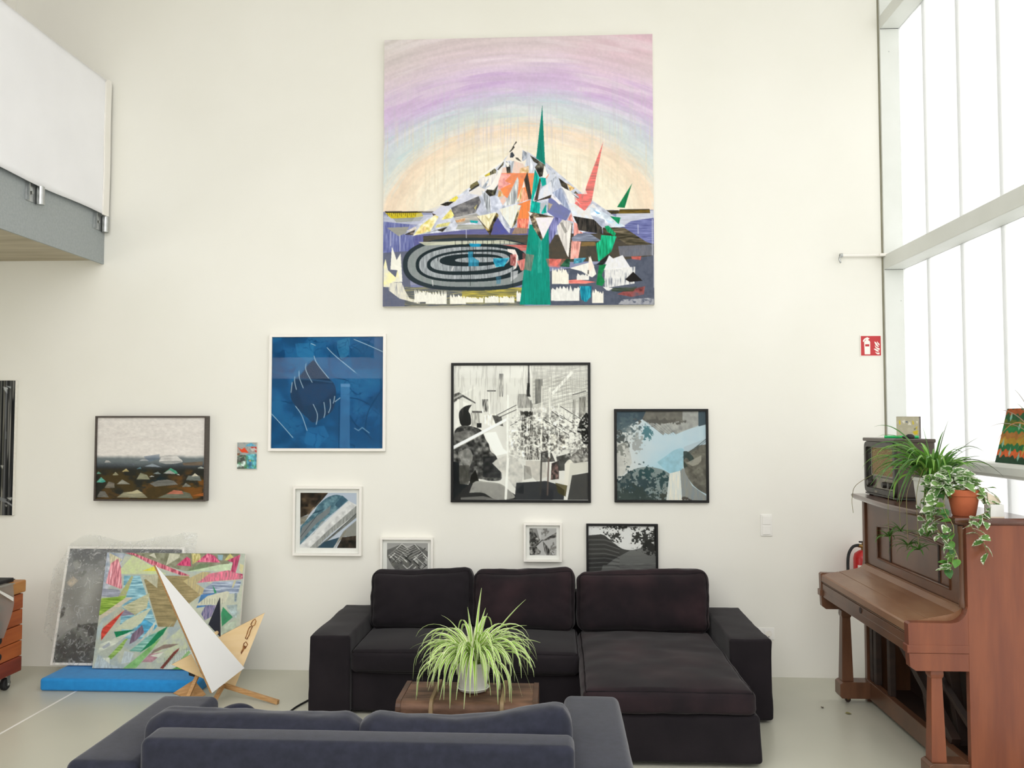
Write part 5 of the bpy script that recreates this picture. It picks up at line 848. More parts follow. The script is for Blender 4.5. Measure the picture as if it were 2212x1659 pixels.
picture('black framed photograph of leaves and walls around pale blue sky', ((1326.6, 883.2), (1530.4, 883.6), (1531.8, 1086.3), (1328, 1085.6)), .03, .017, M['black_frame'], art_sky())
picture('smallest white frame holding a grey star-shaped photograph', ((1131, 1130.7), (1214.5, 1130.7), (1213, 1214.5), (1131.5, 1213.7)), .045, .014, M['white_paint'], art_star(), (.025, .024, .024, .028), True, .03)
picture('black framed photograph of a curved dark roof and tree behind the sofa', ((1266.8, 1131.5), (1422, 1132.7), (1422, 1288), (1267, 1288)), .03, .015, M['black_frame'], art_roof())

# fire sign, switch, socket
sg = thing('fire_sign', 'red square sign with a white extinguisher and flames', 'sign', (2.21, 0, 2.237))
SX, SZ, SK = 2.144, 2.237, .138 / 1190.
def sp(x, y): return (SX + (x - 112) * SK * .99, SZ + (1425 - y) * SK * 1.03)
obj('board', B((2.138, -.004, 2.231), (2.286, -.0005, 2.380)), M['sign_white'], sg, bevel=.001)
obj('field', B((2.144, -.0048, 2.237), (2.281, -.004, 2.375)), M['sign_red'], sg)
def pict(nm, pts, y=-.0054, m='sign_white'): return obj(nm, prism(NB(), [(sp(a, b)[0], y, sp(a, b)[1]) for a, b in pts], (0, .0006, 0)), M[m], sg)
pict('extinguisher_mark', [(325, 1350), (305, 620), (345, 560), (415, 520), (415, 470), (340, 540), (275, 620), (235, 600), (245, 520), (330, 420), (430, 370), (490, 345), (545, 360), (570, 395), (630, 400), (620, 450), (560, 465), (550, 520), (630, 560), (665, 620), (660, 1350)])
pict('extinguisher_band', [(365, 885), (365, 755), (610, 755), (610, 885)], -.0058, 'sign_red')
for pts in ([(915, 600), (985, 620), (1060, 700), (1110, 800), (1200, 910), (1110, 910), (1010, 830), (960, 740)], [(1085, 580), (1140, 660), (1225, 750), (1215, 840), (1120, 750), (1075, 650)], [(945, 810), (1030, 920), (1110, 960), (1230, 1000), (1215, 1110), (1100, 1060), (960, 930)], [(865, 1030), (960, 1010), (1080, 1080), (1200, 1170), (1110, 1205), (1010, 1150)], [(960, 1190), (1060, 1260), (1220, 1250), (1210, 1350), (1100, 1355), (1000, 1290)]): pict('flame_mark', pts)
sw = thing('light_switch', 'white double light switch on the wall above the sofa arm', 'switch', (1.472, 0, .974))
obj('frame', B((1.431, -.009, .974), (1.513, -.0005, 1.126)), M['plastic'], sw, bevel=.003)
for z in (.985, 1.054): obj('rocker', B((1.444, -.014, z), (1.500, -.009, z + .061)), M['plastic'], sw, bevel=.003)
so = thing('wall_socket', 'white double power socket low beside the sofa arm', 'socket', (1.44, 0, .262))
obj('frame', B((1.367, -.008, .258), (1.516, -.0005, .340)), M['plastic'], so, bevel=.003)
for cx in (1.405, 1.477):
    obj('insert', B((cx - .028, -.011, .271), (cx + .028, -.008, .327)), M['plastic'], so, bevel=.002)
    obj('cup', lathe(NB(), ((.021, -.0125), (.0225, -.0125), (.0225, -.011), (.019, -.011), (.019, -.0112), (0.001, -.0112)), (cx, 0, .299), 24, 'y'), M['canvas'], so, smooth='auto')
    for dx in (-.008, .008): obj('hole', lathe(NB(), ((0, -.0118), (.003, -.0118), (.003, -.011)), (cx + dx, 0, .299), 8, 'y'), M['dark'], so)
    obj('earth_clip', B((cx - .003, -.0128, .277), (cx + .003, -.011, .283)), M['dark'], so)

# ------------------------------------------------------------------ black corner sofa
sofa = thing('corner_sofa', 'black fabric sofa with chaise against the white wall', 'sofa', (-.1, -.5, 0))
def slip_box(lo, hi, r, m, nm, n=16, wr=.002, seed=1, puff=(0, 0, 0), flare=0, tip=0):
    c = [(lo[i] + hi[i]) / 2 for i in range(3)]; h = [(hi[i] - lo[i]) / 2 for i in range(3)]
    def ex(o, u, nn):
        if flare: o.x += flare * u[0] * (1 - u[2]) * .5; o.y += flare * u[1] * (1 - u[2]) * .5
        return o
    return obj(nm, soft_box(NB(), h, r, puff, n, wr, seed, Matrix.Translation(c), ex), m, sofa, smooth=True)
slip_box((-1.245, -.905, .02), (1.02, -.06, .265), .02, M['black_fab'], 'base_frame', 20, .003, 1)
slip_box((.165, -1.60, .02), (1.045, -.85, .262), .022, M['black_fab'], 'chaise_base', 18, .004, 2, (.0, .006, 0), .012)
slip_box((-1.25, -.20, .25), (1.03, -.052, .61), .03, M['black_fab'], 'backrest', 18, .003, 3)
slip_box((-1.490, -.945, .02), (-1.244, -.05, .480), .016, M['black_fab'], 'armrest', 18, .007, 4, (0, 0, .004), .006)
slip_box((1.026, -.941, .02), (1.268, -.05, .487), .016, M['black_fab'], 'armrest', 18, .007, 5, (0, 0, .004), .006)
def cushion(nm, c, h, r, puff, rot, m, seed, wr=.004, faces=((1, -1),), ex=None, n=20, root=None):
    Mx = Matrix.Translation(c) @ rot.to_4x4(); root = root or sofa
    o = obj(nm, soft_box(NB(), h, r, puff, n, wr, seed, Mx, ex), m, root, smooth=True)
    for ax_, sg_ in faces: obj('piping', seam(h, r, puff, wr, seed, ax_, sg_, Mx, .0042, ex), M['piping'], o, smooth=True)
    return o
I3 = Matrix.Identity(3)
def seat_ex(o, u, nn): return o
cushion('seat_cushion', (-.551, -.625, .328), (.690, .325, .066), .034, (.004, .020, .022), I3, M['black_fab'], 11, .003, ((2, 1), (2, -1)))
def ch_ex(o, u, nn):
    # front corners of the chaise cushion round off and the front sags outward
    o.x += .014 * u[0] * (u[1] < 0) * u[1] ** 2; return o
cushion('chaise_cushion', (.583, -.955, .322), (.432, .650, .066), .040, (.014, .022, .026), I3, M['black_fab_worn'], 12, .008, ((2, 1), (2, -1)), ch_ex, 30)
tilt = Matrix.Rotation(-.16, 3, 'X')
def back_ex(sag, seed, crease=0):
    def f(o, u, nn):
        if u[2] > 0:
            o.z += u[2] ** 4 * (sag * (u[0] ** 2 - .55) + .012 * u[0])
        if crease and u[1] < 0:
            cx = .06; d = (o.x - cx + .03 * math.sin(o.z * 12)); o.y += .012 * math.exp(-(d / .02) ** 2) * max(0, min(1, (u[2] + .5))) * (1 - abs(u[2]) ** 3)
            o.y += .006 * math.exp(-((o.z + .09 + .35 * abs(o.x - .05)) / .014) ** 2) * (1 - u[0] ** 2)
        if u[1] < 0:
            o.y += .007 * math.sin((o.x * .9 * (1 if u[0] > 0 else -1) + o.z * 1.5) * 48 + seed) * (abs(u[0]) ** 3) * (1 - u[2] ** 4)
        return o
    return f
cushion('back_cushion', (-.898, -.315, .575), (.340, .105, .195), .060, (.004, .055, .016), tilt, M['black_fab'], 21, .009, ((1, -1),), back_ex(.020, 1, 1), 24)
cushion('back_cushion', (-.213, -.315, .577), (.338, .105, .197), .060, (.004, .055, .016), tilt, M['black_fab_worn'], 22, .009, ((1, -1),), back_ex(.016, 2), 24)
cushion('back_cushion', (.572, -.315, .577), (.430, .105, .196), .060, (.004, .055, .016), tilt, M['black_fab_worn'], 23, .009, ((1, -1),), back_ex(.010, 3), 24)
for x, y in ((-1.40, -.85), (-1.40, -.15), (1.18, -.85), (1.18, -.15), (.25, -1.5), (.95, -1.5)):
    obj('foot', lathe(NB(), ((.001, 0), (.022, 0), (.025, .028), (.001, .028)), (x, y, 0), 12), M['rubber'], sofa)

# ------------------------------------------------------------------ slate sofa in the foreground, seen from behind
so2 = thing('slate_sofa', 'slate-blue sofa in front, seen from behind', 'sofa', (-.75, -2.6, 0))
def sl(nm, lo, hi, r, seed, n=18, puff=(0, 0, 0), wr=.0015, parent=None):
    c = [(lo[i] + hi[i]) / 2 for i in range(3)]; h = [(hi[i] - lo[i]) / 2 for i in range(3)]
    return obj(nm, soft_box(NB(), h, r, puff, n, wr, seed, Matrix.Translation(c)), M['slate_fab'], parent or so2, smooth=True)
sl('armrest', (-1.795, -3.03, .06), (-1.522, -2.243, .533), .035, 31)
sl('armrest', (.035, -3.03, .06), (.283, -2.150, .533), .035, 32)
sl('seat_base', (-1.522, -2.90, .06), (.035, -2.26, .28), .03, 33)
sl('backrest', (-1.508, -3.045, .06), (.066, -2.895, .625), .030, 34, 22)
sl('seat_cushion', (-1.518, -2.78, .28), (-.748, -2.24, .42), .035, 35, 16, (0, .01, .012)); sl('seat_cushion', (-.742, -2.78, .28), (.031, -2.23, .42), .035, 36, 16, (0, .01, .012))
def bc_ex(a, b, c):
    def f(o, u, nn):
        if u[2] > -.2: o.z += (u[2] + .2) * (a + b * u[0] + c * u[0] ** 2)
        o.y += .006 * math.sin(o.x * 21 + o.z * 9 + b * 40) * (1 - u[2] ** 2) * (u[1] > 0)
        return o
    return f
def bcush(x0, x1, z1, seed, a, b, c):
    h = ((x1 - x0) / 2, .095, (z1 - .40) / 2); cc = ((x0 + x1) / 2, -2.775, (z1 + .40) / 2)
    return obj('back_cushion', soft_box(NB(), h, .075, (.012, .012, .004), 22, .009, seed, Matrix.Translation(cc) @ Matrix.Rotation(-.06, 4, 'X'), bc_ex(a, b, c)), M['slate_fab'], so2, smooth=True)
bcush(-1.585, -.757, .640, 41, -.004, -.004, .006); bcush(-.752, .048, .655, 42, -.020, .022, .038)
for x, y in ((-1.66, -2.95), (-1.66, -2.33), (.16, -2.95), (.16, -2.24)): obj('leg', lathe(NB(), ((.001, 0), (.02, 0), (.024, .062), (.001, .062)), (x, y, 0), 12), M['steel'], so2, smooth='auto')
# ------------------------------------------------------------------ trunk on the floor between the sofas
tk = thing('storage_chest', 'worn brown travelling chest between the two sofas', 'chest', (-.435, -1.75, 0))
TX0, TX1, TY0, TY1, TZ = -.775, -.092, -1.95, -1.575, .42
def trunk_prof(x, ins=0):
    pts = [(TY0 + ins, .0 + ins), (TY0 + ins, .385)] + [(TY0 + .035 - .035 * math.cos(a), .385 + .035 * math.sin(a)) for a in (.5, 1.0, 1.57)]
    pts = [(TY0 + ins, ins)] + [(TY0 + .04 - (.04 - ins) * math.cos(a), .378 + (.042 - ins) * math.sin(a)) for a in (0, .4, .8, 1.2, PI / 2)] + [(TY1 - .04 + (.04 - ins) * math.sin(a), .378 + (.042 - ins) * math.cos(a)) for a in (0, .4, .8, 1.2, PI / 2)] + [(TY1 - ins, ins)]
    return [(x, y, z) for y, z in pts]
bm = loft(NB(), [trunk_prof(TX0 + (TX1 - TX0) * k / 10, .004) for k in range(11)])
obj('body', bm, M['trunk'], tk, smooth='auto')
for x0, x1 in ((TX0 - .003, TX0 + .022), (TX1 - .022, TX1 + .003)): obj('edge_band', loft(NB(), [trunk_prof(x0), trunk_prof(x1)]), M['trunk_dark'], tk, bevel=.001)
obj('lid_seam', B((TX0 + .023, TY0 + .0005, .318), (TX1 - .023, TY0 + .0035, .326)), M['trunk_dark'], tk)
for x in (-.605, -.262):
    def sprof(dx, up_): return [(x + dx, y + (-.006 if y < -1.8 else .006) * up_, z + (.010 * up_ if z > .3 else 0)) for _, y, z in trunk_prof(0, .002)]
    obj('strap', loft(NB(), [sprof(-.011, 0), sprof(-.008, 1), sprof(.008, 1), sprof(.011, 0)]), M['strap'], tk, smooth='auto')
obj('handle', tube(NB(), spline([(-.50, TY0 + .002, .30), (-.49, TY0 - .02, .29), (-.435, TY0 - .024, .285), (-.38, TY0 - .02, .29), (-.37, TY0 + .002, .30)], 4), .008, 7), M['trunk_dark'], tk, smooth=True)
for x in (-.70, -.17):
    obj('buckle', ring_bm(x - .02, x + .02, .29, .345, .006, TY0 - .004, TY0 + .003), M['brass'], tk)

# ------------------------------------------------------------------ plants
def blade(root, base, az, elev, L, w_, droop, c_mid, c_edge, kink=None, seg=12, twist=0, name='leaf', edge_w=.5, c_base=None):
    """strap leaf with a keel, drooping under its weight"""
    d = Vector((math.cos(az) * math.cos(elev), math.sin(az) * math.cos(elev), math.sin(elev))); side = Vector((-math.sin(az), math.cos(az), 0))
    p = Vector(base); e = elev; st = L / seg; rows = []; hor = Vector((math.cos(az), math.sin(az), 0))
    for k in range(seg + 1):
        t = k / seg; ww = w_ * (min(1, .45 + t * 2.2)) * (1 - t ** 2.2) + .0006
        dirv = hor * math.cos(e) + Vector((0, 0, 1)) * math.sin(e); up_ = -hor * math.sin(e) + Vector((0, 0, 1)) * math.cos(e)
        tw = twist * t; s2 = side * math.cos(tw) + up_ * math.sin(tw); u2 = up_ * math.cos(tw) - side * math.sin(tw)
        rows.append([p + s2 * (ww * q) + u2 * (abs(q) * ww * .35) for q in (-1, -edge_w, 0, edge_w, 1)])
        p = p + dirv * st; e -= droop * st * (.35 + 1.3 * t)
        if kink and abs(t - kink[0]) < .5 / seg: e -= kink[1]
        e = max(e, -1.5)
    V = [tuple(v) for r in rows for v in r]; F = []
    for k in range(seg):
        for q in range(4): a = k * 5 + q; F.append((a, a + 1, a + 6, a + 5))
    me = bpy.data.meshes.new(name); me.from_pydata(V, [], F); ca = me.color_attributes.new('Col', 'FLOAT_COLOR', 'CORNER')
    cm, ce = lin(c_mid), lin(c_edge); cb = lin(c_base) if c_base else cm; arr = []
    for k in range(seg):
        for q in range(4):
            t = k / seg; f = max(0, 1 - t * 2.4); mid = tuple(cm[i] * (1 - f) + cb[i] * f for i in range(3))
            arr += [*(ce if q in (0, 3) else mid), 1] * 4
    ca.data.foreach_set('color', arr)
    return link_mesh(name, me, M['leaf'], root, True)
rnd = random.Random(5)
def jit(c, a=.05):
    c = c.lstrip('#'); v = [int(c[i:i + 2], 16) / 255 for i in (0, 2, 4)]; k = 1 + rnd.uniform(-a, a); return [min(1, x * k) for x in v]
# variegated spider plant on the trunk
sp1 = thing('spider_plant', 'pale striped spider plant in a white pot on the brown chest', 'plant', (-.422, -1.755, .43))
cx, cy, cz = -.418, -1.755, .430
obj('pot', lathe(NB(), ((.001, 0), (.060, 0), (.066, .004), (.090, .125), (.096, .127), (.097, .143), (.090, .144), (.087, .128), (.058, .012), (.001, .012)), (cx, cy, cz), 32), M['pot_white'], sp1, smooth='auto')
obj('saucer', lathe(NB(), ((.001, 0), (.070, 0), (.082, .014), (.079, .016), (.068, .004), (.001, .004)), (cx, cy, cz - .0035), 32), M['pot_white'], sp1, smooth='auto')
obj('soil', lathe(NB(), ((.001, .126), (.04, .128), (.0865, .122), (.0865, .118), (.001, .118)), (cx, cy, cz), 20), M['soil'], sp1)
def lw(): return rnd.uniform(.0075, .0115)
for k in range(135):
    az = rnd.uniform(0, 2 * PI) if k % 4 else rnd.uniform(PI, 2 * PI); r0 = rnd.uniform(.0, .045); L = rnd.uniform(.28, .46); el = rnd.gauss(.95, .25)
    blade(sp1, (cx + r0 * math.cos(az), cy + r0 * math.sin(az), cz + .125), az, min(el, 1.45), L, lw(), rnd.uniform(6.5, 10.0), jit('#9cc850', .12), jit('#f0f5cc', .04), None, 13, rnd.uniform(-.5, .5), edge_w=.55, c_base='#b7d45c')
for az, el, L, dr in ((1.3, 1.42, .37, 1.0), (.35, .98, .40, .9), (2.6, 1.25, .30, 4.0), (.1, 1.05, .33, 3.8), (3.0, 1.0, .33, 5.5), (-.1, .75, .36, 3.4), (3.3, .8, .34, 4.8), (1.9, 1.35, .28, 2.0), (1.2, 1.3, .28, 2.0), (.9, 1.35, .25, 1.6), (-.3, .9, .34, 5.2)):
    blade(sp1, (cx + .02 * math.cos(az), cy + .02 * math.sin(az), cz + .125), az, el, L, .0085, dr, jit('#98c24a', .08), jit('#e8f0c4', .04), None, 14, .3, edge_w=.55, c_base='#b3d158')

# ------------------------------------------------------------------ piano
pn = thing('upright_piano', 'old brown upright piano along the window wall', 'piano', (2.1, -1.16, 0))
W, WS, WD, WK = M['wood_piano'], M['wood_lit'], M['wood_dusty'], M['wood_dark']
YF, YN = -.46, -1.865   # far and near faces of the case
XF, XB = 1.972, 2.290
def arc(cx_, cz_, r, a0, a1, n=7): return [(cx_ + r * math.cos(a0 + (a1 - a0) * k / n), cz_ + r * math.sin(a0 + (a1 - a0) * k / n)) for k in range(n + 1)]
side = [(XB, .0), (XB, 1.275), (XF, 1.275), (XF, .0)]
for y0, y1, mm in ((YF - .038, YF, W), (YN, YN + .035, WS)):
    obj('side_panel', prism(NB(), [(x, y0, z) for x, z in side], (0, y1 - y0, 0)), mm, pn, bevel=.002)
cheek = [(XF + .001, .665), (1.695, .665), (1.692, .70), (1.690, .80)] + [(1.70, .808), (1.84, .806)] + arc(1.893, .884, .078, -PI / 2, -.02, 6) + [(XF + .001, .884)]
for y0, y1, mm in ((YF - .044, YF - .001, W), (YN + .001, YN + .05, WS)):
    obj('cheek', prism(NB(), [(x, y0, z) for x, z in cheek], (0, y1 - y0, 0)), mm, pn, bevel=.003)
    kb = [(XF + .001, .578), (1.722, .578), (1.696, .598), (1.692, .662), (XF + .001, .662)]
    obj('key_block', prism(NB(), [(x, y0, z) for x, z in kb], (0, y1 - y0, 0)), mm, pn, bevel=.002)
for yy in (YF - .0225, YN + .0255):   # band under the cheeks
    obj('cheek_moulding', B((1.683, yy - .0275, .663), (XF + .001, yy + .0275, .702)), WS if yy < -1 else W, pn, bevel=.003)
obj('key_bed', B((1.700, YN + .052, .655), (XF + .0, YF - .046, .700)), W, pn, bevel=.003)
obj('key_slip', B((1.697, YN + .052, .700), (1.72, YF - .046, .742)), W, pn, bevel=.002)
lid = [(1.700, .744), (1.693, .755), (1.693, .792), (1.700, .800), (1.80, .817), (1.801, .8145), (1.804, .8145), (1.805, .818), (1.90, .836), (1.935, .846), (1.965, .868), (XF + .01, .872), (XF + .01, .80), (1.72, .744)]
obj('key_lid', prism(NB(), [(x, YN + .052, z) for x, z in lid], (0, YF - YN - .098, 0)), WD, pn)
obj('lid_rail', B((1.6915, YN + .052, .7535), (1.6945, YF - .046, .757)), WK, pn)
obj('lock_plate', lathe(NB(), ((0.001, -.003), (.016, -.002), (.018, 0)), (1.6955, -1.20, .722), 14, 'x'), WK, pn, smooth='auto')
# upper front: board, raised frame with arched opening, two slim inner bars
obj('upper_panel', B((1.992, YN + .036, .865), (2.004, YF - .039, 1.278)), W, pn)
ya, yb, zb, zt = -1.66, -.69, .931, 1.115
I_ = [(yb, zb), (ya, zb)] + [(ya + (yb - ya) * k / 16, zt + .045 * math.sin(PI * k / 16) + .012 * math.cos(2 * PI * k / 16)) for k in range(17)]
def project(y, z):
    cy_, cz_ = (ya + yb) / 2, 1.03; dy, dz = y - cy_, z - cz_; s = min((.6 if 0 else (YF - .055 - cy_) if dy > 0 else (cy_ - YN - .06)) / max(abs(dy), 1e-6), ((1.262 - cz_) if dz > 0 else (cz_ - .876)) / max(abs(dz), 1e-6)); return cy_ + dy * s, cz_ + dz * s
O_ = []
for y, z in I_: O_.append((YN + .06 + (YF - .055 - YN - .06) * (y - ya) / (yb - ya), 1.262))
O_[0] = (YF - .055, .876); O_[1] = (YN + .06, .876); O_[2] = (YN + .06, 1.262); O_[-1] = (YF - .055, 1.262)
I_ = I_; bm = NB(); n = len(I_)
vi = [bm.verts.new((1.984, y, z)) for y, z in I_]; vo = [bm.verts.new((1.984, y, z)) for y, z in O_]; vib = [bm.verts.new((1.992, y, z)) for y, z in I_]; vob = [bm.verts.new((1.992, y, z)) for y, z in O_]
for k in range(n):
    j = (k + 1) % n; bm.faces.new((vo[k], vo[j], vi[j], vi[k])); bm.faces.new((vi[k], vi[j], vib[j], vib[k])); bm.faces.new((vo[k], vob[k], vob[j], vo[j]))
obj('panel_frame', bm, W, pn)
obj('panel_moulding', tube(NB(), [(1.984, y, z) for y, z in I_], .0075, 6, True), W, pn, smooth=True)
for y in (-.872, -1.524): obj('inner_bar', B((1.985, y - .008, zb), (1.9925, y + .008, 1.15)), WK, pn, bevel=.002)
obj('far_recess', B((1.993, YF - .054, .87), (1.9945, YF - .039, 1.27)), WK, pn)
obj('corner_column', lathe(NB(), ((.001, .875), (.019, .875), (.019, .905), (.0155, .915), (.0155, 1.225), (.019, 1.235), (.019, 1.268), (.001, 1.268)), (1.968, YN + .040, 0), 18), W, pn, smooth='auto')
def lid_pts(z, grow=0):
    P_ = [(2.30, YF + .018 + grow, z), (2.30, YN - .018 - grow, z)]
    for k in range(17):
        t = k / 16; y = YN - .018 - grow + (YF - YN + .036 + 2 * grow) * t; P_.append((1.913 - .052 * math.sin(PI * t) ** 1.5 - grow, y, z))
    return P_
bm = loft(NB(), [lid_pts(1.276, -.014), lid_pts(1.284, -.006), lid_pts(1.290, 0), lid_pts(1.303, .002), lid_pts(1.310, -.003)])
obj('top_lid', bm, mat('polished_lid', '#5d3728', .22, '#4c2c20', 6, stretch=(2, .5, 1), coat=.4), pn, smooth='auto')
# lower part: legs on plinth blocks, rails, dark open inside with timbers
for yc, mm in ((YF - .05, WK), (YN + .065, WS)):
    obj('plinth', prism(NB(), [(1.795, yc - .052, .035), (1.783, yc - .052, .05), (1.783, yc - .052, .125), (1.80, yc - .052, .137), (XF + .02, yc - .052, .137), (XF + .02, yc - .052, .035)], (0, .104, 0)), W, pn, bevel=.003)
    def sq(h, z): return [(1.836 - h, yc - h, z), (1.836 + h, yc - h, z), (1.836 + h, yc + h, z), (1.836 - h, yc + h, z)]
    obj('leg', loft(NB(), [sq(.036, .1365), sq(.026, .535), sq(.030, .540), sq(.032, .552), sq(.030, .5785)]), W if mm is WK else WS, pn, bevel=.004)
    cs = obj('caster', lathe(NB(), ((.001, -.008), (.017, -.008), (.017, .008), (.001, .008)), (1.845, yc, .0172), 14, 'y'), WK, pn, smooth='auto')
    obj('fork', B((1.838, yc - .012, .018), (1.852, yc + .012, .04)), M['brass'], cs)
obj('bottom_rail', B((1.968, YN + .036, .03), (2.01, YF - .039, .140)), W, pn, bevel=.003)
obj('back_board', B((2.24, YN + .036, .05), (2.25, YF - .039, .66)), WK, pn)
obj('floor_board', B((2.011, YN + .036, .05), (2.24, YF - .039, .075)), WK, pn)
for y in (-.535, -.60, -.82): obj('post', B((1.985, y - .022, .14), (2.02, y + .022, .655)), WK, pn, bevel=.002)
def timber(a, b, w_, nm='brace'):
    a, b = Vector(a), Vector(b); d = (b - a).normalized(); s = Vector((1, 0, 0)); u = d.cross(s).normalized(); h = w_ / 2
    rg = lambda p: [p + s * h + u * h, p + s * h - u * h, p - s * h - u * h, p - s * h + u * h]
    return obj(nm, loft(NB(), [rg(a), rg(b)]), WK, pn, bevel=.002)
timber((2.02, -.92, .50), (2.02, -1.60, .15), .045); timber((2.06, -1.0, .55), (2.06, -1.70, .25), .03); timber((2.05, -1.10, .60), (2.05, -1.24, .15), .04); timber((2.10, -1.35, .60), (2.10, -1.5, .10), .05)

# ------------------------------------------------------------------ on the piano: radio and small things
rd = thing('vintage_radio', 'dark wooden vintage radio on the piano top by the wall', 'radio', (2.07, -.72, 1.31))
RX0, RX1, RY0, RY1, RZ0, RZ1 = 1.985, 2.215, -.985, -.475, 1.325, 1.672
obj('cabinet', B((RX0 + .012, RY0, RZ0), (RX1, RY1, RZ1 - .012)), M['radio_wood'], rd, bevel=.008)
obj('top_board', B((RX0 - .006, RY0 - .006, RZ1 - .022), (RX1 + .004, RY1 + .006, RZ1)), M['radio_wood'], rd, bevel=.006)
obj('base', B((RX0 + .004, RY0 + .006, 1.316), (RX1 - .004, RY1 - .006, RZ0)), M['radio_face'], rd)
for x in (RX0 + .03, RX1 - .03):
    for y in (RY0 + .04, RY1 - .04): obj('foot', lathe(NB(), ((.001, 0), (.014, 0), (.014, .008), (.001, .008)), (x, y, 1.3095), 10), M['rubber'], rd)
def yz_ring(y0, y1, z0, z1, w_, x0, x1, rr=.02):
    def loop(a, b, c, d, r):
        L = []
        for (cy_, cz_, a0) in ((b - r, d - r, 0), (a + r, d - r, PI / 2), (a + r, c + r, PI), (b - r, c + r, 1.5 * PI)):
            for k in range(5): L.append((cy_ + r * math.cos(a0 + PI / 2 * k / 4), cz_ + r * math.sin(a0 + PI / 2 * k / 4)))
        return L
    A_, B_ = loop(y0, y1, z0, z1, rr + w_ * .5), loop(y0 + w_, y1 - w_, z0 + w_, z1 - w_, rr); bm = NB(); n_ = len(A_)
    R_ = [[bm.verts.new((x, y, z)) for y, z in L] for x, L in ((x1, A_), (x0, A_), (x0, B_), (x1, B_))]
    for a, b in zip(R_, R_[1:]):
        for k in range(n_): bm.faces.new((a[k], a[(k + 1) % n_], b[(k + 1) % n_], b[k]))
    return bm
obj('bezel', yz_ring(RY0 + .008, RY1 - .008, RZ0 + .004, RZ1 - .026, .030, RX0 - .002, RX0 + .013), M['radio_face'], rd, smooth='auto')
obj('speaker_cloth', B((RX0 + .008, RY0 + .05, RZ0 + .118), (RX0 + .0118, RY1 - .12, RZ1 - .058)), M['speaker'], rd)
obj('grille_surround', yz_ring(RY0 + .046, RY1 - .116, RZ0 + .112, RZ1 - .052, .008, RX0 + .004, RX0 + .0119, .012), M['dial'], rd)
obj('dial_plate', B((RX0 + .007, RY0 + .06, RZ0 + .036), (RX0 + .0119, RY1 - .19, RZ0 + .104)), M['dial'], rd, bevel=.002)
obj('side_plate', B((RX0 + .009, RY1 - .11, RZ0 + .04), (RX0 + .0119, RY1 - .045, RZ1 - .06)), M['dark'], rd)
for y in (RY0 + .075, RY0 + .17, RY1 - .10): obj('knob', lathe(NB(), ((.001, -.026), (.017, -.024), (.020, -.008), (.020, 0)), (RX0 + .0075, y, RZ0 + .066), 16, 'x'), M['radio_face'], rd, smooth='auto')
obj('badge', B((RX0 - .0035, -.70, RZ0 + .010), (RX0 - .0015, -.66, RZ0 + .022)), M['dial'], rd)
# little canvas, pen and dark ball on the radio
kc = thing('small_canvas', 'small beige canvas with yellow marks standing on the radio', 'painting', (2.16, -.75, 1.672))
kR = Matrix.Translation((2.16, -.75, 1.6722)) @ Matrix.Rotation(-.72, 4, 'Z')
obj('stretcher', B((-.068, -.0145, 0), (.068, .0145, .133), kR), M['dark_frame'], kc, bevel=.002)
kp = kR @ Vector((-.067, -.0155, .132)); ke = kR.to_3x3() @ Vector((.134, 0, 0))
grid_mesh('painted_face', art_block(), kp, ke, (0, 0, -.131), M['paint'], kc)
gt = thing('green_pen', 'bright green plastic tube lying on the radio', 'tube', (2.08, -.83, 1.672))
obj('barrel', tube(NB(), [(1.995, -.80, 1.681), (2.115, -.86, 1.681)], .0085, 10), M['green_plastic'], gt, smooth='auto'); obj('cap', tube(NB(), [(2.115, -.86, 1.681), (2.165, -.885, 1.681)], .0088, 10), M['green_plastic'], gt, smooth='auto')
kb_ = thing('lens_cap', 'small round black cap resting beside the green tube on the radio', 'cap', (2.10, -.90, 1.672))
obj('disc', lathe(NB(), ((.001, 0), (.022, .0), (.026, .006), (.024, .018), (.012, .026), (.001, .027)), (2.105, -.905, 1.6722), 18), M['rubber'], kb_, smooth=True); obj('grip', tube(NB(), [(2.062, -.90, 1.6795), (2.082, -.903, 1.6795)], .007, 8), M['rubber'], kb_)
# plaster cube and wedge
cb = thing('plaster_cube', 'small pale grey cube on the near end of the piano', 'cube', (2.12, -1.83, 1.31))
obj('cube_body', B((2.088, -1.868, 1.3102), (2.152, -1.804, 1.374)), M['grey_block'], cb, bevel=.002); obj('under_slab', B((2.0875, -1.8685, 1.3101), (2.1525, -1.8035, 1.316)), M['cream_block'], cb)
wg = thing('wooden_wedge', 'cream slanted wedge balanced on the pale grey cube', 'wedge', (2.11, -1.83, 1.374))
def wp(px, py, y): v = onY(px, py, y); return (v.x, v.y, max(v.z, 1.3745))
zs = [(2.084, 1.432), (2.088, 1.3745), (2.098, 1.3743), (2.146, 1.378), (2.136, 1.403)]
obj('wedge_block', prism(NB(), [(x, -1.85, z) for x, z in zs], (0, .035, 0)), M['cream_block'], wg, bevel=.001)

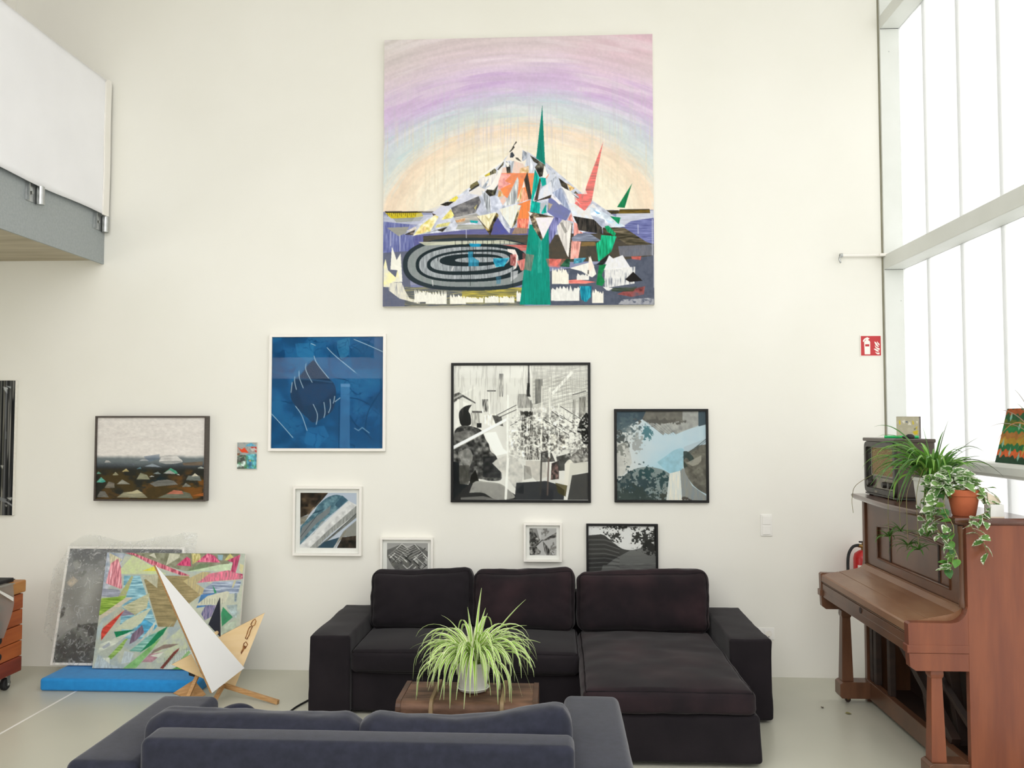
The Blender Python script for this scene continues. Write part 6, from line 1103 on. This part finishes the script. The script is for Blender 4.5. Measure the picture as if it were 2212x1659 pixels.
# spider plant in a white pot on the piano
sp2 = thing('spider_plant', 'green spider plant in a white pot on the piano', 'plant', (2.0, -1.46, 1.31))
cx, cy, cz = 2.000, -1.455, 1.3105
obj('pot', lathe(NB(), ((.001, 0), (.078, 0), (.082, .004), (.098, .150), (.104, .152), (.105, .168), (.098, .169), (.095, .152), (.076, .012), (.001, .012)), (cx, cy, cz), 36), M['pot_white'], sp2, smooth='auto')
obj('soil', lathe(NB(), ((.001, .15), (.05, .152), (.094, .146), (.094, .142), (.001, .142)), (cx, cy, cz), 20), M['soil'], sp2)
G1, G2 = '#7db24e', '#689c42'
for k in range(105):
    az = rnd.uniform(0, 2 * PI); r0 = rnd.uniform(0, .05); L = rnd.uniform(.22, .40); el = rnd.gauss(1.0, .25)
    if math.cos(az) > .2: L *= .72; el = max(el, .95)
    c = jit(rnd.choice((G1, G2, '#8cbc56', '#56883a')), .12)
    blade(sp2, (cx + r0 * math.cos(az), cy + r0 * math.sin(az), cz + .148), az, min(el, 1.45), L, rnd.uniform(.009, .015), rnd.uniform(4.5, 8.5), c, [x * .92 for x in c], None, 12, rnd.uniform(-.5, .5), c_base='#93b84a')
def tip_leaf(root, base, px, py, y_t, hgt, w_, col, seg=14, colb='#93b84a', nm='leaf', edge=None):
    """leaf whose tip lands at a given spot, arching over by hgt"""
    b = Vector(base); t = onY(px, py, y_t); d = t - b; rows = []; pts = [b + d * (k / seg) + Vector((0, 0, hgt * 4 * (k / seg) * (1 - k / seg))) for k in range(seg + 1)]
    for k, p in enumerate(pts):
        tg = (pts[min(k + 1, seg)] - pts[max(k - 1, 0)]).normalized(); s = tg.cross(Vector((0, 0, 1))); s = s.normalized() if s.length > .05 else Vector((1, 0, 0)); u = s.cross(tg); tt = k / seg
        ww = w_ * min(1, .5 + tt * 2) * (1 - tt ** 2) + .0007; s = (s + u * .35).normalized(); u = s.cross(tg)
        rows.append([p + s * ww * q + u * abs(q) * ww * .3 for q in (-1, -.5, 0, .5, 1)])
    V = [tuple(v) for r in rows for v in r]; F = [(k * 5 + q, k * 5 + q + 1, k * 5 + q + 6, k * 5 + q + 5) for k in range(seg) for q in range(4)]
    me = bpy.data.meshes.new(nm); me.from_pydata(V, [], F); ca = me.color_attributes.new('Col', 'FLOAT_COLOR', 'CORNER'); c1, c0 = lin(col), lin(colb); ce_ = lin(edge) if edge else None; arr = []
    for k in range(seg):
        f = max(0, 1 - k / seg * 2.5)
        for q in range(4): arr += [*(ce_ if ce_ and q in (0, 3) else [c1[i] * (1 - f) + c0[i] * f for i in range(3)]), 1] * 4
    ca.data.foreach_set('color', arr); return link_mesh(nm, me, M['leaf'], root, True)
bs = (cx, cy, cz + .15)
for px, py, yt, hg, w_, c in ((1888, 922, -1.30, .10, .010, '#4f7f3a'), (1864, 983, -1.30, .13, .013, '#4a7636'), (1992, 918, -1.45, .02, .017, '#5a9838'), (2118, 943, -1.45, .03, .010, '#56704f'), (2127, 977, -1.50, .09, .009, '#5d7550'), (2168, 1030, -1.55, .10, .009, '#55684a'), (2080, 978, -1.35, .07, .012, '#4f7d3c'), (2120, 1018, -1.52, .08, .007, '#62745a'), (1880, 1048, -1.55, .11, .008, '#557f42'), (1886, 1058, -1.62, .14, .008, '#5d7a4a'), (1878, 996, -1.45, .07, .009, '#5b8a48'), (1995, 1094, -1.66, .10, .013, '#3f6d2e'), (1999, 1096, -1.62, .10, .010, '#4a7a34'), (1957, 978, -1.6, .08, .010, '#6fa04a'), (1938, 1085, -1.62, .13, .009, '#4e7a3a'), (1945, 1090, -1.58, .13, .008, '#587f42'), (1930, 1060, -1.6, .12, .009, '#4b7a35'), (1912, 1040, -1.6, .11, .009, '#56863e'), (2050, 905, -1.4, .03, .006, '#7b8a70'), (2040, 930, -1.42, .05, .013, '#568a3a'), (1900, 1010, -1.55, .1, .010, '#4f8038'), (2000, 1010, -1.65, .09, .012, '#6a9c4a'), (1905, 975, -1.4, .10, .011, '#5a8f40'), (1918, 1075, -1.64, .15, .008, '#547d40')):
    tip_leaf(sp2, bs, px, py, yt, hg, w_, c)
for px, py, yt, hg, w_ in ((985, 1512, -1.97, .13, .0095), (1002, 1532, -2.02, .13, .0105), (1030, 1502, -1.95, .12, .010), (1060, 1502, -1.94, .13, .010), (1015, 1466, -1.90, .09, .010), (950, 1512, -1.96, .15, .0095), (925, 1492, -1.90, .14, .008), (965, 1480, -1.92, .12, .010), (1090, 1482, -1.90, .14, .0095), (1108, 1496, -1.88, .15, .009), (1128, 1506, -1.86, .16, .010), (1150, 1498, -1.80, .17, .009), (940, 1460, -1.88, .13, .009), (912, 1455, -1.82, .14, .008), (990, 1440, -1.9, .08, .011), (1045, 1470, -1.92, .10, .011), (908, 1420, -1.72, .13, .0085), (1158, 1424, -1.70, .12, .009), (1140, 1452, -1.8, .15, .008), (1075, 1460, -1.9, .11, .010)):
    tip_leaf(sp1, (-.418 + (px - 1015) * .0003, -1.775, .557), px, py, yt, hg, w_, jit('#9cc850', .1), 14, '#bcd860', 'leaf', jit('#f0f5cc', .03))
# runners with plantlets hanging over the front of the piano
for k, (px, py, xx) in enumerate(((1921, 1160, 1.84), (1962, 1178, 1.85), (1985, 1188, 1.855), (1946, 1148, 1.845), (2003, 1160, 1.86), (1843, 1108, 1.80))):
    e = onX(px, py, xx); st = [bs, (cx - .07, cy + (e.y - cy) * .4, cz + .22), (xx + .005, e.y * .85 + cy * .15, cz + .10), (xx - .004, e.y, (e.z + cz) / 2 + .05), tuple(e)]
    obj('runner', tube(NB(), spline(st, 6), .0016, 5), M['stem'], sp2, smooth=True)
    if k < 5:
        for j in range(16 if k < 3 else 10):
            az = rnd.uniform(0, 2 * PI); blade(sp2, (e.x, e.y, e.z), az, rnd.uniform(.1, 1.0), rnd.uniform(.06, .13), .0060, rnd.uniform(10, 20), jit('#4d7a36', .12), jit('#5a8540', .1), None, 7, .2, 'plantlet_leaf')

# variegated trailing plant in a terracotta pot
pt = thing('trailing_plant', 'white-edged trailing plant in a terracotta pot on the piano', 'plant', (1.99, -1.77, 1.31))
cx, cy, cz = 2.010, -1.765, 1.3105
obj('pot', lathe(NB(), ((.001, 0), (.050, 0), (.053, .003), (.070, .098), (.077, .099), (.079, .128), (.072, .129), (.069, .10), (.050, .012), (.001, .012)), (cx, cy, cz), 36), M['terracotta'], pt, smooth='auto')
obj('soil', lathe(NB(), ((.001, .112), (.04, .114), (.0705, .108), (.0705, .104), (.001, .104)), (cx, cy, cz), 20), M['soil'], pt)
def pothos_mesh(seed, green, white, L=1.0):
    NU, NV = 9, 8; rs = random.Random(seed); V = []; col = []; off = [rs.uniform(.3, .85) for _ in range(40)]
    for i in range(NU + 1):
        t = i / NU; w_ = .40 * (math.sin(PI * min(1, t * .97 + .03)) ** .75) * (1.25 - .65 * t)
        for j in range(NV + 1):
            s = -1 + 2 * j / NV; V.append((t * L - .12 * L * (1 - abs(s)) * 0 - .10 * abs(s) * max(0, .25 - t) * 2, s * w_ * L, .16 * L * abs(s) * w_ + .05 * L * math.sin(s * 4 + seed) * .3 - .22 * L * t * t))
    F = []; cg, cw = lin(green), lin(white)
    for i in range(NU):
        for j in range(NV):
            a = i * (NV + 1) + j; F.append((a, a + 1, a + NV + 2, a + NV + 1)); s = abs(-1 + 2 * (j + .5) / NV); e = max(s, abs((i + .5) / NU * 2 - 1) * .95)
            edge = e > off[(i * 3 + (0 if j < NV / 2 else 7)) % 40] + .12; k = 1 + rs.uniform(-.12, .12); col += [*(c * k for c in (cw if edge else cg)), 1] * 4
    me = bpy.data.meshes.new('leaf'); me.from_pydata(V, [], F); ca = me.color_attributes.new('Col', 'FLOAT_COLOR', 'CORNER'); ca.data.foreach_set('color', col); me.materials.append(M['leaf']); me.shade_smooth(); return me
LM = [pothos_mesh(k, g, w_) for k, (g, w_) in enumerate((('#7ba35c', '#f1f4e6'), ('#6b9650', '#eef2e0'), ('#8aae68', '#f5f6ec'), ('#5f8c48', '#eaf0dc')))]
LG = [pothos_mesh(9, '#5a8f3c', '#659a45'), pothos_mesh(10, '#6c9c40', '#78a64a'), pothos_mesh(11, '#3f7038', '#47783c')]
def put_leaf(root, p, az, pitch, roll, size, meshes):
    o = bpy.data.objects.new('leaf', rnd.choice(meshes)); C.objects.link(o); o.parent = root
    o.matrix_local = Matrix.Translation(Vector(p) - wloc(root)) @ Matrix.Rotation(az, 4, 'Z') @ Matrix.Rotation(-pitch, 4, 'Y') @ Matrix.Rotation(roll, 4, 'X') @ Matrix.Scale(size, 4); return o
def vine(pts, nleaf, size, meshes, r=.0018, face=None):
    sp_ = spline(pts, 8); obj('vine', tube(NB(), sp_, r, 5), M['stem'], pt, smooth=True)
    for k in range(nleaf):
        i = int(len(sp_) * (.12 + .88 * (k + rnd.random() * .6) / nleaf)); p = sp_[min(i, len(sp_) - 1)]
        az = (face if face is not None else PI * 1.15) + rnd.gauss(0, .9); put_leaf(pt, p, az, rnd.uniform(-1.1, .3), rnd.uniform(-.7, .7), size * (rnd.uniform(.95, 1.45) if meshes is not LG else rnd.uniform(.7, 1.0)), meshes)
for k in range(72):      # mound over the pot, spilling towards the keyboard side
    a = rnd.uniform(0, 2 * PI); r = rnd.uniform(.01, .10); z = cz + .13 + .07 * (1 - (r / .10) ** 2) + rnd.uniform(-.01, .02)
    put_leaf(pt, (cx - .035 + r * math.cos(a), cy + .03 + r * math.sin(a), z), a + rnd.gauss(0, .5), rnd.uniform(-.5, .7), rnd.uniform(-.6, .6), rnd.uniform(.05, .075), LM)
def vpx(lst, x): return [tuple(onX(a, b, x)) for a, b in lst]
b0 = (cx - .03, cy, cz + .12)
vine([b0, (cx - .08, cy - .0, cz + .14)] + vpx([(2030, 1050), (2022, 1090)], 1.885) + vpx([(2020, 1130), (2038, 1170)], 1.872), 20, .055, LM)
vine([b0, (cx - .07, cy + .03, cz + .13)] + vpx([(2015, 1045), (2030, 1100)], 1.89) + vpx([(2050, 1150), (2058, 1200), (2052, 1235)], 1.868), 18, .05, LM + LG)
vine([b0, (cx - .06, cy + .05, cz + .13)] + vpx([(2002, 1060), (2012, 1110), (2030, 1150)], 1.875) + vpx([(2062, 1190), (2070, 1210)], 1.86), 16, .048, LM + LG)
vine([b0, (cx - .05, cy + .07, cz + .12)] + vpx([(1990, 1080), (1996, 1130), (1985, 1150)], 1.87), 10, .045, LM)
vine([b0, (cx - .09, cy - .02, cz + .12)] + vpx([(2040, 1100), (2060, 1140), (2052, 1180), (2046, 1232)], 1.862), 16, .052, LG)
vine([b0, (cx - .075, cy + .02, cz + .16)] + vpx([(2008, 1030), (2000, 1070)], 1.89), 9, .05, LM)
def vpy(lst, y): return [tuple(onY(a, b, y)) for a, b in lst]
vine([(cx + .03, cy - .02, cz + .12), (cx + .075, cy - .07, cz + .10), (cx + .075, cy - .085, cz + .03)] + vpy([(2095, 1122), (2104, 1145), (2122, 1165), (2132, 1198)], -1.893), 15, .046, LM, face=PI * 1.5)
vine([(cx + .03, cy - .02, cz + .12), (cx + .07, cy - .06, cz + .14), (cx + .10, cy - .05, cz + .12)], 4, .055, LM, face=-.3)
vine([(cx + .05, cy - .02, cz + .12), (cx + .085, cy - .05, cz + .07), (cx + .08, cy - .05, cz + .02)] + vpy([(2115, 1118), (2135, 1120)], -1.87), 7, .04, LM, face=PI * 1.5)

# orange zigzag canvas and a half-seen plant on the window rail
ob = thing('zigzag_canvas', 'small orange and green zigzag canvas leaning on the window rail', 'painting', (2.37, -1.6, 1.556))
P0 = Vector((2.345, -1.405, 1.5565)); tv = Vector((.062, -.018, .285)); ev = Vector((0.0, -.40, 0)); nv = ev.cross(tv).normalized()
if nv.x > 0: nv = -nv
bm = prism(NB(), [P0, P0 + ev, P0 + ev + tv, P0 + tv], -nv * .016); obj('stretcher', bm, M['dark_frame'], ob)
grid_mesh('painted_face', art_waves(), P0 + tv + nv * .0008, ev, -tv, M['paint'], ob)
sp3 = thing('spider_plant', 'half-seen spider plant at the right edge on the window rail', 'plant', (2.33, -1.86, 1.5565))
cx, cy, cz = 2.365, -1.845, 1.5565
obj('pot', lathe(NB(), ((.001, 0), (.045, 0), (.058, .09), (.062, .10), (.055, .10), (.043, .01), (.001, .01)), (cx, cy, cz), 24), M['terracotta'], sp3, smooth='auto')
obj('soil', lathe(NB(), ((.001, .088), (.055, .086), (.055, .08), (.001, .08)), (cx, cy, cz), 16), M['soil'], sp3)
b3 = (cx - .01, cy, cz + .09)
for px, py, yt, hg, w_, c in ((2126, 930, -1.70, .07, .0065, '#8b8478'), (2152, 958, -1.75, .11, .011, '#a8743f'), (2156, 886, -1.72, .05, .006, '#85705a'), (2192, 842, -1.75, .04, .004, '#8f8a80'), (2198, 872, -1.75, .03, .005, '#6f7a5c'), (2198, 970, -1.78, .07, .009, '#8fae3c'), (2204, 990, -1.80, .08, .009, '#9aba48'), (2195, 955, -1.76, .05, .010, '#86a83a'), (2207, 985, -1.82, .06, .007, '#b7c75a'), (2260, 850, -1.8, .05, .008, '#7fa03c'), (2290, 900, -1.85, .05, .008, '#8cae44'), (2240, 960, -1.9, .06, .009, '#8cae44'), (2300, 960, -1.95, .06, .009, '#7fa03c')):
    tip_leaf(sp3, b3, px, py, yt, hg, w_, c, 14, '#a5c244')

# ------------------------------------------------------------------ fire extinguisher behind the piano
fe = thing('fire_extinguisher', 'red fire extinguisher on the wall behind the piano', 'extinguisher', (2.10, -.095, .595))
obj('cylinder', lathe(NB(), ((.001, 0), (.062, 0), (.068, .01), (.068, .245), (.060, .275), (.035, .295), (.024, .300), (.001, .300)), (2.105, -.095, .595), 28), M['red'], fe, smooth='auto')
obj('valve', lathe(NB(), ((.001, 0), (.017, 0), (.017, .03), (.012, .034), (.012, .055), (.001, .055)), (2.105, -.095, .893), 14), M['brass'], fe, smooth='auto')
obj('lever', B((2.075, -.105, .946), (2.175, -.085, .955)), M['rubber'], fe, bevel=.002)
obj('hose', tube(NB(), spline([(2.09, -.10, .922), (2.06, -.105, .928), (2.025, -.11, .915), (1.998, -.112, .865), (1.992, -.112, .78), (2.0, -.11, .68), (2.03, -.11, .62)], 7), .0105, 8), M['rubber'], fe, smooth=True)
obj('hose_nut', tube(NB(), [(2.066, -.105, .927), (2.09, -.10, .922)], .0125, 8), M['brass'], fe)
lb = NB()
for z0, z1, in ((.655, .755), (.765, .80)):
    a0, a1 = -2.5, -1.1
    loft(lb, [[(2.105 + .0686 * math.cos(a), -.095 + .0686 * math.sin(a), z) for z in (z0, z1)] + [(2.105 + .0682 * math.cos(a), -.095 + .0682 * math.sin(a), z) for z in (z1, z0)] for a in [a0 + (a1 - a0) * k / 10 for k in range(11)]])
obj('label', lb, M['sign_white'], fe); obj('wall_bracket', B((2.085, -.03, .68), (2.125, -.0005, .78)), M['steel'], fe)

# ------------------------------------------------------------------ left side: mat, leaning works, sculpture, tool cabinet
fm = thing('foam_mat', 'bright blue foam mat on the floor under the leaning canvases', 'mat', (-2.85, -.36, 0))
def fm_ex(o, u, nn): return o
h = (.535, .205, .041); obj('foam', soft_box(NB(), h, .018, (0, .004, .002), 20, .001, 3, Matrix.Translation((-2.865, -.355, .0412))), M['blue'], fm, smooth=True)
def leaning(t, TL, TR, BL, thick, art, m_side, pm, border=None, glass=False):
    TL, TR, BL = Vector(TL), Vector(TR), Vector(BL); ex, ey = TR - TL, BL - TL; n_ = ex.cross(ey).normalized()
    if n_.y > 0: n_ = -n_
    BR = TR + ey
    if border:
        fw = border; eu, ev_ = ex.normalized(), ey.normalized(); In = [TL + eu * fw + ev_ * fw, TR - eu * fw + ev_ * fw, BR - eu * fw - ev_ * fw, BL + eu * fw - ev_ * fw]; Out = [TL, TR, BR, BL]; bm = NB()
        rings = [[bm.verts.new(q + n_ * d) for q in L] for L, d in ((Out, -thick), (Out, 0), (In, 0), (In, -thick))]
        for a, b in zip(rings, rings[1:] + rings[:1]):
            for k in range(4): bm.faces.new((a[k], a[(k + 1) % 4], b[(k + 1) % 4], b[k]))
        obj('frame', bm, m_side, t); grid_mesh('print', art, In[0] - n_ * .006, In[1] - In[0], In[3] - In[0], M[pm], t)
        obj('backing', prism(NB(), [q - n_ * .009 for q in In], -n_ * (thick - .010)), M['mat_board'], t)
    else:
        obj('stretcher', prism(NB(), [q - n_ * .0008 for q in (TL, TR, BR, BL)], -n_ * thick), m_side, t, bevel=.002); grid_mesh('painted_face', art, TL, ex, ey, M[pm], t)
    return TL, ex, ey, n_
lf = thing('wrapped_picture', 'white framed cloudy photograph in bubble wrap leaning on the wall', 'picture', (-3.0, -.2, .083))
zb = .0925
TLw = onY(147, 1180, -.055); TRw = onY(399, 1180, -.055); BLw = onY(108, 1443, -.285); BLw.z = zb; TRw.z = TLw.z
TL_, ex_, ey_, n_ = leaning(lf, TLw, TRw, BLw, .028, art_cloudy(), M['white_paint'], 'print', .016)
def wrap_bm():
    """crumpled clear wrap: a sheet over the front plus a collar bulging round the left and top edges"""
    bm = NB(); NU, NV = 44, 36; V = {}
    top = lambda u: -.075 - .03 * math.sin(u * 9) - .045 * math.exp(-((u - 1.0) / .06) ** 2) + .06 * max(0, .12 - u) / .12
    for i in range(NU + 1):
        for j in range(NV + 1):
            u = -.115 + 1.20 * i / NU; tu = min(max(u, 0), 1); v = top(tu) + (1.0 - top(tu)) * j / NV
            if u < 0: v = .10 + (1.0 - .10) * j / NV * .86 - .0
            if u < 0: v = .06 + abs(u) * 1.2 + (.82 - .06 - abs(u) * 2.0) * j / NV
            nn = mnoise.noise(Vector((u * 9, v * 9, 1))) * .012 + mnoise.noise(Vector((u * 24, v * 24, 5))) * .005
            p = TL_ + ex_ * u + ey_ * v + n_ * (.014 + nn)
            if u < 0: p += n_ * (-.35 * abs(u)) ; 
            if v < 0: p += n_ * (-.02 * min(1, -v / .05))
            if u > 1: p += n_ * (-.30 * (u - 1))
            p.y = min(p.y, -.004); V[i, j] = bm.verts.new(p)
    for i in range(NU):
        for j in range(NV): bm.faces.new((V[i, j], V[i + 1, j], V[i + 1, j + 1], V[i, j + 1]))
    return bm
obj('bubble_wrap', wrap_bm(), M['bubble'], lf, smooth=True)
tl = onY(155, 1218, -.13)
def tape(x, y, w_, hh): 
    a = onY(x, y, -.15); return obj('tape', B((a.x, -.152, a.z - hh), (a.x + w_, -.150, a.z)), M['film'], lf)
lc = thing('shard_canvas', 'colourful shard-patterned canvas leaning in front of the wrapped picture', 'painting', (-2.68, -.25, .083))
TLc = onY(231.5, 1193.5, -.125); TRc = onY(529.5, 1196, -.125); TRc.z = TLc.z = (TLc.z + TRc.z) / 2; BLc = onY(199, 1445, -.345); BLc.z = zb; 
leaning(lc, TLc, TRc, BLc, .024, art_shards(), M['canvas'], 'paint')
# plywood sculpture
sc_ = thing('plywood_sculpture', 'sculpture of white and plywood triangles standing before the blue mat', 'sculpture', (-2.2, -.75, 0))
def plate(nm, px, ys, th, m, edge=True, dirv=None):
    P_ = [onY(a, b, y) for (a, b), y in zip(px, ys)]; n_ = (P_[1] - P_[0]).cross(P_[2] - P_[0]).normalized()
    if n_.y > 0: n_ = -n_
    o = obj(nm, prism(NB(), P_, -n_ * th), m, sc_)
    if edge:
        o.data.materials.append(M['ply_edge'])
        for f in o.data.polygons:
            if abs(f.normal.dot(n_)) < .5: f.material_index = 1
    return o
plate('white_triangle', [(335.5, 1220), (528, 1443), (458, 1497)], (-.99, -.655, -.88), .020, M['white_lam'])
pw = plate('plywood_triangle', [(572, 1324), (470, 1377), (482, 1481), (507.5, 1484)], (-.52, -.60, -.60, -.60), .012, M['ply'])
plate('small_plywood_triangle', [(371, 1435.5), (414, 1413), (440, 1466)], (-.86, -.78, -.76), .012, M['ply'])
plate('brown_triangle', [(374, 1497), (419, 1468), (445, 1500), (420, 1515)], (-.80, -.70, -.70, -.78), .012, M['ply_edge'])
plate('navy_triangle', [(474.3, 1291), (450, 1349), (475.5, 1376)], (-.60, -.60, -.60), .010, M['navy'], False)
obj('dowel', lathe(NB(), ((.001, -.02), (.012, -.02), (.012, .01), (.001, .01)), tuple(onY(468, 1367, -.605)), 10, 'y'), M['ply'], sc_)
def stick(a, b, w_, nm='leg'):
    a, b = Vector(a), Vector(b); d = (b - a).normalized(); s = d.cross(Vector((0, 1, 0))).normalized(); u = d.cross(s); h_ = w_ / 2
    rg = lambda p: [p + s * h_ + u * h_, p + s * h_ - u * h_, p - s * h_ - u * h_, p - s * h_ + u * h_]
    return obj(nm, loft(NB(), [rg(a), rg(b)]), M['ply_edge'], sc_, bevel=.002)
f1 = onZ(601, 1517, .013); stick(onY(486, 1481, -.625), f1, .026)
f2 = onY(466, 1508, -.80); a2 = onY(482, 1480, -.64); e2 = a2 + (f2 - a2) * (( a2.z - .012) / (a2.z - f2.z)); stick(a2, e2, .024)
f3 = onY(409, 1500, -.82); a3 = onY(427, 1458, -.74); e3 = a3 + (f3 - a3) * ((a3.z - .012) / (a3.z - f3.z)); stick(a3, e3, .022)
obj('dark_block', prism(NB(), [onY(a, b, -.74) for a, b in ((407, 1450), (430, 1456), (426, 1464), (408, 1459))], (0, .05, 0)), M['rubber'], sc_)
# burn marks on the plywood: an outline chain on the face
Pp = [onY(a, b, y) for (a, b), y in zip([(572, 1324), (470, 1377), (482, 1481)], (-.52, -.60, -.60))]; nn_ = (Pp[1] - Pp[0]).cross(Pp[2] - Pp[0]).normalized(); nn_ = -nn_ if nn_.y > 0 else nn_
def on_ply(px, py):
    d = Vector(ray(px, py)); c = Vector(CAM); t = (Pp[0] - c).dot(nn_) / d.dot(nn_); return c + d * t + nn_ * .0012
for ring in ([(551, 1337), (553, 1342), (550, 1350), (545, 1353), (542, 1349), (546, 1341)], [(545, 1354), (541, 1362), (538, 1372), (533, 1381), (530, 1379), (534, 1368), (537, 1358), (541, 1353)], [(531, 1386), (535, 1392), (530, 1401), (525, 1398), (527, 1390)]):
    obj('scorch_mark', tube(NB(), [on_ply(a, b) for a, b in ring], .0035, 5, True), M['stain'], sc_, smooth=True)
obj('scorch_mark', prism(NB(), [on_ply(a, b) for a, b in ((527, 1394), (532, 1396), (526, 1406), (521, 1414), (520, 1409))], nn_ * .0006), M['stain'], sc_)

# tool cabinet at the left edge
tc_ = thing('tool_cabinet', 'orange wooden drawer cabinet on casters at the left edge', 'cabinet', (-3.75, -.75, 0))
KX = -3.59; ky1 = onX(52, 1272, KX).y; ky0 = ky1 - .75; kz0, kz1 = .112, .70
obj('carcass', B((KX - .45, ky0, kz0 + .09), (KX - .022, ky1, kz1 - .075)), M['orange_wood'], tc_, bevel=.003)
obj('top_board', B((KX - .47, ky0 - .015, kz1 - .075), (KX + .008, ky1 + .012, kz1 + .006)), M['pale_wood'], tc_, bevel=.008)
obj('plinth', B((KX - .46, ky0 - .01, kz0 - .008), (KX + .001, ky1 - .006, kz0 + .09)), M['red_wood'], tc_, bevel=.006)
nd = 4; zz = kz0 + .092; dh = (kz1 - .078 - zz) / nd
for k in range(nd):
    dr = obj('drawer', B((KX - .022, ky0 + .006, zz + k * dh + .002), (KX - .004 + .004 * (k % 2), ky1 - .003 - .004 * (k % 2), zz + (k + 1) * dh - .004)), M['orange_wood'], tc_, bevel=.004)
    for yy in (ky1 - .26, ky0 + .18): obj('knob', lathe(NB(), ((.018, 0), (.026, .004), (.022, .016), (.001, .018)), (KX - .003, yy, zz + (k + .5) * dh), 14, 'x'), M['dark'], dr, smooth='auto')
for yy in (ky1 - .10, ky0 + .10):
    for xx in (KX - .05, KX - .40):
        c_ = obj('caster', lathe(NB(), ((.001, -.016), (.034, -.016), (.040, -.010), (.040, .010), (.034, .016), (.001, .016)), (xx, yy, .0405), 20, 'x'), M['rubber'], tc_, smooth='auto')
        obj('fork', B((xx - .026, yy - .012, .03), (xx - .019, yy + .014, .10)), M['steel'], c_); obj('fork', B((xx + .019, yy - .012, .03), (xx + .026, yy + .014, .10)), M['steel'], c_); obj('plate', B((xx - .03, yy - .03, .098), (xx + .03, yy + .03, .1035)), M['steel'], c_)
        obj('axle', tube(NB(), [(xx - .03, yy, .0405), (xx + .034, yy, .0405)], .006, 8), M['steel'], c_)
bt = thing('black_tool_case', 'flat black case lying on the orange cabinet', 'case', (-3.8, ky1 - .45, kz1 + .006))
e = onZ(29, 1247, kz1 + .03); obj('case_body', B((KX - .40, e.y - .38, kz1 + .0065), (KX - .03, e.y - .02, kz1 + .032)), M['rubber'], bt, bevel=.004); obj('case_rim', B((KX - .405, e.y - .385, kz1 + .018), (KX - .025, e.y - .015, kz1 + .023)), M['cable'], bt)
tf = thing('plastic_bag', 'translucent grey bag hanging over the front of the cabinet', 'bag', (KX + .03, ky1 - .5, .45))
bm = NB(); V = {}
for i in range(13):
    for j in range(15):
        u, v = i / 12, j / 14; yy = ky1 - .155 - .42 * u - .12 * max(0, v - .35) ** 1.3 * (1 - u); z = kz1 + .012 - .34 * v + .01 * math.sin(u * 7)
        V[i, j] = bm.verts.new((KX + .022 + .012 * math.sin(u * 9 + v * 4) + .02 * math.sin(PI * u) * v, yy, z))
for i in range(12):
    for j in range(14): bm.faces.new((V[i, j], V[i + 1, j], V[i + 1, j + 1], V[i, j + 1]))
obj('bag_film', bm, M['film'], tf, smooth=True)
obj('bag_fold', B((KX - .05, ky1 - .575, kz1 + .0065), (KX + .036, ky1 - .155, kz1 + .0125)), M['film'], tf)
obj('tape', prism(NB(), [(KX + .050, ky1 - .19, .60), (KX + .050, ky1 - .36, .70), (KX + .050, ky1 - .36, .715), (KX + .050, ky1 - .19, .625)], (.001, 0, 0)), M['sign_white'], tf)

# small things on the floor
ca_ = obj('power_cable', tube(NB(), spline([tuple(onZ(a, b, .006)) for a, b in ((600, 1556), (622, 1540), (640, 1527), (658, 1517), (672, 1511))] + [(-1.42, -.5, .006), (-1.3, -.1, .006)], 6), .006, 6), M['cable'], smooth=True, origin=(-1.7, -1.0, 0)); tag(ca_, 'thin black cable on the floor beside the black sofa arm', 'cable')
hb = thing('ribbed_cap', 'dark navy ribbed cloth cap on the floor behind the slate sofa', 'cap', (-1.9, -1.05, 0))
c0 = onY(505, 1540, -1.15); bm = NB(); rings = []
for j in range(9):
    a = PI / 2 * j / 8; rings.append([(c0.x + .145 * math.cos(a) * math.cos(2 * PI * k / 36) * (1.0 + .02 * (k % 2)) + .03 * math.sin(a), -1.15 + .10 * math.cos(a) * math.sin(2 * PI * k / 36) * (1.0 + .02 * (k % 2)), .001 + (c0.z + .052) * math.sin(a)) for k in range(36)])
loft(bm, rings); obj('crown', bm, M['navy_fab'], hb, smooth=True)
bm = NB(); loft(bm, [[(c0.x + .12 + .09 * t * 0 + .085 * (k / 6) * math.cos((t - .5) * 1.6), -1.15 + .10 * math.sin((t - .5) * 2.2), .012 + .02 * (1 - k / 6) * (1 - abs(t - .5))) for t in [q / 8 for q in range(9)]] for k in range(7)], closed=False, caps=False); obj('brim', bm, M['navy_fab'], hb, smooth=True)
for k, (px, py, lab) in enumerate(((1827, 1541, 'curled dry leaf on the floor near the far piano leg'), (1776, 1529, 'tiny dry leaf on the floor left of the far piano leg'), (2010, 1586, 'dry leaf on the floor near the piano base rail'))):
    a = onZ(px, py, .004); me = LG[2].copy(); o = bpy.data.objects.new('dry_leaf', me); C.objects.link(o); me.materials[0] = M['soil'] if k else M['stem']; o.location = (a.x, a.y, .005); o.scale = (.035 - .01 * k,) * 3; o.rotation_euler = (.1, -.1, 1.2 * k); tag(o, lab, 'leaf', 'dry leaves on the floor')
